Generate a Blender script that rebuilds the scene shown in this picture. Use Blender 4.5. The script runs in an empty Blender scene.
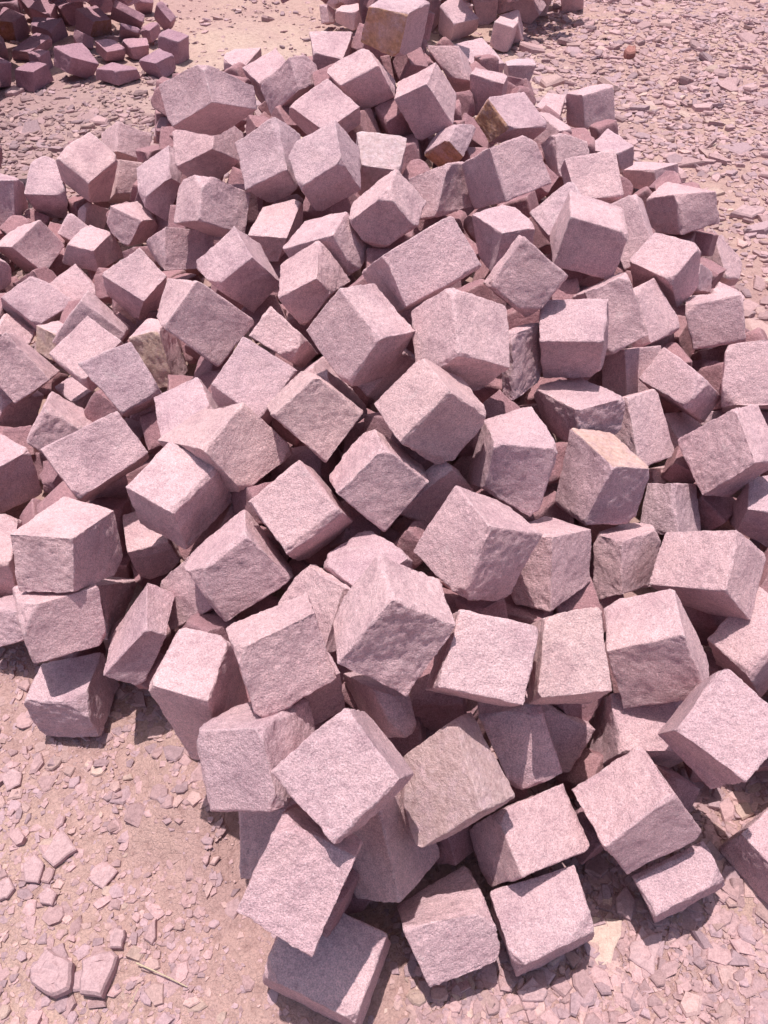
import bpy, math, random
import numpy as np
random.seed(3); RNG = np.random.default_rng(11)
scene = bpy.context.scene
COL = scene.collection

# Each stone: heap number, its eight corners in millimetres (world space), stains, label, sort key
MOUND=[0,0,0,0,0,0,0,0,0,0,0,0,0,0,0,0,0,0,0,0,0,0,0,0,0,0,0,0,0,0,0,0,0,0,0,0,0,0,0,0,0,0,0,0,0,0,0,0,0,0,0,0,0,0,0,0,0,0,0,0,0,0,0,0,0,0,0,0,0,0,0,0,0,0,0,0,0,0,0,0,0,0,0,0,0,0,0,0,0,0,0,0,0,0,0,0,0,0,0,0,0,0,0,0,0,0,0,0,0,0,0,0,0,0,0,0,0,0,0,0,0,0,0,0,0,0,0,0,0,0,0,0,0,0,0,0,0,0,0,0,0,0,0,0,0,0,0,0,0,0,0,0,0,0,0,0,0,0,0,0,0,0,0,0,0,0,0,0,0,0,0,0,0,0,0,0,0,0,0,0,0,0,0,0,0,0,0,0,0,0,0,0,0,0,0,0,0,0,0,0,0,0,0,0,0,0,0,0,0,0,0,0,0,0,0,0,0,0,0,0,0,0,0,0,0,0,0,0,0,0,0,0,0,0,0,0,0,0,0,0,0,0,0,0,0,0,0,0,0,0,0,0,0,0,0,0,0,0,0,0,0,0,0,0,0,0,0,0,0,0,0,0,0,0,0,0,0,0,0,0,0,0,0,0,0,0,0,0,0,0,0,0,0,0,0,0,0,0,0,0,0,0,0,0,0,0,0,0,0,0,0,0,0,0,0,0,0,0,0,0,0,0,0,0,0,0,0,0,0,0,0,0,0,0,0,0,0,0,0,0,0,0,0,0,0,0,0,0,0,0,0,0,0,0,0,0,0,0,0,0,0,0,0,0,0,0,0,0,0,0,0,0,0,0,0,0,0,0,0,0,0,0,0,0,0,0,0,0,0,0,0,0,0,0,0,0,0,0,0,0,0,0,0,0,0,0,0,0,0,0,0,0,0,0,0,0,0,0,31,0,0,0,0,0,0,0,0,0,0,0,0,0,0,0,0,0,0,0,0,0,0,0,0,0,0,0,0,0,0,0,0,0,0,0,0,0,0,0,0,0,0,0,0,0,0,0,0,0,0,0,0,0,0,0,0,0,0,0,0,0,0,0,48,60,0,0,0,0,0,0,0,0,0,0,0,0,0,0,0,0,0,0,0,0,0,0,0,0,0,0,0,0,0,0,0,0,0,0,0,0,0,0,0,0,0,0,0,0,0,0,0,0,0,0,0,0,0,0,0,0,0,0,0,0,0,0,0,51,58,0,0,0,0,23,0,0,0,0,0,0,0,0,0,0,0,0,0,0,0,0,0,0,0,0,0,0,0,0,0,0,0,0,0,0,0,0,0,0,0,0,0,0,0,0,0,0,0,0,0,0,0,0,0,0,0,0,0,0,0,0,0,0,37,39,65,87,86,76,76,0,0,0,0,0,0,0,0,0,0,0,0,0,0,0,0,0,0,0,0,0,0,0,0,0,0,0,0,0,0,0,0,0,0,0,0,0,0,0,0,0,0,0,0,0,0,0,0,0,0,0,0,0,0,0,0,0,0,28,39,85,130,138,108,143,123,104,62,0,0,0,0,0,0,0,0,0,0,0,0,0,0,0,0,0,0,0,0,0,0,0,0,0,0,0,0,0,0,0,0,0,0,0,0,0,0,0,0,0,0,0,0,0,0,0,0,0,0,0,0,0,0,0,27,39,45,139,171,172,178,151,132,80,37,19,0,0,0,0,0,0,0,0,0,0,0,0,0,0,0,0,0,0,0,0,0,0,0,0,0,0,0,0,0,0,0,0,0,0,0,0,0,0,0,0,0,0,0,0,0,0,0,0,0,0,0,0,0,28,41,45,157,198,198,190,151,124,37,37,28,13,0,0,0,0,0,0,0,0,0,0,0,0,0,0,0,0,0,0,0,0,0,0,0,0,0,0,0,0,0,0,0,0,0,0,0,0,0,0,0,0,0,0,0,0,0,0,0,0,0,0,0,0,32,45,143,207,230,222,212,188,151,101,37,24,9,6,9,13,0,0,0,0,0,0,0,0,0,0,0,0,0,0,0,0,0,0,0,0,0,0,0,0,0,0,0,0,0,0,0,0,0,0,0,0,0,0,0,0,0,0,0,0,0,0,31,36,35,46,143,204,233,244,225,225,225,215,146,37,9,6,6,9,25,21,0,0,0,0,0,0,0,0,0,0,0,0,0,0,0,0,0,0,0,0,0,0,0,0,0,0,0,0,0,0,0,0,0,0,0,0,0,0,0,0,0,0,0,0,31,57,59,46,137,203,233,240,252,269,290,296,269,182,88,9,0,0,0,31,32,0,0,0,0,0,0,0,0,0,0,0,0,0,0,0,0,0,0,0,0,0,0,0,0,0,0,0,0,0,0,0,0,0,0,0,0,0,0,0,0,0,0,0,0,31,68,71,71,179,226,221,221,221,258,304,321,297,220,113,0,0,0,0,32,34,0,0,0,0,0,0,0,0,0,0,0,0,0,0,0,0,0,0,0,0,0,0,0,0,0,0,0,0,0,0,0,0,0,0,0,0,0,0,0,0,0,0,0,0,0,63,121,162,216,234,221,221,221,221,301,341,316,253,120,68,0,0,0,24,26,14,0,0,0,0,0,0,0,0,0,0,0,0,0,0,0,0,0,0,0,0,0,0,0,0,0,0,0,0,0,0,0,0,0,0,0,0,0,0,0,0,0,0,0,0,0,103,171,227,240,221,221,221,302,321,367,344,321,229,132,58,0,13,22,19,0,0,0,0,0,0,0,0,0,0,0,0,0,0,0,0,0,0,0,0,0,0,0,0,0,0,0,0,0,0,0,0,0,0,0,0,0,0,0,0,0,0,0,0,0,33,58,137,220,250,244,221,272,349,309,336,407,395,281,142,94,26,24,26,26,0,0,0,0,0,0,0,0,0,0,0,0,0,0,0,0,0,0,0,0,0,0,0,0,0,0,0,0,0,0,0,0,0,0,0,0,0,0,0,0,0,0,0,0,0,40,58,58,203,257,272,272,319,297,0,0,348,398,299,142,140,99,26,26,77,61,0,0,0,0,0,0,0,0,0,0,0,0,0,0,0,0,0,0,0,0,0,0,0,0,0,0,0,0,0,0,0,0,0,0,0,0,0,0,0,0,0,0,0,0,31,54,58,214,286,307,326,354,359,306,326,420,433,359,220,195,171,128,113,115,86,0,0,0,0,0,0,0,0,0,0,0,0,0,0,0,0,0,0,0,0,0,0,0,0,0,0,0,0,0,0,0,0,0,0,0,0,0,0,0,0,0,0,0,0,4,47,58,228,302,318,344,362,368,407,426,445,448,415,332,220,198,153,119,93,77,0,0,0,0,0,0,0,0,0,0,0,0,0,0,0,0,0,0,0,0,0,0,0,0,0,0,0,0,0,0,0,0,0,0,0,0,0,0,0,0,0,0,0,2,4,46,0,228,313,337,354,368,397,421,421,421,445,441,377,269,218,163,93,93,77,26,0,0,0,0,0,0,0,0,0,0,0,0,0,0,0,0,0,0,0,0,0,0,0,0,0,0,0,0,0,0,0,0,0,0,0,0,0,0,0,0,0,0,4,61,100,145,264,322,347,355,392,414,419,420,421,432,441,374,218,204,153,93,90,68,0,0,0,0,0,0,0,0,0,0,0,0,0,0,0,0,0,0,0,0,0,0,0,0,0,0,0,0,0,0,0,0,0,0,0,0,0,0,0,0,0,0,0,57,105,112,163,271,310,352,355,400,414,414,402,379,343,388,356,204,189,105,100,93,68,0,0,0,0,0,0,0,0,0,0,0,0,0,0,0,0,0,0,0,0,0,0,0,0,0,0,0,0,0,0,0,0,0,0,0,0,0,4,0,0,0,0,0,64,121,149,163,286,310,376,394,412,414,381,284,202,0,208,246,0,149,111,105,105,82,0,0,0,0,0,0,0,0,0,0,0,0,0,0,0,0,0,0,0,0,0,0,0,0,0,0,0,0,0,0,0,0,0,0,0,0,0,6,4,0,0,0,0,0,83,156,163,336,405,425,414,414,381,310,0,0,0,0,164,140,133,0,73,120,100,0,0,0,0,0,0,0,0,0,0,0,0,0,0,0,0,0,0,0,0,0,0,0,0,0,0,0,0,0,0,0,0,0,0,0,0,0,0,0,0,0,0,0,0,0,169,206,362,450,462,444,395,310,332,227,90,0,0,0,0,0,7,0,76,69,0,0,0,0,0,0,0,0,0,0,0,0,0,0,0,0,0,0,0,0,0,0,0,0,0,0,0,0,0,0,0,0,0,0,0,0,0,0,0,0,0,0,10,35,102,163,0,281,424,466,447,344,0,271,252,0,100,0,12,0,12,0,0,0,0,0,0,0,0,0,0,0,0,0,0,0,0,0,0,0,0,0,0,0,0,0,0,0,0,0,0,0,0,0,0,0,0,0,0,0,0,0,0,0,0,0,0,0,35,109,199,196,281,408,456,468,425,325,358,336,275,273,180,0,0,0,0,0,0,0,0,0,0,0,0,0,0,0,0,0,0,0,0,0,0,0,0,0,0,0,0,0,0,0,0,0,0,0,0,0,0,0,0,0,0,0,0,0,0,0,0,0,18,35,103,154,179,236,378,440,457,464,424,407,366,339,357,309,208,115,61,0,0,0,0,0,0,0,0,0,0,0,0,0,0,0,0,0,0,0,0,0,0,0,0,0,0,0,0,0,0,0,0,0,0,0,0,0,0,0,0,1,0,0,0,0,20,31,35,52,0,0,0,327,423,440,468,445,445,411,296,338,323,216,0,0,8,0,0,0,0,0,0,0,0,0,0,0,0,0,0,0,0,0,0,0,0,0,0,0,0,0,0,0,0,0,0,0,0,0,0,0,0,0,0,0,0,0,0,0,0,20,23,0,23,0,0,197,368,437,440,501,510,542,401,0,256,271,202,120,47,0,0,0,0,0,0,0,0,0,0,0,0,0,0,0,0,0,0,0,0,0,0,0,0,0,0,0,0,0,0,0,0,0,0,0,0,0,0,0,0,0,0,0,0,0,0,0,0,0,0,0,246,371,428,476,538,577,551,396,272,304,202,194,145,0,0,0,0,0,0,0,0,0,0,0,0,0,0,0,0,0,0,0,0,0,0,0,0,0,0,0,0,0,0,0,0,0,0,0,0,0,0,0,0,0,0,0,0,0,0,0,0,0,0,0,0,240,356,364,356,396,402,318,0,183,281,282,202,173,96,108,87,0,0,0,0,0,0,0,0,0,0,0,0,0,0,0,0,0,0,0,0,0,0,0,0,0,0,0,0,0,0,0,0,0,0,0,0,0,0,0,0,0,0,0,0,0,0,0,0,0,178,267,193,0,0,0,0,14,0,185,246,192,141,0,121,123,0,0,0,0,0,0,0,0,0,0,0,0,0,0,0,0,0,0,0,0,0,0,0,0,0,0,0,0,0,0,0,0,0,0,0,0,0,0,0,0,0,0,0,0,0,0,0,0,0,0,104,0,0,0,0,0,0,0,0,100,0,73,64,113,155,95,0,0,0,0,0,0,0,0,0,0,0,0,0,0,0,0,0,0,0,0,0,0,0,0,0,0,0,0,0,0,0,0,0,0,0,0,0,0,0,0,0,0,0,0,0,0,0,0,0,0,0,0,0,0,0,0,0,0,0,6,0,0,0,128,114,0,0,0,0,0,0,0,0,0,0,0,0,0,0,0,0,0,0,0,0,0,0,0,0,0,0,0,0,0,0,0,0,0,0,0,0,0,0,0,0,0,0,0,0,0,0,0,0,0,0,0,0,0,0,0,0,0,0,0,0,0,0,0,82,82,0,0,0,0,0,0,0,0,0,0,0,0,0,0,0,0,0,0,0,0,0,0,0,0,0,0,0,0,0,0,0,0,0,0,0,0,0,0,0,0,0,0,0,0,0,0,0,0,0,0,0,0,0,0,0,0,0,0,0,0,6,0,0,0,0,0,0,0,0,0,0,0,0,0,0,0,0,0,0,0,0,0,0,0,0,0,0,0,0,0,0,0,0,0,0,0,0,0,0,0,0,0,0,0,0,0,0,0,0,0,0,0,0,0,0,0,0,0,0,0,0,0,0,0,12,0,0,0,0,0,0,0,0,0,0,0,0,0,0,0,0,0,0,0,0,0,0,0,0,0,0,0,0,0,0,0,0,0,0,0,0,0,0,0,0,0,0,0,0,0,0,0,0,0,0,0,0,0,0,0,0,0,0,0,0,0,0,0,0,0,0,0,0,0,0,0,0,0,0,0,0,0,0,0,0,0,0,0,0,0,0,0,0,0,0,0,0,0,0,0,0,0,0,0,0,0,0,0,0,0,0,0,0,0,0,0,0,0,0,0,0,0,0,0,0,0,0,0,0,0,0,0,0,0,0,0,0,0,0,0,0,0,0,0,0,0,0,0,0,0,0,0,0,0,0,0,0,0,0,0,0,0,0,0,0,0,0,0,0,0,0,0,0,0,0,0,0,0,0,0,0,0,0,0,0,0,0,0,0,0,0,0,0,0,0,0,0,0,0,0,0,0,0,0,0,0,0,0,0,0,0,0,0,0,0,0,0,0,0,0,0,0,0,0,0,0,0,0,0,0,0,0,0,0,0,0,0,0,0,0,0,0,0,0,0,0,0,0,0,0,0,0,0,0,0,0,0,0,0,0,0,0,0,0,0,0,0,0,0,0,0,0,0,0,0,0,0,0,0,0,0,0,0,0,0,0,0,0,0,0,0,0,0,0,0,0,0,0,0,0,0,0,0,0,0,0,0,0,0,0,0,0,0,0,0,0,0,0,0,0,0,0,0,0,0,0,0,0,0,0,0,0,0,0,0,0,0,0,0,0,0,0,0,0,0,0,0,0,0,0,0,0,0,0,0,0,0,0,0,0,0,0,0,0,0,0,0,0,0,0,0,0,0,0,0,0,0,0,0,0,0,0,0,0,0,0,0,0,0,0,0,0,0,0,0,0,0,0,0,0,0,0,0,0,0,0,0,0,0,0,0,0,0,0,0,0,0,0,0,0,0,0,0,0,0,0,0,0,0,0,0,0,0,0,0,0,0,0,0,0,0,0,0,0,0,0,0,0,0,0,0,0,0,0,0,0,0,0,0,0,0,0,0,0,0,0,0,0,0,0,0,0,0,0,0,0,0,0,0,0,0,0,0,0,0,0,0,0,0,0,0,0,0,0,0,0,0,0,0,0,0,0,0,0,0,0,0,0,0,0,0,0,0,0,0,0,0,0,0,0,0,0,0,0,0,0,0,0,0,0,0,0,0,0,0,0,0,0,0,0,0,0,0,0,0,0,0,0,0,0,0,0,0,0,0,0,0,0,0,0,0,0,0,0,0,0,0,0,0,0,0,0,0,0,0,0,0,0,0,0,0,0,0,0,0,0,0,0,0,0,0,0,0,0,0,0,0,0,0,0,0,0,0,0,0,0,0,0,0,0,0,0,0,0,0,0]
STONES=[
(0,[-52,282,145,-47,288,0,8,424,154,16,441,20,-225,356,150,-238,369,12,-171,500,161,-170,514,24],'',"lowest mauve block lying flat at the pile foot, half under a neighbour's shadow",'s1'),
(0,[-170,502,510,-44,451,483,-171,582,392,-36,524,358,-238,383,434,-114,324,400,-238,458,312,-109,402,280],'','three-faced mauve block just above the lowest flat-lying block','s2'),
(0,[-290,626,239,-287,760,144,-294,535,111,-291,666,13,-107,625,241,-104,757,143,-110,522,102,-108,656,7],'','half-hidden shaded block just below and left of the pale jutting front block','s3'),
(0,[-11,597,350,30,461,205,70,720,270,117,575,116,-108,629,295,-70,488,145,-29,747,210,14,606,60],'','half-hidden sunlit block just below and right of the pale jutting front block','s3b'),
(0,[25,523,607,-76,446,546,58,598,468,-51,517,403,-63,632,644,-188,550,577,-34,702,500,-151,623,436],'','pale square-topped block jutting from the pile front, one corner pointing down','s4'),
(0,[-210,635,563,-177,531,460,-141,746,471,-110,642,368,-343,663,497,-317,557,392,-277,774,405,-248,669,301],'','sunlit mauve block just to the left of the pale jutting front block','s5'),
(0,[-258,746,627,-223,667,505,-122,813,648,-86,745,538,-303,854,546,-257,780,430,-150,918,566,-112,847,453],'','three-faced mauve block just to the left of the large two-toned front block','s6'),
(0,[15,791,716,130,790,639,-11,933,668,108,931,589,-83,740,595,42,726,506,-102,884,549,17,874,463],'','large pale-and-grey two-toned block rising above the front of the pile','s7'),
(0,[35,425,186,85,342,101,204,455,185,230,391,116,26,499,70,61,431,-2,171,568,104,209,486,19],'','block with a jagged split front face standing on gravel at the pile foot','s8'),
(0,[243,366,143,266,381,-6,395,422,177,424,444,34,206,497,160,225,510,9,376,541,183,388,562,39],'',"block with a smooth flat pale top at the pile's front edge, on gravel",'s9'),
(0,[261,496,242,406,562,209,216,608,275,368,680,246,208,524,89,361,590,55,176,633,118,321,703,88],'','three-faced mauve block just above the smooth flat-topped foot block','s10'),
(0,[537,602,374,622,571,247,507,732,326,585,707,204,409,535,293,475,520,181,375,669,248,448,648,131],'','tilted block with shaded front resting on a thinner slanting block, lower right','s11'),
(0,[525,459,130,569,486,-4,661,510,189,712,541,59,498,534,134,540,566,5,639,584,193,680,617,65],'','three-faced mauve block just below and right of the tilted lower-right block','s12'),
(0,[810,519,130,920,594,129,748,622,124,861,701,126,818,506,-12,927,589,-5,739,635,6,857,703,-1],'','block on the gravel at the lower right, cut off by the picture edge','s13'),
(0,[638,592,449,744,676,481,531,679,469,635,786,522,638,638,300,748,733,342,547,740,334,647,836,377],'','block with a bright sloping top and brown lower edge at the right picture edge','s14'),
(0,[494,873,266,500,749,235,693,886,257,696,761,225,496,933,106,468,787,55,682,937,87,678,803,48],'','half-hidden dull mauve block just to the left of the bright sloping right block','s15'),
(0,[96,717,556,248,695,531,139,840,619,288,820,595,80,786,427,244,763,399,120,912,492,274,889,464],'','tilted four-sided block with rippled face in the lower middle of the pile','s16'),
(0,[282,726,502,420,736,509,307,867,562,413,882,574,292,792,362,414,792,360,294,934,423,413,938,425],'','three-faced mauve block just to the right of the rippled-face middle block','s17'),
(0,[590,869,496,666,814,352,613,1008,464,716,934,303,458,884,413,513,830,271,484,1030,388,562,962,232],'','pale-topped block with a dark cracked front face above the lower-right stones','s18'),
(0,[730,1015,445,823,1014,332,777,1138,504,887,1149,403,610,1110,342,738,1116,235,667,1227,396,781,1239,295],'','long flat-topped block at the right with pointed right end and dark underside','s19'),
(0,[802,897,281,879,926,142,912,993,370,996,1019,228,742,1008,271,814,1033,128,857,1100,356,933,1126,214],'','half-hidden sunlit block just below and right of the long flat-topped right block','s20'),
(0,[332,830,285,326,863,264,278,759,198,269,791,175,464,810,215,457,843,193,401,736,124,395,769,103],'','half-hidden shaded block just below and right of the rippled-face middle block','s21'),
(0,[190,772,349,199,843,292,269,664,212,270,740,160,312,780,377,315,857,326,362,692,260,372,764,204],'','half-hidden shaded block just above and right of the brownish ridged block','s22'),
(0,[172,550,420,245,601,364,128,706,460,170,753,401,63,530,283,132,578,224,8,678,316,66,726,258],'bn','brownish ridged block in the lower pile, split between warm and pink faces','s23'),
(0,[-21,778,445,68,770,400,-97,886,336,-11,906,316,28,710,358,68,740,348,-37,807,239,16,847,238],'','half-hidden sunlit block just above and right of the pale jutting front block','s24'),
(0,[-85,804,460,-130,886,466,-167,760,449,-211,842,455,-82,818,293,-122,901,300,-147,781,289,-195,861,293],'','half-hidden shaded block just above the pale jutting front block','s25'),
(0,[-695,900,166,-682,880,31,-687,1052,157,-674,1036,25,-843,916,161,-831,891,21,-846,1037,122,-827,1031,0],'','bottom block of the three-high stack at the lower left, standing on earth','s26'),
(0,[-797,997,400,-781,936,277,-644,1077,379,-639,1010,250,-864,1109,336,-851,1047,211,-718,1189,314,-706,1124,187],'','middle block of the three-high stack at the lower left','s27'),
(0,[-665,1097,521,-685,1045,399,-632,1252,444,-623,1180,303,-819,1127,500,-824,1066,371,-767,1301,442,-774,1226,298],'','top block of the three-high stack at the left, three faces showing','s28'),
(0,[-513,963,375,-480,975,336,-551,1118,347,-492,1119,297,-632,922,253,-550,922,203,-649,1070,219,-582,1070,169],'','three-faced mauve block just to the right of the middle block of the left stack','s29'),
(0,[-323,723,495,-334,716,257,-299,867,492,-293,857,251,-449,759,500,-400,732,242,-413,894,488,-391,877,241],'','three-faced mauve block just to the right of the bottom block of the left stack','s30'),
(0,[-552,1152,283,-505,1218,237,-511,1064,224,-455,1127,175,-453,1147,400,-398,1212,352,-381,1053,335,-333,1118,287],'','half-hidden shaded block just below the clean-topped cube near the left stack','s31'),
(0,[-633,1235,309,-624,1243,176,-534,1263,318,-519,1282,196,-672,1358,312,-663,1372,185,-578,1395,330,-561,1408,201],'','half-hidden sunlit block just below and left of the clean-topped cube near the left stack','s32'),
(0,[-464,1164,526,-460,1179,383,-382,1292,541,-363,1318,409,-586,1245,529,-587,1258,385,-505,1379,550,-496,1395,410],'','cube with a clean pale top and dark right side, right above the left stack','s33'),
(0,[-402,1282,610,-327,1266,487,-322,1407,641,-206,1381,510,-556,1433,502,-470,1399,363,-466,1535,512,-374,1514,385],'','broad block with a bright left strip and grainy grey front, left of centre','s34'),
(0,[-248,1333,663,-133,1297,550,-150,1393,726,-46,1381,636,-284,1459,591,-176,1428,483,-191,1520,656,-85,1500,557],'','grainy block with a narrow bright strip along its upper left edge, near centre','s35'),
(0,[-91,1127,573,-63,1198,455,-185,1234,624,-161,1316,515,-208,1063,509,-191,1133,390,-295,1169,559,-278,1245,446],'','three-faced mauve block just below and left of the corner-standing square-fronted block','s36'),
(0,[1,1215,678,98,1200,586,-30,1345,641,95,1310,530,-101,1164,590,2,1140,490,-131,1272,532,-17,1253,436],'','block tilted onto one corner with a dark square front, just below centre','s37'),
(0,[-294,1090,540,-197,1056,431,-314,1211,501,-215,1144,361,-415,1026,473,-349,989,361,-458,1125,414,-365,1082,297],'','three-faced mauve block just below and right of the clean-topped cube near the left stack','s38'),
(0,[-172,1075,463,-148,1091,439,-242,1013,390,-211,1020,359,-82,962,526,-51,970,496,-123,870,427,-99,884,402],'','half-hidden dull mauve block just to the left of the brown-speckled big block','s39'),
(0,[-49,972,498,-21,956,360,57,1061,507,83,1045,370,-140,1083,465,-114,1067,328,-44,1174,476,-15,1158,338],'','half-hidden sunlit block just above and left of the large two-toned front block','s40'),
(0,[154,1251,581,129,1285,584,29,1195,488,12,1229,492,218,1314,448,202,1348,452,128,1258,355,103,1292,359],'','half-hidden shaded block just to the right of the corner-standing square-fronted block','s41'),
(0,[203,1000,668,322,1049,589,146,1138,644,267,1172,551,153,929,528,258,980,451,59,1071,508,188,1111,421],'','big block with brown-speckled left face and shaded lower right face, near centre','s42'),
(0,[359,1094,528,363,999,388,473,1187,449,483,1123,337,269,1153,473,280,1063,338,385,1266,412,394,1180,281],'','three-faced mauve block just to the right of the brown-speckled big block','s43'),
(0,[240,1257,649,390,1268,622,233,1398,595,347,1447,603,226,1238,526,350,1204,456,197,1351,445,328,1372,428],'','upright block with a flat pale top and rough pitted front, right of centre','s44'),
(0,[135,1265,785,234,1306,684,80,1396,777,179,1444,682,34,1227,680,132,1254,566,-26,1360,674,76,1396,568],'','block with a smooth rosy left face and brown shaded front, at pile centre','s46'),
(0,[-10,1448,785,77,1551,736,-101,1561,844,-23,1665,795,-88,1443,648,15,1553,605,-188,1574,723,-94,1672,669],'','wedge-like tilted block with a long dark underside, at the middle of the pile','s47'),
(0,[162,1403,777,289,1460,698,152,1555,857,293,1604,771,78,1450,663,225,1508,585,56,1608,750,205,1658,665],'','large block with a pale ridge between two bright faces over a dark base','s48'),
(0,[0,1670,864,52,1605,766,162,1788,904,242,1722,806,-60,1780,756,7,1715,658,115,1898,796,188,1832,698],'','three-faced mauve block just below and right of the dark-fronted pointed cube','s49'),
(0,[7,2111,807,96,2105,709,36,2249,818,126,2242,720,-105,2145,704,-29,2137,604,-95,2272,706,-3,2269,610],'','cube with a dark flat front under a bright pointed top, upper middle','s50'),
(0,[-125,2347,795,-70,2406,679,-150,2490,860,-77,2555,750,-260,2352,711,-213,2415,598,-310,2493,775,-238,2559,666],'','chunky cube with brown shaded front and chipped pale top, upper middle','s51'),
(0,[-73,2553,695,-96,2621,562,53,2557,676,41,2624,544,-91,2682,759,-103,2750,627,82,2686,741,58,2754,609],'pl','small very pale chipped block wedged between larger cubes, upper middle','s52'),
(0,[-307,2475,716,-275,2531,603,-350,2616,824,-274,2704,741,-452,2494,640,-395,2580,555,-487,2625,739,-423,2719,661],'','three-faced mauve block just to the left of the chipped chunky cube','s53'),
(0,[-615,2857,623,-541,2950,541,-612,2997,705,-528,3064,599,-778,2916,533,-686,2965,411,-799,3052,611,-701,3111,498],'','large block with a broad pale top and arched dark base, upper left of pile','s54'),
(0,[-590,2374,595,-463,2459,503,-571,2473,706,-443,2548,604,-703,2473,536,-575,2552,440,-677,2566,641,-553,2645,544],'','three-faced mauve block just below the arched dark-based block','s55'),
(0,[-372,2030,658,-310,2103,534,-435,2149,692,-376,2239,584,-487,2004,578,-395,2070,448,-565,2103,593,-481,2190,483],'','three-faced mauve block just above and right of the wide flat-faced left block','s56'),
(0,[-182,1908,665,-151,1938,598,-184,2078,692,-94,2052,571,-300,1931,589,-232,1925,488,-302,2091,607,-220,2080,500],'','three-faced mauve block just above and left of the dark-bellied tilted block','s57'),
(0,[-145,2073,703,-84,2071,581,-108,2198,716,-30,2192,588,-309,2137,623,-233,2133,498,-233,2279,650,-174,2265,515],'','half-hidden sunlit block just below and left of the dark-fronted pointed cube','s58'),
(0,[-301,2269,591,-340,2293,497,-261,2459,633,-272,2462,519,-429,2298,586,-414,2315,485,-397,2458,600,-383,2481,505],'','half-hidden sunlit block just below and left of the chipped chunky cube','s59'),
(0,[-259,1748,509,-237,1855,402,-212,1787,554,-192,1882,436,-371,1813,547,-348,1920,440,-314,1867,607,-295,1964,490],'','half-hidden dull mauve block just above the bright-stripped central block','s60'),
(0,[-420,1521,605,-452,1596,475,-303,1462,541,-327,1541,415,-349,1642,661,-373,1719,532,-214,1587,601,-243,1665,473],'','three-faced mauve block just to the left of the bright-stripped central block','s61'),
(0,[-592,1786,588,-468,1804,443,-501,1880,677,-359,1899,534,-650,1923,533,-538,1939,387,-617,2004,610,-463,2028,472],'','wide flat-faced block with a thin dark lower edge, left part of the pile','s62'),
(0,[-788,2250,380,-851,2319,254,-729,2368,403,-802,2399,242,-928,2309,446,-953,2381,324,-818,2432,474,-890,2481,330],'','small neat cube with bright diamond top and dark sides, left part of pile','s63'),
(0,[-708,1634,418,-743,1740,309,-606,1694,444,-643,1798,333,-824,1714,524,-840,1822,417,-685,1777,553,-726,1886,448],'','three-faced mauve block just below and left of the yellow-stained left block','s64'),
(0,[-1034,1990,359,-1029,2024,293,-914,1900,318,-911,1935,252,-922,2103,423,-920,2138,357,-807,2017,386,-803,2051,319],'','slanting mauve block just to the left of the yellow-stained left block','s65'),
(0,[-973,2199,417,-847,2176,305,-995,2342,369,-869,2301,241,-1081,2131,302,-955,2107,190,-1106,2271,252,-979,2242,134],'','half-hidden sunlit block just below and left of the neat diamond-topped cube','s66'),
(0,[-1281,2661,200,-1276,2710,121,-1198,2545,133,-1187,2597,57,-1179,2722,250,-1167,2774,174,-1072,2618,195,-1066,2667,116],'','half-hidden dull mauve block just to the left of the neat diamond-topped cube','s67'),
(0,[-1235,2380,198,-1275,2446,95,-1125,2494,224,-1187,2563,123,-1354,2429,286,-1404,2501,188,-1257,2546,314,-1310,2619,218],'','half-hidden dull mauve block just above the dark leaning left-edge block','s68'),
(0,[-1450,2822,265,-1362,2837,140,-1359,2948,316,-1297,2967,195,-1578,2925,214,-1492,2941,89,-1496,3030,245,-1426,3056,131],'','three-faced mauve block just below and left of the diamond cube of the left fringe','s69'),
(0,[-1430,2742,237,-1564,2817,257,-1485,2647,327,-1620,2706,332,-1458,2736,151,-1593,2792,154,-1516,2578,182,-1651,2650,200],'','half-hidden shaded block just above and left of the yellow-stained left block','s70'),
(0,[-1151,2860,227,-1159,2876,126,-1110,3007,231,-1085,3014,121,-1263,2901,235,-1323,2921,137,-1231,3055,245,-1245,3064,138],'','half-hidden sunlit block just above and left of the neat diamond-topped cube','s71'),
(0,[-1018,1992,168,-983,2018,70,-961,2036,179,-954,2052,72,-1103,2084,158,-1076,2105,54,-1035,2138,179,-1020,2154,70],'','half-hidden sunlit block just above the wide coarse slanting block','s72'),
(0,[-694,2042,410,-688,2158,362,-793,2043,380,-766,2189,360,-666,1987,233,-650,2119,200,-769,2000,215,-744,2139,188],'yc','yellow-stained block glimpsed between mauve stones, left part of the pile','s73'),
(0,[-616,1643,468,-589,1655,381,-570,1488,453,-540,1504,370,-494,1678,511,-464,1694,427,-436,1538,510,-409,1550,423],'','half-hidden sunlit block just above and left of the grainy grey broad block','s74'),
(0,[-1335,2282,249,-1396,2268,187,-1258,2280,168,-1314,2266,105,-1355,2424,228,-1413,2412,167,-1263,2424,149,-1322,2410,85],'','half-hidden dull mauve block just above and left of the wide coarse slanting block','s75'),
(0,[-1212,2330,237,-1157,2397,212,-1238,2308,139,-1178,2370,109,-1112,2243,255,-1053,2307,228,-1122,2215,151,-1066,2277,122],'yc','half-hidden shaded block just above and right of the dark leaning left-edge block','s75b'),
(0,[-1046,1969,275,-1069,2102,210,-1159,2027,409,-1194,2145,329,-1157,1916,222,-1179,2040,147,-1252,1969,351,-1287,2090,273],'','dark-faced leaning block at the left picture edge with a bright rim','s76'),
(0,[-1214,1959,191,-1278,2027,210,-1272,1936,97,-1342,1992,105,-1138,2072,134,-1205,2130,142,-1212,2002,-5,-1276,2071,14],'','half-hidden shaded block just below the dark leaning left-edge block','s77'),
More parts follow.
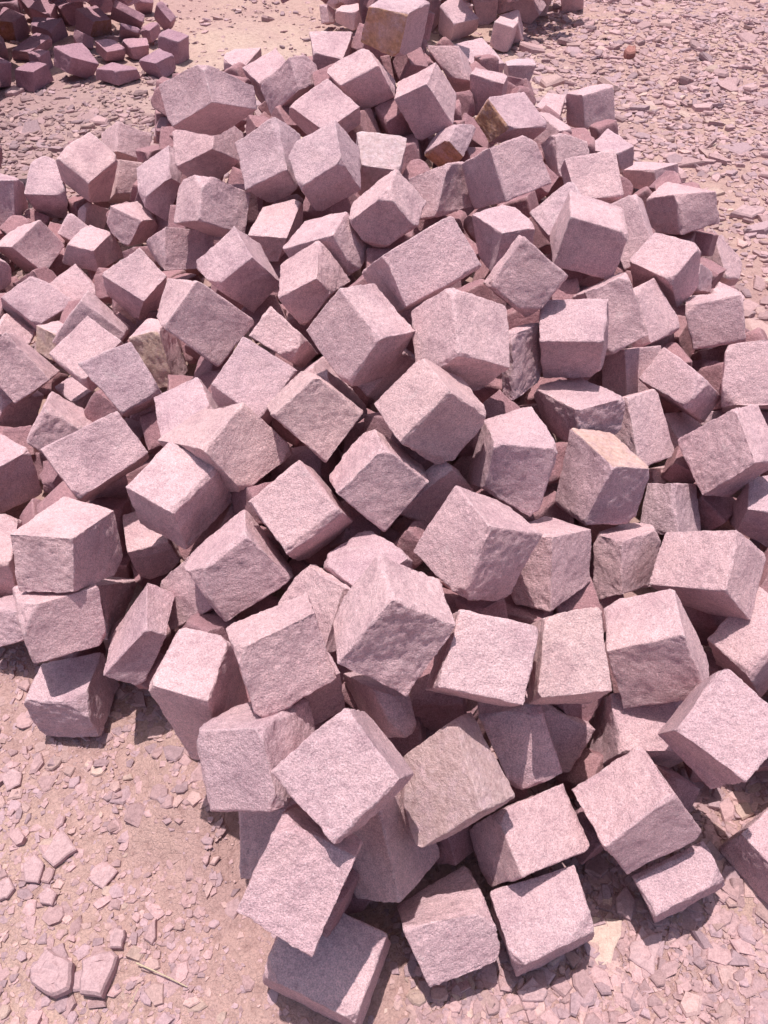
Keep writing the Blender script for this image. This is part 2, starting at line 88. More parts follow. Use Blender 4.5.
(0,[-990,1775,330,-882,1759,243,-1021,1909,279,-893,1889,188,-1062,1724,231,-951,1703,140,-1092,1855,178,-972,1838,90],'','half-hidden dull mauve block just below and right of the dark leaning left-edge block','s78'),
(0,[-729,1291,439,-772,1381,329,-577,1408,481,-616,1500,372,-816,1369,533,-850,1457,421,-649,1472,562,-692,1569,459],'','wide coarse block above the left stack, slanting down to the right','s79'),
(0,[-1113,1585,246,-1220,1702,262,-1145,1561,79,-1251,1672,90,-1036,1690,234,-1158,1778,223,-1042,1672,72,-1167,1767,67],'','three-faced mauve block just to the left of the wide coarse slanting block','s80'),
(0,[-960,1273,222,-986,1256,86,-1003,1468,210,-1025,1445,69,-1074,1243,239,-1108,1227,103,-1110,1432,221,-1141,1417,87],'','half-hidden sunlit block just to the left of the top block of the left stack','s81'),
(0,[-909,1130,206,-844,1247,132,-1034,1184,167,-971,1290,84,-892,1087,149,-827,1191,63,-1022,1101,74,-956,1215,-3],'','half-hidden shaded block just to the left of the middle block of the left stack','s82'),
(0,[-689,1173,260,-777,1183,261,-681,1081,158,-780,1095,162,-653,1280,142,-753,1297,148,-692,1210,60,-779,1219,59],'','half-hidden shaded block just below and right of the top block of the left stack','s83'),
(0,[-766,1404,357,-804,1481,388,-791,1450,213,-833,1525,244,-669,1456,349,-708,1532,381,-714,1495,201,-747,1573,233],'','half-hidden shaded block just below the wide coarse slanting block','s84'),
(0,[-1226,3204,344,-1281,3301,217,-1121,3362,384,-1222,3378,181,-1369,3292,430,-1402,3361,277,-1250,3440,461,-1325,3484,284],'',"diamond-topped cube highest at the pile's far left fringe",'s85'),
(0,[-1549,3282,261,-1545,3365,118,-1369,3305,245,-1435,3386,100,-1530,3437,358,-1573,3519,214,-1445,3466,347,-1459,3546,201],'','three-faced mauve block just to the left of the diamond cube of the left fringe','s86'),
(0,[-1560,3262,331,-1599,3215,156,-1580,3397,277,-1602,3398,147,-1676,3239,341,-1720,3186,161,-1707,3400,310,-1732,3368,150],'','three-faced mauve block just to the left of the arched dark-based block','s87'),
(0,[-1254,3064,126,-1296,3195,48,-1222,3112,176,-1252,3231,85,-1374,3084,185,-1390,3189,83,-1320,3153,254,-1350,3260,153],'','half-hidden shaded block just below the diamond cube of the left fringe','s88'),
(0,[-1308,3256,145,-1349,3263,140,-1289,3353,31,-1323,3364,30,-1300,3318,214,-1333,3335,219,-1252,3435,120,-1293,3446,119],'','half-hidden shaded block just below and left of the arched dark-based block','s89'),
(0,[-961,2956,306,-925,3078,248,-1093,3010,342,-1021,3144,296,-1039,2935,195,-960,3087,165,-1131,3006,248,-1072,3140,201],'','three-faced mauve block just above the neat diamond-topped cube','s90'),
(0,[-1181,3531,305,-1210,3435,194,-1089,3571,274,-1128,3483,170,-1251,3663,245,-1287,3533,103,-1154,3682,193,-1184,3575,73],'','half-hidden sunlit block just to the right of the diamond cube of the left fringe','s91'),
(0,[-1320,4044,279,-1321,3928,180,-1168,4113,184,-1219,4011,99,-1443,4125,188,-1443,4015,94,-1308,4197,95,-1328,4091,6],'','three-faced mauve block just above and right of the diamond cube of the left fringe','s92'),
(0,[-834,3029,447,-814,3086,397,-862,3203,501,-812,3243,435,-991,3053,332,-893,3064,239,-1023,3234,392,-937,3253,307],'','three-faced mauve block just below and left of the angular upper-left shoulder block','s93'),
(0,[-1222,4282,108,-1267,4404,27,-1150,4323,119,-1161,4415,10,-1209,4356,186,-1255,4473,101,-1131,4385,186,-1156,4488,88],'','half-hidden dull mauve block just above and left of the arched dark-based block','s94'),
(0,[-737,2494,515,-749,2417,396,-599,2570,457,-588,2508,352,-846,2578,421,-818,2558,356,-690,2679,386,-679,2629,293],'','half-hidden sunlit block just above and right of the neat diamond-topped cube','s95'),
(0,[-207,2831,694,-217,2882,603,-84,2930,740,-84,2992,658,-337,2917,750,-343,2990,678,-201,3023,802,-210,3088,723],'','three-faced mauve block just above the chipped chunky cube','s96'),
(0,[-19,3087,825,43,3138,699,-64,3207,853,45,3252,721,-162,3086,757,-94,3148,640,-228,3198,778,-125,3247,650],'','three-faced mauve block just to the left of the tall dark crest block','s97'),
(0,[-276,3394,775,-286,3412,713,-161,3376,756,-155,3400,700,-300,3520,813,-294,3544,757,-120,3525,816,-130,3544,755],'','half-hidden dull mauve block just to the left of the orange crest block','s98'),
(0,[-538,2613,865,-427,2789,780,-570,2692,957,-431,2832,838,-704,2671,765,-587,2837,671,-740,2762,867,-608,2908,755],'','large angular two-faced block at the upper left shoulder of the pile','s99'),
(0,[-511,3462,639,-475,3504,501,-392,3530,696,-351,3571,557,-595,3592,660,-554,3634,521,-454,3656,713,-419,3698,575],'','half-hidden sunlit block just to the right of the angular upper-left shoulder block','s100'),
(0,[-320,3163,717,-244,3279,703,-354,3225,810,-273,3338,793,-445,3238,596,-373,3341,570,-488,3293,684,-415,3403,664],'','three-faced mauve block just above and left of the chipped chunky cube','s101'),
(0,[-722,3866,608,-731,3892,456,-636,3802,580,-623,3839,438,-719,3976,616,-707,4014,475,-557,3956,629,-562,3983,478],'','half-hidden sunlit block just above and right of the angular upper-left shoulder block','s102'),
(0,[51,3216,803,144,3368,800,87,3211,956,176,3366,955,-92,3300,837,3,3450,832,-55,3266,963,31,3435,975],'oc','orange-stained block standing highest at the far crest of the pile','s103'),
(0,[150,2980,799,254,2986,657,187,3114,825,276,3155,715,35,3035,728,128,3029,575,50,3160,745,151,3182,618],'','tall dark-fronted block leaning at the crest beside the orange one','s104'),
(0,[268,3594,621,339,3698,487,353,3543,627,419,3688,532,174,3689,716,269,3810,598,310,3643,727,371,3787,632],'','half-hidden dull mauve block just above and right of the tall dark crest block','s105'),
(0,[417,4022,532,422,4075,470,581,4108,519,568,4130,427,330,4182,579,322,4209,492,478,4281,578,468,4291,475],'','half-hidden sunlit block just above and left of the rust-sided block','s105b'),
(0,[353,3535,657,381,3586,663,379,3533,486,401,3596,502,490,3455,641,514,3517,657,494,3499,513,523,3550,518],'','half-hidden shaded block just to the right of the tall dark crest block','s106'),
(0,[390,3163,692,474,3057,616,549,3293,669,647,3174,582,348,3212,602,408,3119,540,506,3331,571,579,3223,494],'ob','block with a rust-brown stained side near the crest, right of centre','s107'),
(0,[224,2861,656,287,2858,593,263,2930,687,343,2968,662,145,2949,565,233,2939,496,192,3035,612,275,3041,558],'ob','half-hidden dull mauve block just below and right of the tall dark crest block','s108'),
(0,[307,2328,842,365,2260,712,446,2424,852,513,2358,724,238,2441,747,282,2383,625,376,2541,760,431,2478,634],'','broad rough block with a violet shaded left side, upper right of centre','s110'),
(0,[198,2405,767,159,2326,627,267,2491,737,283,2431,614,78,2473,686,84,2421,570,173,2574,669,188,2518,551],'','half-hidden sunlit block just to the right of the dark-fronted pointed cube','s111'),
(0,[332,2048,721,314,2050,586,437,2093,718,435,2112,598,251,2166,722,284,2168,587,370,2223,729,380,2228,597],'','three-faced mauve block just below the broad violet-sided block','s112'),
(0,[447,2300,657,498,2322,586,484,2167,654,534,2184,578,559,2331,751,610,2349,675,595,2176,727,646,2198,656],'','half-hidden sunlit block just above and left of the smooth dark-fronted right block','s113'),
(0,[372,1694,667,366,1752,644,460,1739,765,453,1798,743,255,1714,755,247,1773,733,336,1766,860,331,1823,836],'','shaded mauve block just below and left of the smooth dark-fronted right block','s114'),
(0,[502,2011,788,667,1991,750,526,2172,787,688,2147,744,476,2008,643,648,1990,607,488,2177,649,659,2153,607],'','pale-topped block with a big smooth dark front, upper right of the pile','s115'),
(0,[599,2620,687,599,2667,629,635,2507,602,631,2550,540,769,2656,707,765,2699,646,796,2523,605,793,2572,548],'','shaded mauve block just above the smooth dark-fronted right block','s116'),
(0,[627,2980,642,650,2889,510,752,2973,604,784,2906,495,598,3066,556,645,3013,459,735,3090,546,758,3023,437],'','half-hidden sunlit block just below and left of the dark boxy crest block','s117'),
(0,[962,3276,437,998,3300,347,1045,3337,442,1071,3363,353,851,3375,411,884,3397,318,959,3482,459,974,3481,345],'','half-hidden sunlit block just below and right of the dark boxy crest block','s118'),
(0,[876,3701,516,910,3675,375,1023,3757,540,1056,3717,385,830,3840,475,856,3814,334,988,3897,500,1012,3864,352],'','dark brown boxy block at the far right of the crest','s119'),
(0,[689,3769,446,679,3805,298,793,3710,413,785,3753,273,757,3886,463,742,3930,323,842,3864,464,839,3898,315],'','half-hidden sunlit block just to the right of the rust-sided block','s120'),
(0,[633,3406,554,567,3399,417,721,3316,509,660,3311,373,705,3517,506,644,3513,372,811,3436,470,747,3429,332],'','half-hidden dull mauve block just below and right of the rust-sided block','s121'),
(0,[621,4336,438,652,4331,322,774,4340,442,729,4327,318,622,4481,417,633,4471,297,773,4491,427,757,4472,298],'','three-faced mauve block just above the rust-sided block','s122'),
(0,[1281,3713,179,1324,3697,80,1422,3790,178,1448,3791,95,1179,3872,112,1205,3871,27,1260,3956,118,1311,3946,25],'','half-hidden sunlit block just above and left of the broad overhanging right block','s123'),
(0,[1042,2727,521,1084,2678,385,1203,2777,507,1245,2755,396,987,2871,434,1007,2836,310,1081,2966,461,1139,2918,325],'',"broad block with flat top overhanging the pile's right fringe",'s124'),
(0,[872,2316,520,943,2404,421,812,2482,639,881,2594,562,789,2324,452,866,2408,348,715,2496,576,788,2593,485],'','half-hidden dull mauve block just to the right of the smooth dark-fronted right block','s125'),
(0,[959,2195,611,848,2308,594,858,2096,545,758,2222,541,998,2207,448,898,2336,446,924,2147,420,815,2261,404],'','three-faced mauve block just below the broad overhanging right block','s126'),
(0,[1317,2967,269,1358,2774,153,1503,2994,113,1473,2896,86,1281,2979,203,1333,2834,131,1423,3036,74,1436,2903,14],'','half-hidden sunlit block just above the thin-topped right-edge block','s127'),
(0,[1081,2432,412,1010,2482,379,1066,2380,344,1000,2425,307,1170,2515,334,1104,2568,303,1176,2474,275,1105,2516,235],'','half-hidden shaded block just above and left of the thin-topped right-edge block','s128'),
(0,[917,2097,464,965,2030,343,1069,2067,520,1102,1996,396,986,2233,410,1016,2159,283,1112,2193,456,1151,2126,336],'',"squarish block with thin bright top at the pile's right edge by the gravel",'s129'),
(0,[1108,2334,364,1079,2327,281,1196,2283,346,1170,2272,260,1180,2465,332,1151,2457,248,1265,2407,308,1240,2398,223],'','half-hidden sunlit block just above and right of the thin-topped right-edge block','s129b'),
(0,[936,1793,532,996,1887,433,923,1670,415,988,1763,315,1100,1748,591,1161,1839,488,1100,1614,464,1159,1709,365],'','shaded mauve block just below and right of the thin-topped right-edge block','s130'),
(0,[737,2043,551,683,2081,483,789,1937,433,746,1977,367,823,2142,528,780,2181,462,922,2044,418,867,2082,350],'','half-hidden dull mauve block just to the left of the thin-topped right-edge block','s131'),
(0,[652,1886,690,719,1802,554,680,2016,627,741,1926,485,543,1872,644,617,1779,499,535,1982,561,619,1901,429],'','three-faced mauve block just above and right of the bright-over-brown upright block','s132'),
(0,[538,1604,671,561,1645,527,566,1738,713,603,1756,546,387,1642,644,424,1683,499,401,1773,683,445,1804,529],'','upright block with bright top above a straight dark brown front, right of centre','s133'),
(0,[315,1630,673,287,1650,661,335,1567,515,304,1590,506,418,1743,633,387,1766,624,427,1692,486,398,1712,474],'','half-hidden shaded block just to the left of the bright-over-brown upright block','s134'),
(0,[474,1485,552,489,1454,435,609,1539,551,606,1508,435,385,1647,502,435,1618,387,527,1696,496,544,1669,383],'','three-faced mauve block just above the peach-topped block','s135'),
(0,[525,1294,548,634,1330,502,456,1452,526,574,1488,481,476,1250,394,616,1289,351,430,1372,339,548,1428,312],'la','block with a peach-orange stained top and two rough sides, right of centre','s136'),
(0,[626,1588,512,545,1657,420,665,1462,372,589,1534,283,733,1672,475,657,1742,384,793,1553,341,712,1623,250],'','half-hidden shaded block just above and right of the peach-topped block','s137'),
(0,[856,1674,507,773,1818,511,813,1631,430,714,1771,430,952,1735,394,864,1876,396,909,1698,323,811,1834,320],'','three-faced mauve block just below and left of the thin-topped right-edge block','s138'),
(0,[683,1845,475,635,1906,427,701,1764,360,651,1824,311,817,1921,439,766,1982,390,827,1837,321,778,1898,272],'','half-hidden shaded block just below and right of the bright-over-brown upright block','s138b'),
(0,[793,1713,355,747,1734,280,838,1634,304,789,1658,231,924,1793,295,871,1821,226,944,1740,267,900,1757,188],'','half-hidden dull mauve block just to the left of the large coarse right-edge block','s139'),
(0,[939,1773,305,888,1829,254,944,1746,281,894,1787,216,1067,1851,263,1016,1901,206,1067,1800,216,1019,1846,156],'','half-hidden shaded block just above and left of the large coarse right-edge block','s140'),
(0,[908,1385,469,1012,1443,426,879,1525,529,973,1588,491,831,1420,318,932,1468,266,780,1567,385,886,1619,336],'','large coarse block with pale right face at the right picture edge','s141'),
(0,[930,1367,324,1028,1342,333,973,1485,323,1074,1478,350,951,1394,208,1051,1336,186,954,1474,173,1077,1460,192],'','three-faced mauve block just below and right of the large coarse right-edge block','s143'),
(0,[748,1432,354,764,1333,257,846,1498,285,863,1402,192,706,1483,302,680,1387,208,787,1550,233,785,1453,139],'','half-hidden sunlit block just above and left of the long flat-topped right block','s144'),
(0,[746,1560,277,687,1602,221,749,1528,255,697,1556,187,858,1646,223,802,1684,163,873,1601,190,818,1633,124],'','half-hidden dull mauve block just to the right of the peach-topped block','s145'),
(0,[559,1199,392,569,1127,281,698,1295,341,676,1204,213,507,1260,355,516,1156,214,627,1348,297,626,1255,167],'','three-faced mauve block just below the peach-topped block','s146'),
(0,[51,1574,661,-7,1646,681,-42,1521,565,-102,1593,586,120,1659,544,61,1732,565,21,1609,451,-37,1680,471],'','half-hidden shaded block just below and right of the dark-bellied tilted block','s156'),
(0,[-145,1563,622,-200,1553,580,-95,1446,523,-149,1450,494,-85,1653,490,-140,1659,463,-32,1599,449,-87,1587,405],'','half-hidden dull mauve block just to the right of the bright-stripped central block','s157'),
(0,[-194,1672,541,-268,1665,481,-143,1632,483,-209,1620,419,-166,1815,480,-235,1805,418,-96,1765,413,-167,1755,351],'','half-hidden dull mauve block just below and left of the dark-bellied tilted block','s158'),
(1,[-2182,5313,98,-2216,5314,-26,-2141,5460,99,-2133,5482,-6,-2317,5358,98,-2345,5368,-19,-2257,5511,103,-2269,5522,-12],'','shaded block standing alone at the front left of the far-left heap','p1'),
(1,[-1960,5423,148,-2010,5438,45,-1830,5534,72,-1917,5551,-28,-2087,5509,183,-2123,5515,71,-1957,5678,161,-2019,5660,27],'','long block with pale top at the front middle of the far-left heap','p2'),
(1,[-1678,5351,93,-1685,5350,4,-1558,5497,59,-1575,5523,-4,-1827,5426,81,-1848,5447,13,-1766,5594,68,-1755,5594,-19],'','low flat-topped block foremost in the far-left heap','p3'),
(1,[-1464,5507,88,-1434,5527,-20,-1365,5629,101,-1370,5654,-1,-1591,5581,83,-1596,5627,0,-1477,5718,111,-1491,5741,6],'','block with pale slanting top at the right front of the far-left heap','p4'),
(1,[-1842,5779,72,-1881,5827,-2,-1740,5884,61,-1782,5922,-23,-1936,5862,117,-1956,5902,36,-1842,5966,104,-1869,6000,18],'','pale-topped block just behind the foremost block of the far-left heap','p5'),
(1,[-1711,5858,74,-1697,5882,-19,-1595,5931,68,-1620,5967,-13,-1793,5982,92,-1804,6004,-1,-1633,6049,81,-1670,6072,-12],'','pale-topped block in the far-left heap, touching the right front block','p6'),
(1,[-2054,6302,111,-2116,6334,2,-1966,6432,88,-1992,6463,-22,-2194,6395,167,-2235,6409,40,-2075,6536,155,-2123,6551,29],'oa','block with an orange end face in the middle of the far-left heap','p7'),
(1,[-2330,6622,-25,-2426,6743,-26,-2245,6699,-13,-2323,6825,-10,-2381,6603,123,-2460,6728,125,-2226,6701,154,-2322,6820,150],'','pale slanting block left of the orange-ended block in the far heap','p8'),
(1,[-1940,6436,172,-1919,6479,207,-2004,6521,70,-1986,6570,111,-1739,6451,60,-1734,6502,103,-1817,6559,-20,-1807,6605,18],'','long leaning block right of the orange-ended block in the far heap','p9'),
(1,[-1631,6138,98,-1638,6159,8,-1575,6231,125,-1581,6259,42,-1716,6224,92,-1727,6261,18,-1645,6303,107,-1645,6334,27],'',"small upright block at the far-left heap's right side, behind the slanting-topped one",'p10'),
(1,[-1639,6478,177,-1598,6523,191,-1691,6552,65,-1655,6603,84,-1535,6422,71,-1499,6472,89,-1611,6521,-19,-1568,6564,-6],'','block at the right upper end of the far-left heap, leaning outward','p11'),
(1,[-1878,6859,92,-1914,6956,195,-1915,6945,-20,-1957,7046,87,-1756,6904,73,-1791,7006,181,-1813,7003,-26,-1844,7103,80],'',"block on top of the far-left heap's right end, cut by the picture top",'p12'),
(1,[-2377,5824,59,-2388,5867,-9,-2269,6010,102,-2294,6050,31,-2529,5889,50,-2547,5924,-27,-2401,6087,104,-2419,6108,15],'','long sloping block above the lone front-left block of the far-left heap','p13'),
(1,[-2339,6198,81,-2356,6244,-16,-2287,6359,115,-2285,6378,-7,-2484,6246,106,-2504,6264,-17,-2505,6382,117,-2478,6405,-2],'','big flat-topped shaded block behind the long sloping block, far-left heap','p14'),
(1,[-2611,6252,120,-2635,6278,-26,-2559,6376,133,-2563,6421,5,-2730,6274,122,-2757,6313,-12,-2715,6437,172,-2712,6461,23],'ob','block with an orange stained side at the left edge of the far heap','p15'),
(1,[-2582,6539,139,-2603,6587,9,-2424,6501,94,-2456,6552,-33,-2519,6668,177,-2551,6717,49,-2413,6636,138,-2430,6686,10],'','shaded block at the picture top, between the orange-sided and pale slanting blocks','p16'),
(1,[-2406,5310,154,-2538,5369,187,-2450,5283,9,-2583,5346,44,-2353,5437,112,-2486,5500,147,-2398,5422,-23,-2531,5482,10],'','shaded block cut by the left picture edge, lowest there in the far heap','p17'),
(1,[-2611,5816,112,-2713,5903,179,-2665,5845,-8,-2770,5931,57,-2545,5911,85,-2639,6004,157,-2589,5945,-30,-2690,6034,38],'','shaded block at the left picture edge, under the orange-sided block of the heap','p18'),
(1,[-2244,5624,103,-2319,5644,109,-2253,5630,6,-2326,5638,1,-2221,5770,82,-2293,5788,87,-2220,5762,-27,-2296,5775,-27],'','dark block wedged behind the long pale-topped block in the far-left heap','p19'),
(1,[-1845,6211,96,-1847,6231,122,-1901,6307,-3,-1901,6334,30,-1723,6235,48,-1719,6262,81,-1775,6357,-25,-1772,6378,2],'','small wedge block behind the pale-topped pair in the far-left heap','p21'),
(1,[-2046,6010,117,-2115,6038,140,-2068,5995,54,-2141,6006,61,-2030,6143,51,-2098,6168,71,-2044,6120,-20,-2120,6132,-11],'','dark block squeezed under the orange-ended block in the far-left heap','p22'),
(2,[489,6191,125,473,6267,-15,666,6251,143,671,6357,32,393,6333,201,388,6372,27,510,6430,254,538,6486,96],'','foremost cube with bright split top in the heap at the top middle','q1'),
(2,[654,6672,141,655,6815,135,721,6645,-38,706,6803,-31,838,6658,156,822,6812,160,841,6680,22,841,6824,17],'','wide shaded block right of the foremost cube in the top-middle heap','q2'),
(2,[926,6705,109,1002,6835,135,1081,6672,-26,1133,6807,5,1060,6634,201,1117,6767,229,1148,6606,69,1215,6740,100],'','small block at the right end of the top-middle heap, cut by the picture','q3'),
(2,[327,6566,178,208,6643,158,353,6522,-13,224,6612,-21,426,6672,152,299,6757,140,420,6660,-9,300,6742,-23],'','dark block behind the orange crest block, left of the foremost far cube','q4'),
(2,[-209,6299,165,-212,6306,46,-104,6430,194,-112,6465,101,-349,6377,159,-348,6419,73,-288,6492,173,-265,6533,86],'','pale-topped block at the left front of the top-middle heap','q5'),
(2,[34,6779,74,34,6816,-1,103,6912,94,119,6923,-5,-90,6853,73,-78,6904,11,-36,6981,90,-18,7000,-2],'','small pale-topped block behind the orange crest block in the top-middle heap','q6'),
(2,[-421,6534,163,-476,6552,154,-398,6491,54,-462,6507,42,-363,6653,99,-425,6678,96,-360,6633,10,-420,6643,-6],'','dark block at the left end of the top-middle heap','q7'),
(2,[-208,6484,84,-224,6507,107,-210,6572,-21,-241,6594,1,-107,6538,93,-118,6565,120,-143,6627,-12,-153,6652,13],'','small pale-topped block between the left front block and the orange crest block','q8'),
(2,[-8,6962,91,0,7034,147,8,7056,-25,4,7126,29,199,6971,89,187,7042,144,165,7059,-33,167,7132,23],'','block above the orange crest block, cut by the picture top','q9'),
(2,[1342,6969,122,1369,7109,160,1394,6991,-29,1413,7137,15,1521,6926,145,1536,7072,189,1546,6972,16,1567,7112,54],'','lone block right of the top-middle heap, mostly above the picture top','q10'),
]
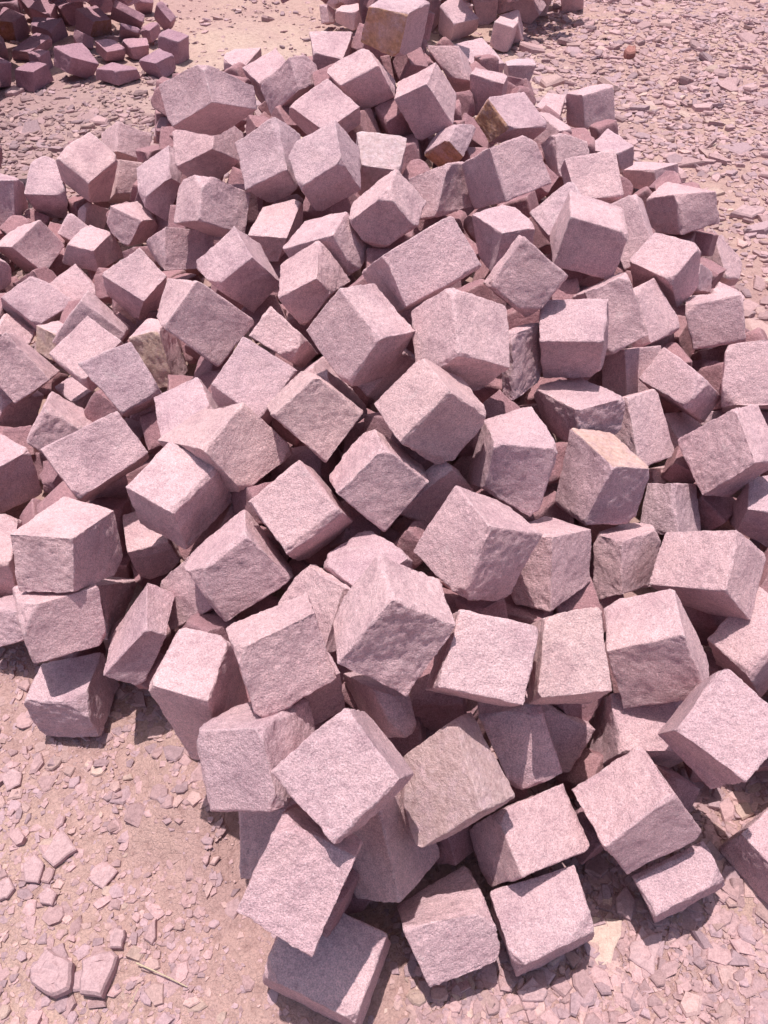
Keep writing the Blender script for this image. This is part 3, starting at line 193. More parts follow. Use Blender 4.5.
BURIED=[
[164,811,333,182,806,227,173,952,327,192,947,221,52,818,313,71,812,207,62,959,307,81,954,201],
[389,1749,300,421,1773,182,504,1848,350,535,1872,232,297,1857,297,328,1881,179,411,1956,347,443,1980,229],
[827,1498,181,859,1472,265,888,1566,178,920,1540,262,891,1438,138,923,1413,223,952,1507,136,984,1481,220],
[-123,1779,229,-227,1765,312,-120,1660,213,-224,1646,296,-207,1792,124,-312,1778,207,-204,1672,108,-309,1658,191],
[-857,2025,46,-762,1940,31,-923,1938,124,-828,1853,109,-804,2068,138,-709,1983,123,-869,1981,217,-775,1896,201],
[-15,840,102,31,899,175,64,884,16,110,943,89,60,752,126,106,811,199,139,796,40,185,855,113],
[-112,1509,398,-110,1421,326,-241,1536,360,-239,1449,289,-157,1428,495,-155,1341,423,-287,1455,457,-284,1368,386],
[114,909,137,146,901,50,186,848,169,218,840,82,165,976,150,197,968,62,237,915,182,269,907,95],
[285,1109,172,235,1011,199,274,1151,301,224,1053,328,409,1054,201,359,956,228,397,1096,330,347,998,357],
[53,1151,489,111,1116,448,80,1224,466,138,1189,424,2,1148,419,60,1113,378,29,1221,396,88,1187,355],
[1070,2098,183,1074,2176,111,1168,2109,200,1171,2186,127,1052,2161,250,1056,2239,178,1150,2172,267,1153,2250,194],
[132,1318,200,121,1398,261,164,1270,269,153,1350,330,28,1284,225,17,1364,286,60,1236,294,49,1316,355],
[-137,3252,615,-63,3314,553,-90,3149,568,-15,3211,506,-60,3247,702,14,3309,640,-13,3144,655,61,3206,593],
[-210,1611,263,-144,1628,341,-168,1538,244,-102,1555,322,-273,1558,328,-207,1575,406,-231,1485,309,-165,1502,387],
[52,660,102,81,589,44,120,631,170,148,561,112,105,707,69,133,636,12,172,679,137,200,608,80],
[-312,967,232,-392,1036,184,-311,1028,319,-391,1097,272,-388,908,274,-468,977,227,-387,969,361,-467,1038,314],
[-147,484,260,-78,445,253,-110,557,211,-41,518,204,-176,446,181,-107,406,174,-139,518,132,-70,479,125],
[1131,2407,273,996,2478,223,1099,2289,190,964,2360,140,1195,2459,173,1060,2530,124,1163,2340,91,1028,2412,41],
[1018,1581,89,919,1630,12,983,1651,178,884,1701,101,940,1491,130,841,1540,52,906,1561,219,807,1611,142],
[347,1629,497,327,1637,396,362,1726,501,343,1734,400,240,1645,519,221,1653,418,256,1742,523,236,1750,422],
[-686,1738,284,-595,1764,306,-646,1642,235,-556,1668,257,-693,1693,368,-603,1718,390,-654,1596,319,-563,1622,341],
[40,3081,536,128,3115,579,3,3040,643,91,3074,686,-6,3177,556,82,3210,599,-43,3136,664,45,3169,707],
[150,3495,768,107,3524,688,71,3451,795,28,3480,716,183,3405,718,139,3434,638,104,3361,745,60,3390,665],
[130,2942,573,161,2968,460,123,3071,600,154,3097,487,4,2942,538,35,2968,425,-4,3071,565,28,3097,452],
[974,2342,276,1042,2352,187,919,2272,226,987,2282,137,1034,2267,314,1103,2278,225,979,2197,264,1048,2207,175],
[-847,1965,275,-907,1946,192,-870,1871,313,-930,1852,230,-761,1923,222,-821,1904,139,-784,1829,260,-844,1810,177],
[-969,1703,41,-1049,1679,68,-967,1770,109,-1047,1746,135,-929,1639,104,-1008,1615,130,-927,1707,171,-1006,1682,198],
[215,1168,217,107,1227,158,301,1190,84,192,1249,24,260,1301,268,152,1360,208,346,1323,135,237,1382,75],
[259,1008,430,192,969,429,278,980,353,211,940,352,222,1072,398,155,1032,396,241,1044,321,173,1004,320],
[-914,1600,247,-965,1566,190,-865,1631,184,-916,1597,127,-959,1670,246,-1011,1635,189,-910,1701,183,-961,1666,125],
[604,699,228,561,760,185,556,625,171,513,686,128,677,703,162,634,764,119,629,629,105,586,690,61],
[537,777,71,482,698,55,479,825,31,424,746,14,491,791,154,436,712,137,433,840,113,378,761,97],
[150,1462,185,119,1527,291,75,1356,228,44,1421,334,51,1509,128,20,1574,233,-24,1403,171,-55,1467,276],
[-672,1760,263,-691,1667,301,-698,1733,183,-717,1639,221,-760,1786,282,-779,1692,320,-786,1759,202,-805,1665,240],
[-143,1268,427,-131,1188,381,-89,1235,497,-78,1155,450,-63,1305,383,-51,1225,337,-9,1272,453,2,1192,406],
[1004,2107,247,1095,2098,219,977,2041,181,1068,2032,152,1019,2030,317,1110,2021,289,992,1964,251,1083,1955,223],
[816,1204,262,763,1097,236,913,1168,214,860,1061,188,778,1250,152,725,1143,126,874,1214,103,822,1107,77],
[-686,1291,222,-682,1338,333,-782,1300,221,-778,1348,333,-676,1387,180,-672,1435,292,-772,1397,180,-768,1444,291],
[96,2880,536,2,2827,521,66,2906,629,-27,2853,614,143,2786,578,50,2733,562,113,2811,670,20,2758,655],
[-1053,3700,309,-1030,3720,434,-1082,3818,295,-1060,3838,420,-931,3727,283,-909,3748,408,-961,3845,269,-939,3866,394],
[483,1138,339,382,1108,337,514,1037,297,413,1007,295,474,1173,248,374,1143,246,505,1073,206,405,1042,204],
[288,1479,493,235,1567,489,328,1499,397,276,1587,393,350,1518,528,298,1606,524,391,1538,431,339,1626,427],
[145,3575,714,56,3557,740,136,3514,642,47,3496,669,117,3639,662,28,3622,688,108,3579,590,19,3561,617],
[-1100,1857,188,-1088,1784,128,-1090,1916,118,-1079,1844,58,-1195,1854,174,-1184,1782,114,-1186,1914,103,-1175,1841,43],
[250,3267,441,366,3266,369,309,3233,537,425,3233,465,270,3395,473,386,3395,401,330,3362,569,446,3361,497],
[302,3523,472,297,3445,500,283,3558,567,277,3481,594,387,3523,489,382,3446,517,368,3558,584,363,3481,612],
[445,699,37,472,711,118,491,631,31,518,643,113,370,646,69,397,658,150,416,578,64,442,590,145],
[-918,1770,104,-827,1879,70,-825,1671,35,-734,1780,1,-856,1752,214,-764,1861,179,-763,1653,145,-672,1762,110],
[-882,1536,269,-839,1552,182,-963,1477,219,-920,1493,132,-817,1437,283,-775,1453,196,-898,1378,232,-856,1394,145],
[442,826,187,499,892,227,373,836,268,430,902,308,402,886,145,459,952,185,333,896,226,390,962,266],
[-655,1787,224,-681,1863,154,-643,1850,288,-668,1926,219,-762,1778,253,-788,1854,184,-750,1841,318,-776,1917,248],
[-61,1598,278,-33,1602,371,-142,1624,301,-114,1628,394,-33,1698,265,-5,1703,358,-114,1724,288,-86,1728,380],
[390,1247,132,372,1159,114,313,1249,201,294,1161,183,457,1218,208,438,1130,190,380,1220,277,361,1132,259],
[-372,1169,66,-394,1089,147,-468,1226,97,-490,1146,178,-320,1221,131,-342,1141,212,-416,1278,162,-438,1198,243],
[457,2888,460,553,2853,392,504,2830,557,600,2794,489,506,2971,487,602,2936,419,553,2913,583,649,2877,515],
[472,2241,520,521,2145,449,574,2217,620,622,2121,549,567,2341,448,615,2245,377,668,2318,548,716,2222,477],
[367,1418,195,451,1476,239,417,1321,227,501,1379,271,316,1422,288,400,1480,332,366,1325,320,450,1383,364],
[-117,1288,261,-32,1321,217,-72,1293,352,13,1326,308,-153,1397,273,-69,1430,229,-108,1401,364,-24,1435,321],
[1115,1923,367,1071,2001,282,999,1895,401,954,1973,316,1112,1821,274,1068,1899,189,996,1792,308,952,1870,223],
[-455,1887,279,-527,1864,344,-526,1956,226,-598,1932,291,-419,1981,352,-491,1958,418,-489,2050,299,-561,2026,365],
[-406,2085,317,-305,2132,336,-400,2041,395,-299,2088,414,-452,2165,365,-351,2212,385,-447,2121,443,-346,2168,463],
[-146,2535,659,-72,2590,562,-254,2607,618,-179,2663,521,-176,2450,587,-102,2505,490,-284,2522,546,-209,2577,449],
[367,2231,592,304,2293,506,325,2120,542,262,2183,455,460,2228,522,397,2290,435,419,2117,472,356,2180,385],
[729,2345,309,719,2393,425,707,2246,348,697,2294,464,613,2363,291,603,2412,407,591,2265,330,581,2313,446],
[1083,1500,12,1128,1573,93,1030,1443,94,1074,1515,174,996,1566,2,1040,1638,82,943,1508,83,987,1580,163],
[902,1591,303,885,1605,226,828,1626,326,811,1640,249,863,1512,297,846,1526,220,789,1547,320,772,1561,243],
[106,3594,619,181,3604,696,88,3698,624,163,3708,700,184,3611,540,260,3620,617,167,3715,544,242,3725,621],
[-1060,1802,11,-974,1760,39,-1101,1747,54,-1015,1706,83,-1057,1854,79,-971,1812,107,-1098,1800,122,-1012,1758,151],
[1285,2818,318,1208,2874,305,1237,2759,347,1160,2815,333,1277,2789,245,1200,2845,232,1228,2730,274,1152,2786,260],
[294,3451,348,388,3373,405,312,3552,456,406,3473,514,381,3508,281,476,3429,338,399,3608,389,494,3530,447],
[4,784,141,-1,866,192,96,781,156,91,862,207,-8,742,207,-14,823,258,83,738,222,78,819,273],
[51,3404,518,-6,3330,564,102,3429,623,45,3355,668,136,3324,496,79,3250,541,187,3349,600,130,3275,646],
[533,2749,547,552,2756,459,474,2816,539,493,2823,451,467,2690,528,486,2696,440,409,2756,520,428,2763,432],
[415,2625,555,374,2533,567,509,2590,604,467,2497,617,456,2594,455,414,2501,467,550,2558,504,508,2466,517],
[-563,2906,542,-506,2987,475,-600,2866,461,-543,2947,395,-487,2847,535,-430,2928,469,-524,2807,455,-467,2888,388],
[472,1206,169,547,1254,142,493,1136,104,568,1184,77,527,1160,237,602,1208,210,548,1090,172,623,1138,145],
[-271,2442,404,-404,2417,355,-295,2368,505,-428,2343,455,-228,2339,339,-361,2314,289,-251,2265,440,-384,2240,390],
[-389,1536,345,-339,1598,282,-416,1472,260,-366,1534,197,-311,1486,358,-261,1549,295,-338,1422,273,-288,1484,210],
[99,2792,560,101,2737,650,192,2749,532,194,2694,621,45,2707,509,47,2652,599,138,2664,481,140,2609,570],
[77,3100,508,93,3202,495,164,3083,482,180,3185,468,103,3107,589,119,3209,576,191,3090,563,206,3192,549],
[1153,2660,299,1131,2656,219,1229,2591,281,1207,2587,202,1210,2728,279,1188,2724,200,1286,2660,262,1264,2655,182],
[-1449,2711,168,-1396,2672,80,-1346,2716,228,-1293,2676,140,-1431,2825,128,-1379,2786,40,-1328,2829,188,-1275,2790,100],
[-896,1467,124,-947,1452,65,-933,1566,131,-984,1550,72,-960,1439,187,-1011,1423,128,-997,1537,194,-1049,1521,135],
[2,1217,394,21,1289,360,-53,1206,339,-34,1277,305,61,1177,343,80,1248,309,6,1165,288,25,1237,254],
[-76,608,120,-10,583,83,-125,573,54,-60,548,18,-81,520,171,-15,495,134,-130,485,106,-65,460,69],
[1164,3240,381,1214,3233,312,1090,3192,333,1140,3186,264,1193,3167,409,1243,3160,340,1119,3119,360,1169,3113,292],
[-1045,3642,383,-982,3589,404,-1006,3706,426,-943,3653,447,-1006,3663,318,-943,3610,339,-967,3726,361,-904,3673,382],
[-161,2197,425,-307,2135,420,-139,2156,306,-286,2095,300,-214,2327,371,-360,2266,365,-192,2286,252,-338,2225,246],
[552,1470,94,519,1503,215,511,1345,116,478,1378,237,407,1509,44,374,1542,165,365,1384,66,333,1417,187],
[-524,2621,584,-529,2587,471,-419,2657,569,-424,2623,456,-565,2728,555,-570,2694,441,-460,2764,539,-465,2730,426],
[300,2622,435,242,2700,430,347,2664,524,288,2741,519,224,2569,501,165,2647,495,271,2610,589,212,2688,584],
[-378,1076,177,-319,1012,248,-339,1178,235,-279,1114,306,-284,1082,102,-224,1018,174,-245,1184,161,-185,1120,232],
[159,1250,324,202,1196,381,222,1227,256,264,1174,313,94,1165,293,136,1111,350,156,1142,225,199,1088,282],
[-103,3013,694,-47,3119,671,-188,3046,635,-132,3151,612,-56,2969,602,0,3074,580,-140,3001,543,-85,3106,521],
[838,2011,253,856,1898,259,813,2012,360,831,1900,366,930,2026,275,948,1914,281,905,2028,382,923,1916,388],
[-440,3147,507,-411,3136,592,-514,3100,527,-486,3090,611,-478,3217,529,-449,3206,613,-552,3171,549,-524,3160,633],
[-388,2736,501,-496,2739,508,-396,2720,391,-504,2723,399,-385,2860,483,-494,2863,491,-394,2844,374,-502,2847,381],
[1272,2319,151,1288,2231,217,1196,2276,112,1213,2188,178,1214,2359,218,1231,2270,284,1139,2315,178,1156,2227,244],
[-268,1319,332,-203,1267,407,-355,1259,366,-290,1207,441,-289,1385,395,-224,1333,470,-376,1324,429,-311,1273,504],
[182,3905,604,243,3894,546,200,3821,639,261,3810,581,251,3947,670,313,3937,612,270,3863,705,331,3853,647],
[-351,3210,513,-415,3152,535,-395,3278,564,-459,3219,585,-307,3187,582,-372,3129,603,-351,3254,633,-416,3196,654],
[128,1431,583,128,1364,470,37,1519,531,38,1452,418,39,1363,623,40,1297,510,-51,1451,570,-51,1384,457],
[704,3854,439,680,3908,492,665,3788,488,641,3842,541,618,3867,387,594,3921,441,578,3801,437,555,3855,490],
[-1053,3700,305,-1046,3682,186,-1131,3619,313,-1124,3601,193,-982,3633,320,-975,3615,201,-1060,3552,327,-1053,3534,208],
[-288,1323,351,-325,1218,322,-347,1367,271,-384,1262,242,-363,1333,411,-400,1228,382,-422,1376,331,-459,1271,302],
[-183,1606,362,-155,1581,455,-245,1545,364,-218,1521,457,-244,1670,397,-216,1646,490,-306,1610,399,-279,1585,492],
[504,4034,583,516,4015,478,417,4020,575,429,4001,470,520,3919,605,532,3900,500,433,3905,598,445,3887,492],
[-1581,3030,239,-1585,3081,150,-1512,2987,210,-1517,3037,121,-1519,3103,277,-1524,3153,188,-1451,3059,249,-1455,3110,160],
[-1597,3373,110,-1507,3365,73,-1626,3277,61,-1536,3269,24,-1573,3331,179,-1483,3323,142,-1602,3235,129,-1512,3227,92],
[227,2481,429,182,2468,493,240,2575,457,195,2562,521,294,2459,471,249,2446,535,307,2554,499,262,2541,563],
[-593,3614,569,-672,3652,522,-553,3700,573,-632,3738,526,-635,3630,654,-714,3668,607,-595,3716,657,-674,3754,610],
[-557,2115,246,-652,2099,235,-564,2201,185,-659,2185,174,-576,2174,331,-672,2158,320,-583,2260,270,-679,2244,259],
[1181,2990,356,1185,3072,370,1149,2975,445,1153,3057,460,1088,2999,324,1092,3082,339,1056,2985,414,1060,3067,429],
[163,1485,350,196,1527,275,229,1403,334,262,1445,259,219,1522,395,252,1563,320,285,1440,379,318,1482,304],
[-478,3185,482,-531,3248,387,-579,3111,490,-632,3173,395,-415,3090,384,-468,3152,289,-516,3015,391,-569,3078,297],
[465,2882,493,365,2807,527,390,2921,358,289,2846,393,397,3008,568,296,2933,602,321,3047,433,221,2972,467],
[-462,1581,246,-461,1730,218,-442,1559,128,-440,1708,100,-340,1583,266,-338,1733,238,-319,1561,149,-317,1710,121],
[-436,2382,376,-570,2367,342,-403,2349,259,-538,2335,225,-440,2511,339,-575,2497,305,-407,2479,222,-542,2464,188],
[-449,3286,478,-511,3276,531,-512,3335,413,-574,3325,467,-426,3370,519,-488,3360,573,-489,3419,455,-551,3409,509],
[-903,2545,132,-897,2579,230,-871,2451,164,-865,2485,262,-1004,2516,149,-998,2550,247,-972,2421,180,-966,2456,278],
[-549,2073,238,-527,2013,316,-645,2094,283,-622,2034,360,-508,2155,289,-485,2095,367,-604,2176,333,-581,2116,411],
[-771,1418,185,-651,1394,216,-757,1526,216,-637,1502,247,-736,1447,68,-616,1422,98,-722,1555,99,-601,1531,129],
[-451,1733,388,-477,1825,437,-548,1735,333,-573,1827,381,-402,1790,305,-428,1882,353,-499,1792,250,-524,1884,298],
[16,1512,458,-52,1539,431,-30,1467,532,-98,1494,505,5,1426,399,-63,1453,373,-41,1381,473,-109,1408,447],
[92,3819,713,69,3782,636,103,3733,751,80,3696,674,178,3819,687,155,3782,610,189,3733,725,166,3696,648],
[-1367,2965,9,-1403,2933,93,-1390,3048,30,-1427,3017,114,-1276,2980,53,-1313,2948,138,-1300,3063,74,-1337,3031,159],
[566,1957,566,555,2023,601,482,1946,560,472,2013,596,566,1996,492,555,2063,527,483,1985,486,472,2052,522],
[793,3100,425,755,3000,401,726,3146,341,688,3046,318,702,3115,507,663,3015,483,635,3161,423,596,3061,399],
[201,2781,484,265,2793,557,241,2855,438,304,2866,512,281,2704,427,344,2715,501,320,2777,382,383,2789,455],
[-1048,2712,187,-1090,2658,245,-970,2686,219,-1013,2632,277,-1045,2636,119,-1087,2583,177,-967,2610,151,-1010,2557,210],
[327,856,103,412,812,147,361,944,125,447,899,168,372,859,17,458,815,60,407,947,38,492,902,81],
[255,2003,589,253,1970,509,250,1911,627,248,1878,547,345,1998,589,342,1965,509,340,1906,626,337,1873,546],
[-935,3903,499,-1019,3912,525,-942,3806,512,-1026,3815,538,-963,3893,411,-1047,3903,437,-970,3796,423,-1054,3806,450],
[297,1851,584,217,1822,559,255,1888,679,174,1859,653,313,1772,622,233,1744,597,271,1810,717,190,1781,691],
[279,1518,404,278,1565,308,277,1613,450,275,1659,354,181,1515,404,179,1562,309,178,1610,450,176,1656,355],
[-3,3439,621,-47,3399,675,45,3352,596,1,3312,649,-66,3422,559,-109,3383,612,-17,3335,533,-61,3296,587],
[544,2853,448,472,2850,495,518,2765,403,446,2762,450,503,2896,389,431,2893,436,477,2808,343,405,2805,390],
[-895,3629,533,-945,3604,451,-863,3736,479,-913,3710,398,-987,3678,574,-1037,3652,492,-955,3784,521,-1005,3759,439],
[864,3389,373,781,3393,391,884,3368,469,801,3371,487,857,3312,357,774,3316,375,877,3291,453,794,3295,471],
[513,1802,435,467,1719,423,565,1784,361,519,1701,350,448,1845,378,402,1762,366,499,1827,304,454,1744,293],
[510,2417,611,453,2459,547,535,2337,538,478,2379,473,588,2471,578,531,2513,514,612,2391,504,555,2433,440],
[-455,3381,490,-520,3399,571,-466,3461,463,-532,3479,544,-373,3412,548,-438,3431,630,-384,3492,521,-450,3510,603],
[961,3514,345,1044,3539,369,928,3533,439,1012,3558,463,941,3605,320,1025,3630,344,909,3624,414,992,3649,438],
[-344,1327,268,-413,1353,139,-279,1223,213,-348,1249,83,-226,1424,225,-295,1450,95,-161,1320,169,-230,1346,40],
[162,2716,388,205,2755,533,28,2762,415,72,2802,561,197,2843,343,241,2883,488,63,2890,370,107,2929,516],
[590,2945,401,637,2919,292,482,2885,369,529,2859,260,650,2809,459,697,2783,350,542,2748,427,589,2722,318],
[45,2361,454,-81,2378,503,100,2374,593,-26,2391,642,34,2231,470,-92,2248,519,89,2243,609,-37,2260,658],
[1206,2864,287,1271,2909,276,1178,2921,354,1244,2966,343,1167,2909,233,1232,2953,222,1139,2965,299,1204,3010,288],
[1160,2176,262,1199,2095,207,1100,2109,317,1138,2029,262,1236,2164,331,1274,2084,276,1176,2098,387,1214,2017,331],
[495,1595,143,462,1490,198,400,1652,194,367,1546,249,567,1625,243,534,1520,298,472,1682,294,439,1576,349],
[-938,2610,231,-884,2752,201,-913,2573,96,-859,2714,66,-812,2570,265,-758,2711,235,-787,2532,131,-733,2673,101],
[-266,1959,358,-290,1997,478,-280,2105,309,-305,2143,429,-121,1981,380,-145,2019,501,-135,2126,331,-159,2164,452],
[104,1052,383,184,1035,358,105,1129,334,185,1112,310,76,1011,318,157,995,294,77,1088,270,158,1072,245],
[-725,2527,190,-670,2599,182,-736,2545,277,-682,2617,270,-790,2574,171,-735,2647,163,-802,2593,259,-747,2665,251],
[-77,890,183,-47,825,239,-133,915,241,-102,850,297,-12,952,219,19,887,275,-68,976,277,-37,911,333],
[732,2378,424,658,2368,505,642,2406,346,569,2396,427,743,2484,448,670,2474,529,654,2512,370,581,2502,451],
[204,3371,601,206,3272,607,305,3373,612,307,3274,617,215,3365,499,217,3267,504,316,3368,510,318,3269,515],
[370,1610,321,333,1683,260,463,1658,322,426,1731,261,344,1659,395,307,1732,335,437,1707,396,400,1780,335],
[-1,3606,663,-117,3568,657,26,3512,733,-90,3474,727,25,3540,564,-91,3502,558,53,3446,634,-63,3408,629],
[596,3559,476,633,3602,526,623,3485,519,660,3528,570,518,3563,530,555,3606,580,545,3489,573,582,3532,624],
[-1027,2468,263,-1041,2362,223,-986,2512,136,-1000,2405,96,-1162,2498,230,-1175,2391,190,-1121,2541,103,-1134,2434,62],
[-106,3872,785,-10,3884,800,-91,3782,764,5,3794,779,-116,3850,871,-20,3863,885,-102,3760,850,-5,3773,864],
[601,3673,476,481,3654,502,579,3764,444,460,3746,470,617,3713,577,497,3694,603,595,3804,544,476,3785,570],
[-1211,2169,37,-1108,2155,45,-1227,2097,111,-1123,2083,120,-1208,2232,99,-1104,2218,107,-1223,2160,173,-1120,2146,181],
[416,3902,595,498,3841,547,392,3943,503,474,3882,455,342,3817,577,424,3756,528,318,3858,485,400,3797,436],
[-769,1442,100,-760,1437,182,-668,1420,88,-659,1415,170,-792,1336,96,-784,1331,178,-691,1314,84,-683,1309,166],
[-1579,3368,144,-1626,3420,69,-1509,3371,101,-1556,3423,27,-1558,3446,185,-1605,3498,110,-1488,3449,142,-1535,3501,68],
[780,3526,485,777,3604,426,694,3557,531,690,3635,472,732,3479,426,729,3557,367,646,3510,472,642,3588,413],
[-158,1215,262,-248,1214,322,-156,1330,266,-246,1330,327,-91,1210,361,-181,1209,422,-89,1325,366,-178,1325,426],
[-1198,1906,43,-1209,1823,55,-1300,1920,49,-1310,1836,60,-1192,1917,126,-1203,1833,138,-1294,1931,132,-1304,1847,143],
[-1434,3406,178,-1382,3469,177,-1428,3400,96,-1376,3463,95,-1368,3352,186,-1316,3415,185,-1363,3346,104,-1311,3409,103],
[793,3462,339,785,3545,362,895,3470,344,888,3553,367,791,3439,422,783,3522,445,894,3447,427,886,3530,450],
[-656,1263,153,-609,1273,69,-581,1301,200,-534,1310,116,-694,1353,142,-647,1363,58,-619,1391,188,-572,1400,104],
[-546,3540,632,-557,3509,564,-626,3562,634,-636,3531,566,-565,3471,666,-575,3440,598,-644,3493,668,-655,3462,600],
[-985,2730,152,-1058,2668,190,-1033,2742,79,-1107,2680,117,-1028,2806,193,-1101,2744,231,-1076,2818,121,-1149,2756,159],
[-1212,2894,65,-1242,2952,16,-1118,2933,54,-1149,2991,5,-1228,2955,148,-1259,3013,99,-1135,2995,137,-1165,3053,88],
[-859,2354,205,-904,2368,121,-935,2394,253,-980,2408,169,-895,2278,211,-940,2292,128,-971,2319,259,-1016,2333,175],
[-143,3300,715,-129,3210,670,-245,3304,674,-230,3214,630,-175,3257,790,-160,3167,746,-276,3261,750,-262,3171,705],
[703,2042,444,706,2112,346,620,2146,516,623,2217,418,590,1983,398,594,2054,300,507,2088,470,510,2158,372],
[869,2091,268,972,2210,286,771,2180,241,874,2300,259,905,2084,114,1008,2203,133,806,2173,87,910,2293,106],
[12,1526,238,-62,1614,276,-83,1433,268,-157,1520,306,-46,1539,95,-120,1627,133,-141,1446,125,-215,1534,162],
[-700,2986,266,-755,3065,140,-843,2916,284,-898,2995,158,-653,2865,169,-708,2944,43,-796,2795,188,-851,2874,62],
[-283,1614,315,-330,1631,413,-368,1654,267,-415,1671,366,-247,1692,318,-294,1710,416,-332,1733,270,-379,1750,368],
[-276,1186,265,-196,1121,221,-218,1224,317,-137,1158,273,-259,1254,196,-178,1189,152,-200,1292,248,-119,1226,204],
[-668,1957,307,-689,1955,217,-649,1872,304,-669,1870,214,-582,1978,287,-602,1976,198,-563,1892,284,-583,1891,195],
[247,1505,469,232,1509,545,226,1407,470,212,1411,546,160,1523,451,146,1527,528,140,1425,452,125,1429,529],
[-494,2357,334,-586,2340,375,-457,2351,414,-550,2334,455,-480,2246,320,-573,2230,361,-444,2240,400,-537,2224,441],
[-1579,3258,180,-1484,3271,123,-1630,3190,79,-1535,3203,21,-1540,3164,223,-1445,3177,166,-1591,3096,122,-1496,3109,65],
[-29,3498,736,-103,3549,726,24,3562,678,-51,3614,668,-5,3546,810,-80,3597,801,47,3610,752,-28,3662,743],
[232,1920,532,156,1856,606,131,1963,465,55,1899,539,222,2028,616,146,1964,689,121,2071,549,45,2007,622],
[-1255,3622,100,-1356,3676,158,-1254,3524,193,-1356,3578,251,-1321,3564,39,-1422,3618,97,-1320,3465,132,-1422,3520,190],
[1042,3063,403,1116,3020,321,969,3062,338,1043,3020,256,1020,2972,430,1093,2930,347,946,2971,364,1020,2929,282],
[72,2427,600,33,2520,544,-10,2364,553,-49,2458,497,140,2403,513,101,2496,457,58,2341,465,19,2434,410],
[-1138,3379,177,-1123,3464,173,-1048,3361,137,-1033,3447,133,-1098,3375,268,-1083,3461,265,-1008,3358,228,-993,3443,225],
[-234,2618,488,-324,2672,456,-284,2589,584,-375,2643,553,-277,2515,435,-368,2569,404,-327,2487,532,-418,2541,501],
[845,3132,396,957,3148,355,827,3071,322,939,3088,281,880,3045,459,993,3061,418,862,2984,385,974,3001,344],
[-561,3334,528,-605,3366,604,-505,3288,580,-548,3320,656,-621,3258,526,-665,3290,602,-565,3212,577,-609,3244,654],
[-986,3486,363,-887,3470,372,-979,3569,433,-880,3554,441,-972,3538,299,-873,3523,307,-965,3621,368,-866,3606,377],
[469,1492,449,446,1546,384,377,1454,449,355,1509,385,495,1428,385,472,1482,321,403,1390,385,381,1445,321],
[-298,1757,392,-384,1716,302,-222,1776,310,-309,1735,220,-336,1861,381,-423,1820,292,-261,1881,299,-348,1840,210],
[1033,2740,342,1079,2831,321,1044,2711,238,1089,2801,217,1135,2695,365,1180,2785,345,1146,2665,261,1191,2756,241],
[701,2707,517,666,2798,455,584,2660,513,549,2751,451,729,2645,411,694,2736,349,611,2598,407,577,2689,345],
[-880,2835,173,-948,2878,128,-897,2880,242,-966,2923,197,-952,2755,207,-1021,2799,162,-970,2801,276,-1038,2844,231],
[450,2103,494,494,2057,388,322,2071,455,367,2025,349,462,1990,547,506,1945,441,334,1959,508,378,1913,402],
[-681,1703,202,-647,1656,107,-776,1665,187,-742,1618,92,-655,1620,252,-622,1573,157,-750,1582,238,-717,1535,143],
[332,2363,491,271,2365,565,309,2462,470,248,2464,545,407,2394,552,347,2395,627,384,2493,531,324,2494,606],
[336,1362,419,362,1339,293,285,1458,391,312,1435,265,222,1299,406,249,1276,281,172,1395,378,198,1372,253],
[920,2043,122,909,1928,117,818,2051,169,807,1936,165,959,2036,206,948,1922,202,857,2044,254,846,1929,250],
[196,2473,494,79,2483,510,196,2558,446,79,2568,463,213,2525,586,97,2534,602,213,2610,538,97,2619,555],
[-708,2853,278,-688,2910,361,-760,2793,331,-740,2850,414,-790,2908,260,-770,2965,343,-842,2847,313,-822,2904,396],
[-816,3181,323,-774,3140,272,-865,3207,262,-824,3166,211,-868,3111,336,-827,3070,285,-918,3136,276,-876,3096,225],
[-51,3438,855,-90,3404,775,14,3473,809,-25,3439,729,-99,3516,846,-138,3482,766,-35,3550,799,-74,3516,719],
[161,673,94,247,662,178,141,761,125,227,750,209,235,714,23,321,704,107,216,803,55,301,792,138],
[90,3765,728,113,3782,829,56,3875,718,78,3892,819,197,3796,699,219,3813,800,162,3906,688,185,3923,789],
[681,761,151,679,850,146,690,756,66,688,845,61,768,763,160,766,852,155,777,759,75,776,848,70],
[85,1047,35,1,1122,97,153,1018,163,69,1093,224,4,940,55,-80,1015,116,72,911,182,-12,986,244],
[47,1755,379,184,1714,342,4,1714,265,141,1673,228,23,1625,434,161,1584,398,-20,1584,321,118,1544,284],
[-274,3745,602,-140,3663,606,-265,3765,736,-132,3683,740,-192,3877,577,-58,3795,581,-183,3897,710,-50,3815,714],
[-33,2665,509,56,2721,433,-56,2776,563,33,2832,486,-141,2693,404,-52,2749,327,-165,2804,457,-75,2860,381],
[672,3271,442,548,3339,444,608,3156,381,485,3224,383,698,3321,320,574,3389,322,634,3206,259,510,3274,261],
[-641,2787,227,-711,2878,305,-582,2897,152,-652,2988,230,-519,2792,332,-588,2883,409,-459,2902,256,-529,2993,334],
[-816,2067,126,-858,2015,67,-838,2144,72,-880,2093,14,-891,2076,170,-932,2024,111,-913,2154,117,-954,2102,58],
[-134,898,133,-129,816,121,-197,885,196,-192,803,184,-75,893,192,-70,811,180,-138,880,255,-133,798,243],
[-1221,2829,137,-1172,2769,157,-1158,2861,79,-1109,2801,99,-1256,2777,69,-1207,2717,90,-1193,2809,12,-1144,2749,32],
[494,2619,477,534,2678,508,458,2677,413,498,2736,444,555,2603,428,595,2662,460,519,2662,364,559,2721,395],
[-1636,3160,72,-1657,3076,99,-1718,3188,94,-1740,3105,121,-1609,3178,148,-1630,3094,175,-1692,3206,170,-1713,3122,197],
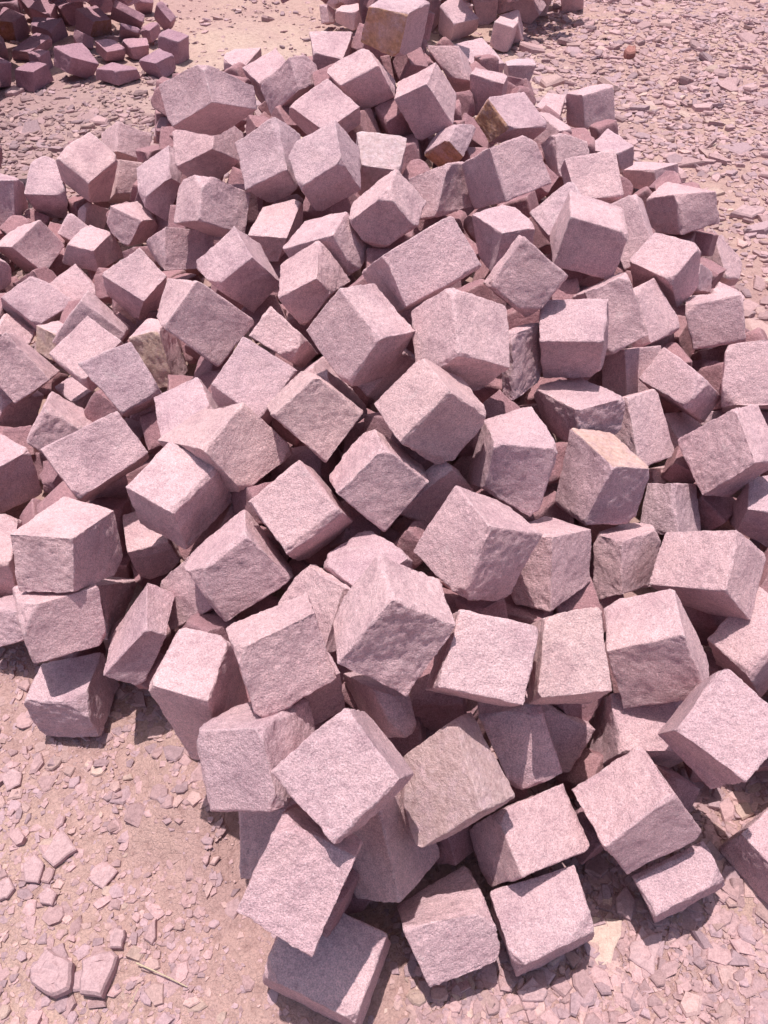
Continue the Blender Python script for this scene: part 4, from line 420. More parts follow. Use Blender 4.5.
[69,1415,407,101,1363,317,155,1427,431,187,1375,340,71,1517,349,102,1465,259,156,1529,373,188,1477,282],
[718,3291,408,759,3182,356,638,3236,460,679,3127,409,789,3274,499,830,3165,447,709,3219,551,750,3110,499],
[-778,2273,158,-655,2200,207,-789,2336,279,-667,2263,328,-711,2360,120,-588,2287,169,-722,2422,240,-600,2350,290],
[437,1937,455,419,1843,530,424,1851,346,405,1758,421,292,1963,452,273,1870,528,278,1877,343,260,1784,419],
[-835,2313,176,-895,2379,160,-757,2374,137,-817,2440,120,-817,2353,274,-877,2420,258,-738,2414,234,-798,2481,218],
[-275,2859,508,-374,2793,602,-167,2785,569,-266,2719,663,-291,2772,431,-389,2706,525,-183,2699,492,-281,2632,586],
[240,2242,623,222,2265,534,165,2158,616,147,2182,527,306,2185,595,288,2208,506,230,2102,588,212,2125,499],
[41,2140,468,-69,2127,483,37,2222,516,-72,2209,531,60,2085,565,-49,2072,579,57,2167,613,-53,2153,627],
[-394,1415,124,-471,1333,70,-488,1464,182,-564,1382,129,-378,1345,209,-454,1262,156,-471,1393,268,-547,1311,214],
[-515,2654,299,-440,2691,327,-501,2571,370,-426,2608,398,-561,2699,361,-486,2736,389,-546,2616,432,-472,2653,460],
[1115,1719,360,1017,1689,380,1136,1607,294,1038,1577,314,1081,1769,265,983,1739,286,1101,1657,199,1003,1627,219],
[653,2042,222,591,1943,138,592,1978,342,530,1879,259,761,1964,235,699,1865,152,700,1901,356,638,1801,272],
[1168,1502,126,1183,1441,68,1078,1506,98,1094,1444,40,1146,1437,189,1161,1375,132,1056,1441,162,1071,1379,104],
[-869,3036,238,-923,3020,169,-816,3100,181,-870,3084,113,-933,3117,270,-987,3101,201,-880,3181,213,-934,3165,145],
[638,3682,389,704,3717,365,688,3606,412,754,3641,388,650,3712,462,715,3747,438,699,3635,485,765,3670,461],
[-588,1223,17,-591,1279,80,-505,1200,40,-507,1256,103,-623,1156,75,-625,1212,138,-540,1133,98,-542,1189,161],
[-573,3387,481,-603,3301,482,-646,3413,480,-677,3327,481,-574,3389,572,-604,3303,573,-648,3414,571,-678,3329,571],
[1019,1866,181,987,1767,165,1020,1880,97,988,1781,81,937,1893,184,905,1794,168,938,1906,100,905,1808,84],
[929,2557,332,899,2513,406,926,2479,285,897,2436,359,837,2576,306,808,2532,380,835,2498,259,805,2454,333],
[831,2437,384,798,2393,292,746,2384,440,714,2339,348,907,2339,404,875,2294,313,823,2285,461,791,2241,369],
[-692,1078,59,-579,1011,65,-688,1096,175,-575,1028,181,-638,1168,44,-525,1100,50,-635,1185,160,-521,1118,166],
[-1607,3553,55,-1666,3537,146,-1571,3660,97,-1630,3643,188,-1515,3502,105,-1574,3486,196,-1479,3609,147,-1538,3592,238],
[-1382,3286,47,-1373,3251,134,-1397,3193,11,-1388,3158,99,-1473,3296,60,-1464,3261,148,-1488,3202,24,-1479,3167,112],
[-56,3603,859,19,3633,818,-13,3612,943,62,3642,901,-86,3686,866,-11,3716,824,-43,3695,950,32,3725,908],
[-10,1836,418,-33,1835,329,-115,1860,445,-138,1860,357,-30,1745,423,-53,1745,335,-135,1770,450,-158,1770,362],
[-785,2170,150,-819,2250,192,-714,2174,200,-748,2254,242,-836,2109,226,-869,2189,267,-764,2113,276,-798,2193,318],
[1309,2522,219,1284,2435,175,1235,2564,179,1210,2476,135,1255,2499,295,1230,2412,251,1181,2541,255,1156,2453,211],
[856,1058,34,784,1075,20,849,1084,106,776,1101,92,835,988,58,763,1004,44,828,1014,129,755,1030,115],
[-575,1046,194,-546,1040,120,-622,978,182,-593,972,107,-509,995,225,-480,989,150,-556,927,212,-527,921,137],
[-1468,2860,41,-1537,2817,20,-1501,2877,118,-1570,2834,97,-1432,2790,71,-1501,2746,51,-1465,2806,148,-1534,2763,128],
[-347,1195,355,-279,1224,305,-305,1129,374,-238,1158,324,-311,1237,428,-244,1266,378,-270,1171,446,-202,1200,396],
[-70,2224,454,-118,2228,515,-71,2135,459,-119,2139,520,-133,2222,404,-181,2226,465,-134,2133,409,-183,2137,470],
[437,3652,478,490,3701,575,530,3651,429,582,3700,525,457,3554,517,510,3603,614,549,3552,468,602,3602,565],
[-716,1128,142,-712,1114,54,-811,1167,132,-807,1154,44,-755,1039,154,-751,1025,67,-850,1078,144,-846,1064,56],
[-826,3762,566,-877,3812,546,-887,3715,601,-938,3766,581,-837,3725,500,-888,3776,480,-897,3678,536,-948,3729,516],
[151,1724,594,106,1769,490,125,1857,662,80,1902,559,39,1686,626,-6,1731,522,13,1819,694,-32,1864,591],
[-193,1910,238,-51,1921,190,-159,1818,316,-18,1829,268,-163,2014,348,-22,2025,300,-130,1922,426,12,1932,378],
[1070,1914,28,995,2043,2,1202,1996,53,1127,2125,27,1041,1922,156,965,2051,130,1173,2004,181,1098,2133,155],
[-227,1083,130,-125,982,75,-175,1063,266,-72,962,211,-132,1191,109,-30,1089,54,-80,1171,245,23,1069,190],
[-689,2367,141,-672,2405,291,-766,2475,122,-749,2513,272,-563,2451,106,-547,2489,256,-640,2559,87,-624,2597,237],
[412,2349,396,463,2438,388,482,2315,465,533,2403,457,346,2394,484,397,2483,477,417,2359,553,468,2448,546],
[1201,1865,245,1116,1922,219,1252,1918,193,1167,1975,167,1215,1915,309,1130,1972,284,1266,1968,258,1181,2025,232],
[-484,3056,576,-397,3036,504,-473,2959,617,-386,2939,546,-420,3093,643,-333,3072,572,-408,2996,685,-321,2975,614],
[-1566,2915,194,-1638,2897,232,-1618,2981,124,-1691,2963,162,-1553,2990,254,-1625,2972,292,-1605,3055,185,-1678,3037,222],
[-1277,2272,101,-1358,2239,161,-1251,2175,82,-1332,2142,143,-1333,2271,26,-1414,2238,86,-1307,2175,7,-1388,2141,68],
[-713,3402,480,-740,3503,398,-591,3466,518,-618,3567,436,-774,3463,576,-802,3564,495,-653,3527,614,-680,3628,533],
[-763,3443,343,-825,3389,384,-711,3365,319,-773,3311,360,-809,3437,266,-871,3383,307,-756,3358,242,-818,3304,283],
[1210,1663,276,1194,1807,319,1085,1670,207,1070,1815,250,1279,1706,154,1264,1851,197,1155,1713,85,1140,1858,128],
[-26,3660,712,-26,3698,796,-112,3686,700,-112,3725,784,1,3732,679,1,3770,763,-86,3758,667,-86,3797,751],
[-203,3432,690,-130,3431,629,-268,3445,610,-195,3444,550,-212,3329,681,-139,3327,621,-277,3341,601,-205,3340,541],
[-632,3258,486,-668,3259,361,-740,3251,517,-776,3252,391,-626,3142,483,-662,3143,358,-734,3136,514,-770,3137,389],
[202,3118,517,306,3098,532,195,3145,603,299,3125,618,222,3205,492,327,3184,507,215,3231,578,320,3211,593],
[300,3065,547,218,3054,560,290,3023,446,208,3011,460,282,3154,511,200,3142,524,272,3111,411,190,3100,424],
[-254,3486,631,-264,3574,617,-271,3499,727,-281,3587,712,-338,3474,619,-349,3562,605,-355,3487,714,-365,3575,700],
[750,2586,275,810,2678,319,817,2515,333,877,2606,376,671,2591,374,731,2683,417,738,2520,431,798,2611,475],
[93,2046,549,18,2098,565,48,1971,579,-27,2023,595,59,2027,452,-16,2079,469,15,1953,482,-61,2005,498],
[191,3808,871,82,3843,814,129,3764,962,20,3798,904,186,3706,818,77,3740,761,124,3661,908,16,3696,851],
[492,3486,530,552,3410,540,436,3433,469,495,3357,479,446,3459,595,506,3383,605,390,3406,533,450,3330,544],
[1096,1190,281,1021,1114,191,1116,1281,188,1041,1205,98,995,1247,316,920,1172,226,1015,1339,224,940,1263,133],
[-1512,2451,188,-1391,2446,205,-1509,2571,204,-1389,2566,221,-1492,2469,50,-1372,2464,67,-1490,2588,66,-1369,2583,82],
[-1471,2303,176,-1556,2246,181,-1407,2211,216,-1493,2154,221,-1451,2261,51,-1536,2204,56,-1388,2170,91,-1473,2113,96],
[1027,1566,313,1056,1506,180,1082,1462,372,1112,1401,239,1167,1639,311,1196,1579,178,1222,1535,370,1252,1475,237],
[-1546,2598,181,-1611,2663,175,-1551,2585,82,-1615,2649,76,-1487,2657,170,-1551,2721,165,-1492,2643,71,-1556,2708,66],
[8,3642,780,-1,3658,695,80,3598,764,71,3614,680,52,3712,788,43,3727,703,125,3668,772,116,3683,688],
[84,3440,579,134,3440,504,165,3482,632,214,3482,557,48,3540,554,98,3540,480,129,3582,608,179,3582,533],
[140,2259,581,220,2217,501,214,2348,608,294,2305,528,90,2326,496,170,2284,416,164,2415,522,244,2372,443],
[-786,3706,426,-825,3733,536,-683,3737,456,-722,3763,566,-763,3600,459,-803,3627,569,-660,3631,489,-700,3657,599],
[-528,2463,414,-459,2427,473,-510,2539,438,-441,2504,497,-467,2469,346,-398,2434,405,-449,2546,370,-380,2510,429],
[1310,1984,156,1289,2056,243,1198,1962,147,1177,2033,234,1300,2060,91,1279,2132,179,1188,2038,82,1167,2109,170],
[-82,3408,683,-138,3360,766,-13,3350,695,-68,3302,778,-127,3341,614,-182,3292,697,-57,3282,626,-112,3234,710],
[-1257,1648,115,-1216,1586,54,-1325,1557,162,-1284,1495,101,-1172,1625,195,-1131,1563,133,-1240,1534,242,-1199,1472,180],
[589,1392,139,544,1346,80,571,1327,202,526,1282,143,666,1347,115,620,1302,56,648,1282,178,602,1237,118],
[359,2650,488,357,2646,395,429,2568,489,427,2565,396,423,2705,484,421,2702,391,493,2624,486,491,2620,393],
[-1042,2317,83,-1000,2322,175,-1020,2426,66,-977,2431,158,-947,2290,41,-905,2296,133,-925,2399,24,-882,2405,116],
[999,1640,136,1068,1684,86,988,1710,185,1058,1755,135,938,1671,78,1008,1715,29,928,1741,127,997,1786,78],
[-1680,2944,66,-1661,2930,139,-1651,3033,75,-1632,3020,148,-1594,2919,39,-1575,2905,111,-1565,3008,48,-1545,2994,120],
[605,3134,420,539,3207,474,574,3057,487,509,3130,541,520,3109,352,455,3181,405,490,3032,419,424,3104,473],
[-607,3207,498,-647,3278,483,-580,3206,417,-621,3277,403,-523,3260,524,-564,3331,509,-497,3259,444,-537,3330,429],
[1049,1051,69,1041,953,79,939,1061,74,930,963,84,1054,1060,157,1046,962,167,944,1070,162,935,972,172],
[-212,1326,289,-204,1389,341,-282,1314,314,-274,1377,366,-241,1377,231,-233,1440,283,-311,1366,256,-303,1428,308],
[1311,1839,342,1300,1904,439,1257,1933,273,1245,1998,370,1428,1891,322,1416,1956,419,1374,1985,252,1362,2050,349],
[480,1915,388,511,1827,441,551,1969,436,582,1881,489,542,1896,319,573,1808,372,612,1949,367,644,1861,420],
[1123,1360,116,1093,1298,58,1063,1326,184,1033,1264,126,1200,1292,150,1170,1229,92,1140,1258,217,1110,1195,160],
[1307,2132,218,1300,2041,99,1307,2032,295,1299,1940,177,1463,2127,212,1455,2035,93,1462,2027,289,1455,1935,171],
[-257,3292,521,-340,3296,543,-237,3286,598,-319,3289,620,-264,3192,515,-346,3196,537,-243,3186,591,-326,3189,614],
[-1587,2410,37,-1515,2433,83,-1635,2385,124,-1563,2409,170,-1622,2504,44,-1550,2527,90,-1669,2479,131,-1597,2503,177],
[-1346,1791,187,-1412,1720,132,-1266,1704,203,-1332,1633,148,-1298,1818,97,-1364,1747,41,-1218,1731,112,-1284,1660,57],
[-1212,1461,194,-1362,1491,157,-1233,1318,158,-1382,1349,121,-1179,1485,79,-1328,1516,42,-1199,1343,43,-1348,1374,6],
[-434,1514,187,-466,1572,299,-434,1398,248,-466,1456,360,-563,1500,158,-595,1558,270,-563,1383,219,-595,1442,330],
[1172,1405,176,1094,1437,204,1169,1338,245,1091,1370,272,1131,1351,122,1053,1383,150,1128,1285,191,1050,1316,218],
[-1437,1772,179,-1528,1768,121,-1379,1739,91,-1470,1736,33,-1421,1887,147,-1512,1884,89,-1363,1855,59,-1454,1851,1],
[1344,1509,49,1255,1505,17,1334,1609,63,1246,1605,31,1309,1493,146,1221,1489,113,1300,1592,159,1211,1588,127],
[-1395,2368,102,-1485,2322,128,-1431,2403,36,-1521,2357,62,-1418,2443,154,-1508,2397,180,-1454,2477,88,-1544,2431,114],
[1371,2305,237,1331,2296,157,1351,2208,257,1311,2199,178,1461,2278,194,1420,2269,114,1441,2180,214,1401,2172,135],
[-422,914,121,-343,873,158,-392,892,34,-313,850,71,-465,837,126,-386,796,163,-435,815,39,-356,773,76],
[-1448,3548,303,-1422,3451,302,-1389,3563,363,-1363,3467,362,-1385,3565,236,-1359,3469,235,-1326,3581,296,-1299,3485,295],
[-1882,3264,42,-1855,3304,132,-1774,3224,27,-1747,3264,117,-1910,3167,94,-1883,3207,184,-1802,3128,79,-1775,3167,169],
[313,4055,808,399,3965,810,234,3981,842,320,3890,844,338,4082,925,424,3991,928,259,4008,959,345,3917,961],
[-199,3657,781,-254,3627,738,-136,3601,740,-192,3571,696,-185,3717,721,-240,3687,678,-122,3661,680,-177,3631,637],
[233,4176,786,286,4256,849,338,4124,764,391,4204,827,222,4119,867,275,4199,930,326,4067,845,379,4147,909],
[849,2789,376,952,2760,306,792,2685,335,896,2657,265,893,2729,466,997,2700,396,837,2625,425,941,2597,355],
[1274,1676,409,1234,1660,310,1345,1750,368,1305,1734,270,1207,1748,424,1167,1732,325,1278,1822,384,1238,1806,285],
[1458,2102,397,1480,2049,297,1409,2203,332,1431,2149,232,1349,2051,401,1370,1997,301,1300,2152,337,1321,2098,236],
[1008,870,65,1025,851,147,920,837,75,937,818,158,983,947,87,999,928,170,894,914,98,911,896,181],
[-1858,3602,240,-1821,3583,326,-1861,3688,261,-1823,3668,346,-1784,3612,209,-1747,3592,295,-1786,3697,230,-1749,3678,315],
[-1333,1882,102,-1418,1939,20,-1309,2000,159,-1394,2057,77,-1424,1862,181,-1508,1919,99,-1400,1980,238,-1485,2037,156],
[1545,2191,155,1544,2272,144,1605,2198,208,1605,2279,197,1482,2200,226,1481,2280,215,1542,2207,278,1542,2288,268],
[-1997,3366,204,-1944,3418,141,-1948,3290,182,-1895,3342,119,-1927,3389,281,-1874,3440,219,-1878,3312,259,-1825,3364,197],
[1359,1844,283,1410,1924,251,1276,1885,255,1326,1965,223,1369,1804,198,1419,1883,166,1286,1845,169,1336,1924,137],
[-1596,2565,229,-1555,2510,105,-1624,2694,163,-1582,2640,39,-1709,2529,206,-1668,2475,83,-1737,2659,140,-1695,2604,17],
[1149,1194,208,1138,1218,106,1053,1180,215,1042,1204,112,1160,1102,185,1149,1126,83,1064,1088,192,1053,1112,90],
[-1644,2685,13,-1677,2781,22,-1602,2692,89,-1634,2788,99,-1715,2657,55,-1748,2752,64,-1673,2664,131,-1706,2759,141],
[-1005,3198,351,-924,3158,297,-960,3309,337,-879,3269,284,-1059,3208,262,-978,3169,208,-1014,3319,248,-933,3280,194],
[-386,3605,616,-380,3636,692,-357,3677,584,-351,3708,660,-305,3575,622,-299,3606,697,-277,3647,589,-270,3678,665],
[129,3895,846,91,3983,846,69,3869,780,31,3957,780,194,3924,775,156,4011,776,134,3898,709,95,3985,710],
[-1710,3001,219,-1689,3083,289,-1826,3026,225,-1805,3108,295,-1701,3064,142,-1680,3146,212,-1817,3089,148,-1796,3171,218],
[882,743,153,808,738,220,860,833,137,787,828,204,942,770,221,868,764,288,920,860,205,847,854,272],
[-1868,3220,256,-1804,3283,214,-1790,3139,252,-1726,3202,211,-1837,3246,344,-1773,3309,302,-1759,3165,340,-1695,3229,299],
[13,3997,1012,28,3989,877,68,3883,1026,84,3875,891,152,4067,1024,168,4059,889,208,3953,1038,224,3945,903],
[-824,3837,429,-769,3730,446,-902,3803,472,-847,3697,489,-782,3875,535,-727,3769,553,-860,3842,578,-805,3736,596],
[-142,2464,528,-94,2462,449,-209,2410,489,-161,2407,410,-94,2382,560,-46,2379,481,-161,2327,521,-113,2325,442],
[490,2022,420,524,2020,349,424,1983,388,458,1981,317,529,1938,441,564,1936,370,463,1899,410,498,1897,339],
[-1840,3360,282,-1829,3307,368,-1916,3434,338,-1904,3381,424,-1738,3439,317,-1726,3386,403,-1813,3513,372,-1802,3459,458],
[1212,1338,214,1150,1416,164,1182,1259,129,1120,1336,78,1297,1368,156,1236,1446,106,1267,1289,70,1206,1367,20],
[-1854,3571,138,-1798,3582,196,-1807,3483,110,-1751,3494,168,-1911,3520,202,-1856,3531,260,-1864,3432,174,-1809,3443,232],
[-1283,1267,159,-1265,1318,81,-1210,1183,121,-1192,1234,42,-1204,1314,207,-1186,1365,129,-1130,1230,169,-1113,1281,91],
[-52,3665,1047,-140,3703,1069,-67,3693,939,-156,3730,961,-2,3770,1066,-91,3808,1089,-18,3798,959,-106,3835,981],
[-35,3828,977,-8,3793,892,51,3838,1001,79,3803,916,-35,3912,942,-7,3877,857,51,3922,966,79,3886,881],
[-992,1183,79,-1055,1143,40,-1036,1251,79,-1099,1211,40,-1032,1158,170,-1095,1117,131,-1076,1226,169,-1139,1185,130],
[-1713,2216,60,-1743,2348,46,-1589,2239,17,-1619,2371,3,-1682,2234,159,-1712,2366,145,-1558,2257,117,-1588,2389,102],
[491,1033,151,437,1033,84,422,989,208,367,989,141,520,958,128,466,958,62,451,914,186,396,914,119],
[-1989,3635,320,-1880,3630,361,-1959,3560,232,-1849,3555,273,-2016,3552,380,-1906,3548,422,-1985,3478,292,-1876,3473,334],
[-186,4006,965,-149,3906,1004,-88,4057,1001,-51,3956,1041,-134,3983,858,-97,3883,897,-36,4033,894,1,3933,934],
[249,3852,913,217,3805,1006,177,3820,872,145,3773,965,200,3932,936,168,3885,1029,128,3900,896,96,3853,989],
[1255,1692,141,1301,1756,238,1371,1675,96,1418,1740,194,1265,1589,204,1311,1654,302,1381,1572,160,1427,1637,257],
[1237,3147,253,1195,3060,266,1262,3148,346,1221,3062,359,1330,3098,228,1288,3011,241,1356,3099,321,1314,3013,334],
[-256,3867,918,-228,3900,987,-182,3894,875,-154,3926,944,-210,3777,941,-182,3809,1011,-136,3804,898,-107,3836,968],
[-1244,1508,71,-1201,1483,149,-1197,1577,67,-1154,1552,145,-1187,1467,26,-1144,1442,104,-1140,1536,22,-1097,1511,100],
[-205,3606,1055,-239,3707,1124,-298,3635,965,-332,3736,1034,-116,3682,989,-151,3783,1057,-209,3711,899,-244,3812,967],
[-1759,3428,153,-1690,3387,116,-1705,3466,212,-1636,3426,175,-1750,3487,106,-1681,3446,69,-1695,3525,165,-1626,3485,128],
[-91,3516,608,-162,3527,675,-97,3428,615,-168,3438,682,-161,3515,534,-232,3525,601,-167,3426,542,-238,3437,609],
[-1649,2786,237,-1678,2887,207,-1618,2762,131,-1647,2863,100,-1549,2821,259,-1578,2922,228,-1518,2798,153,-1547,2899,122],
[-1753,3800,531,-1763,3853,475,-1811,3837,577,-1821,3890,521,-1809,3755,498,-1819,3808,442,-1866,3792,544,-1877,3845,488],
[-169,4007,902,-184,3965,822,-262,4014,916,-278,3972,837,-168,3911,953,-183,3869,873,-261,3918,967,-277,3876,888],
[-1805,4046,613,-1776,3966,538,-1856,4093,543,-1827,4014,468,-1881,3997,636,-1851,3917,561,-1932,4044,565,-1903,3964,491],
[-1935,4037,404,-1842,4058,419,-1939,4001,481,-1846,4023,496,-1956,4108,436,-1864,4130,450,-1960,4072,513,-1868,4094,528],
[1181,1064,31,1112,1126,66,1196,1024,132,1128,1086,167,1110,995,15,1042,1057,49,1125,955,116,1057,1017,150],
[-1574,2248,113,-1603,2242,16,-1653,2219,139,-1682,2213,42,-1544,2164,110,-1573,2158,13,-1624,2135,135,-1653,2129,38],
[-1829,3457,351,-1745,3488,378,-1833,3512,299,-1748,3543,326,-1793,3407,296,-1709,3438,323,-1796,3462,244,-1712,3493,271],
[-1193,4338,849,-1273,4287,798,-1148,4264,852,-1229,4213,801,-1158,4356,774,-1238,4306,723,-1113,4283,777,-1194,4232,726],
[-308,3797,950,-318,3847,845,-246,3876,982,-255,3927,878,-396,3851,984,-405,3902,879,-333,3931,1017,-343,3981,912],
[-815,3629,478,-790,3555,547,-918,3623,510,-893,3549,578,-799,3696,545,-773,3621,613,-902,3689,576,-877,3615,645],
[1216,2902,461,1205,2993,450,1132,2890,447,1121,2981,436,1232,2893,374,1221,2984,363,1148,2881,360,1137,2972,349],
[-1812,3349,154,-1848,3401,219,-1725,3398,164,-1761,3450,229,-1785,3288,218,-1822,3340,283,-1698,3337,228,-1735,3389,293],
[-2098,3428,190,-2067,3444,316,-2039,3518,164,-2008,3534,291,-1993,3354,174,-1963,3370,300,-1934,3444,148,-1903,3460,275],
[-277,3472,741,-243,3463,615,-406,3510,704,-372,3500,578,-310,3357,741,-277,3348,615,-439,3395,703,-405,3386,577],
[-53,3890,881,-61,3928,802,25,3860,859,17,3897,780,-15,3965,913,-23,4003,833,63,3934,891,55,3972,812],
[1225,1841,97,1266,1886,175,1320,1853,39,1361,1899,116,1266,1729,141,1307,1774,219,1362,1742,83,1403,1787,160],
[-473,4046,915,-425,4119,964,-435,4071,840,-387,4144,889,-397,3984,933,-349,4056,982,-359,4008,858,-311,4081,906],
[-1871,3812,232,-1856,3734,233,-1949,3797,244,-1934,3719,244,-1859,3815,317,-1844,3737,317,-1936,3800,329,-1922,3722,329],
[-42,1833,586,-62,1898,543,32,1883,628,12,1948,585,-98,1860,654,-119,1925,611,-24,1910,696,-44,1975,653],
[-1995,3697,294,-1955,3739,240,-1972,3625,255,-1932,3667,201,-1921,3693,346,-1881,3735,292,-1898,3621,307,-1858,3663,253],
[-1342,2140,194,-1377,2165,106,-1379,2056,185,-1414,2081,97,-1256,2107,151,-1291,2131,62,-1293,2023,142,-1328,2048,53],
[-1964,3662,291,-1953,3569,266,-2013,3678,207,-2002,3586,182,-2050,3639,337,-2039,3546,312,-2099,3655,253,-2088,3563,228],
[845,757,151,912,782,83,845,829,178,912,854,110,779,778,94,847,803,26,780,850,121,847,875,53],
[1044,1047,298,1049,1029,208,1062,1130,282,1067,1112,192,957,1065,290,962,1046,200,975,1148,274,980,1129,183],
[-1648,2084,172,-1677,2064,55,-1558,1995,165,-1586,1975,49,-1559,2178,134,-1587,2158,17,-1468,2088,127,-1496,2068,11],
[-1854,3175,288,-1940,3177,317,-1887,3210,185,-1973,3213,214,-1842,3263,315,-1928,3266,344,-1876,3299,212,-1962,3301,241],
[49,3603,903,-3,3617,800,72,3506,879,21,3520,775,128,3632,867,77,3646,764,152,3535,843,101,3549,740],
[-468,3825,924,-452,3721,949,-367,3850,963,-350,3747,987,-431,3810,837,-415,3706,862,-330,3835,876,-313,3732,901],
[-207,3772,946,-260,3738,883,-188,3836,896,-241,3802,833,-278,3820,981,-331,3786,918,-259,3884,931,-312,3850,868],
[1110,2150,339,1065,2190,262,1192,2174,304,1147,2213,227,1107,2221,378,1061,2261,301,1188,2245,342,1143,2284,265],
[-2143,3411,168,-2233,3440,288,-2087,3291,240,-2176,3320,360,-2237,3337,116,-2326,3366,236,-2180,3216,188,-2270,3245,308],
[-1798,2098,150,-1847,2179,63,-1669,2153,129,-1719,2235,42,-1823,2197,258,-1873,2279,172,-1695,2253,237,-1744,2335,151],
[658,1471,190,666,1610,210,546,1486,131,555,1625,150,715,1482,85,724,1621,105,604,1497,26,612,1636,45],
[-2162,3266,154,-2073,3366,105,-2072,3160,103,-1983,3260,54,-2098,3265,271,-2009,3365,223,-2007,3159,220,-1918,3259,172],
[-1904,3536,460,-1856,3630,369,-1797,3467,444,-1750,3562,353,-1844,3604,563,-1797,3699,473,-1737,3536,547,-1690,3631,457],
[-1793,2902,64,-1921,2844,77,-1775,2891,205,-1903,2833,217,-1744,2790,49,-1872,2732,61,-1725,2779,189,-1853,2721,201],
[1687,2318,290,1604,2316,201,1664,2200,314,1581,2198,225,1784,2281,201,1701,2279,112,1761,2163,225,1678,2161,136],
[1484,2361,240,1479,2239,194,1591,2388,155,1586,2266,109,1397,2401,143,1392,2280,97,1504,2428,58,1499,2307,12],
[-1455,3625,179,-1450,3673,322,-1492,3755,137,-1488,3803,280,-1312,3661,163,-1308,3708,306,-1350,3791,121,-1345,3838,264],
[-1388,1665,227,-1503,1714,177,-1448,1530,235,-1563,1578,184,-1340,1637,93,-1456,1685,42,-1400,1501,100,-1516,1550,49],
[1373,1802,119,1490,1756,194,1425,1936,120,1542,1889,194,1437,1778,3,1554,1731,77,1490,1911,4,1607,1864,78],
[-1978,2933,162,-1851,2875,200,-1938,3063,226,-1811,3005,264,-1926,2972,48,-1799,2914,86,-1886,3103,112,-1758,3045,150],
[-379,885,233,-292,969,285,-341,924,105,-254,1009,157,-282,786,232,-195,870,283,-244,825,104,-157,910,155],
[-2250,3196,148,-2102,3200,87,-2268,3084,98,-2120,3088,37,-2200,3136,265,-2052,3140,204,-2218,3024,215,-2070,3028,154],
[-1888,2462,108,-1763,2458,74,-1850,2532,239,-1725,2528,205,-1900,2585,46,-1775,2580,12,-1862,2654,177,-1738,2650,144],
[-808,2989,266,-802,3067,385,-740,3081,203,-734,3159,322,-687,2925,303,-681,3003,422,-619,3016,240,-613,3094,359],
[-2049,3288,487,-1982,3424,532,-2119,3362,366,-2052,3498,411,-1943,3261,409,-1877,3397,454,-2013,3336,289,-1946,3472,333],
[541,1744,222,613,1662,303,634,1828,225,706,1746,307,604,1680,104,675,1598,185,696,1764,107,768,1683,189],
[-332,2970,473,-249,3087,482,-240,2911,386,-157,3029,395,-271,2919,572,-188,3037,581,-179,2860,485,-96,2978,495],
[557,955,81,646,1022,17,660,908,176,750,975,111,531,1071,167,621,1138,102,635,1023,261,724,1091,197],
[918,2876,236,796,2843,233,898,2941,355,775,2908,352,948,2760,304,826,2727,302,927,2826,423,805,2792,421],
[-876,3365,178,-844,3435,314,-1012,3423,179,-981,3493,316,-831,3473,112,-799,3543,249,-967,3531,114,-936,3601,251],
[-2037,3778,338,-2089,3877,442,-1954,3869,293,-2007,3968,396,-1943,3737,424,-1996,3835,528,-1861,3828,379,-1913,3927,483],
[1238,1438,145,1340,1340,169,1161,1391,278,1263,1293,302,1304,1524,214,1406,1426,238,1227,1476,346,1329,1378,371],
[-986,3246,98,-1053,3124,178,-1098,3268,37,-1165,3146,117,-1020,3324,189,-1087,3202,269,-1132,3346,128,-1199,3223,208],
[624,2193,198,740,2165,172,621,2080,305,737,2052,280,662,2271,282,778,2244,256,659,2159,389,775,2131,363],
[-2033,3614,592,-1982,3761,638,-2058,3668,444,-2007,3815,489,-1896,3578,557,-1846,3724,602,-1921,3632,408,-1870,3778,453],
[955,842,195,904,783,95,985,721,252,934,662,152,1090,843,126,1038,784,26,1119,721,183,1068,662,83],
[-2154,3216,414,-2028,3135,419,-2091,3305,305,-1965,3224,311,-2204,3131,315,-2078,3050,321,-2141,3221,206,-2015,3139,212],
[-2113,3623,338,-2128,3531,252,-2133,3723,234,-2147,3632,148,-2261,3621,365,-2276,3530,279,-2281,3722,260,-2295,3630,175],
[-1943,2764,217,-1887,2810,99,-2050,2859,203,-1994,2905,85,-2028,2658,135,-1972,2703,17,-2134,2753,121,-2078,2798,4],
[113,1747,296,215,1768,363,42,1774,397,144,1795,464,110,1899,254,213,1919,320,39,1926,355,141,1946,422],
[1543,2055,202,1531,2075,82,1599,1939,177,1588,1959,57,1674,2120,200,1662,2139,80,1731,2003,175,1719,2023,55],
[716,1884,137,755,1784,73,814,1868,224,853,1767,161,790,1956,68,829,1856,4,888,1940,155,927,1839,92],
[-635,1575,105,-662,1676,191,-557,1653,38,-584,1754,124,-521,1533,188,-548,1635,275,-443,1611,121,-470,1712,208],
[-1538,1976,125,-1635,2027,211,-1600,1846,132,-1697,1897,218,-1625,2011,6,-1722,2062,93,-1687,1881,14,-1784,1932,100],
[1140,971,268,1089,950,149,1027,1030,305,977,1009,187,1093,855,309,1042,833,190,980,914,346,930,892,228],
[283,1977,372,152,1945,430,243,2089,345,113,2057,402,325,2022,495,195,1990,552,286,2134,468,156,2102,525],
[-335,2039,377,-417,1930,298,-206,1969,339,-288,1860,260,-327,2117,261,-409,2008,181,-198,2048,223,-280,1939,143],
[-2205,3570,32,-2234,3632,134,-2059,3571,72,-2088,3634,174,-2223,3450,100,-2252,3512,202,-2077,3451,140,-2106,3514,243],
[-37,1229,54,82,1252,86,-44,1128,155,74,1150,187,-84,1335,156,35,1357,188,-92,1233,258,27,1255,289],
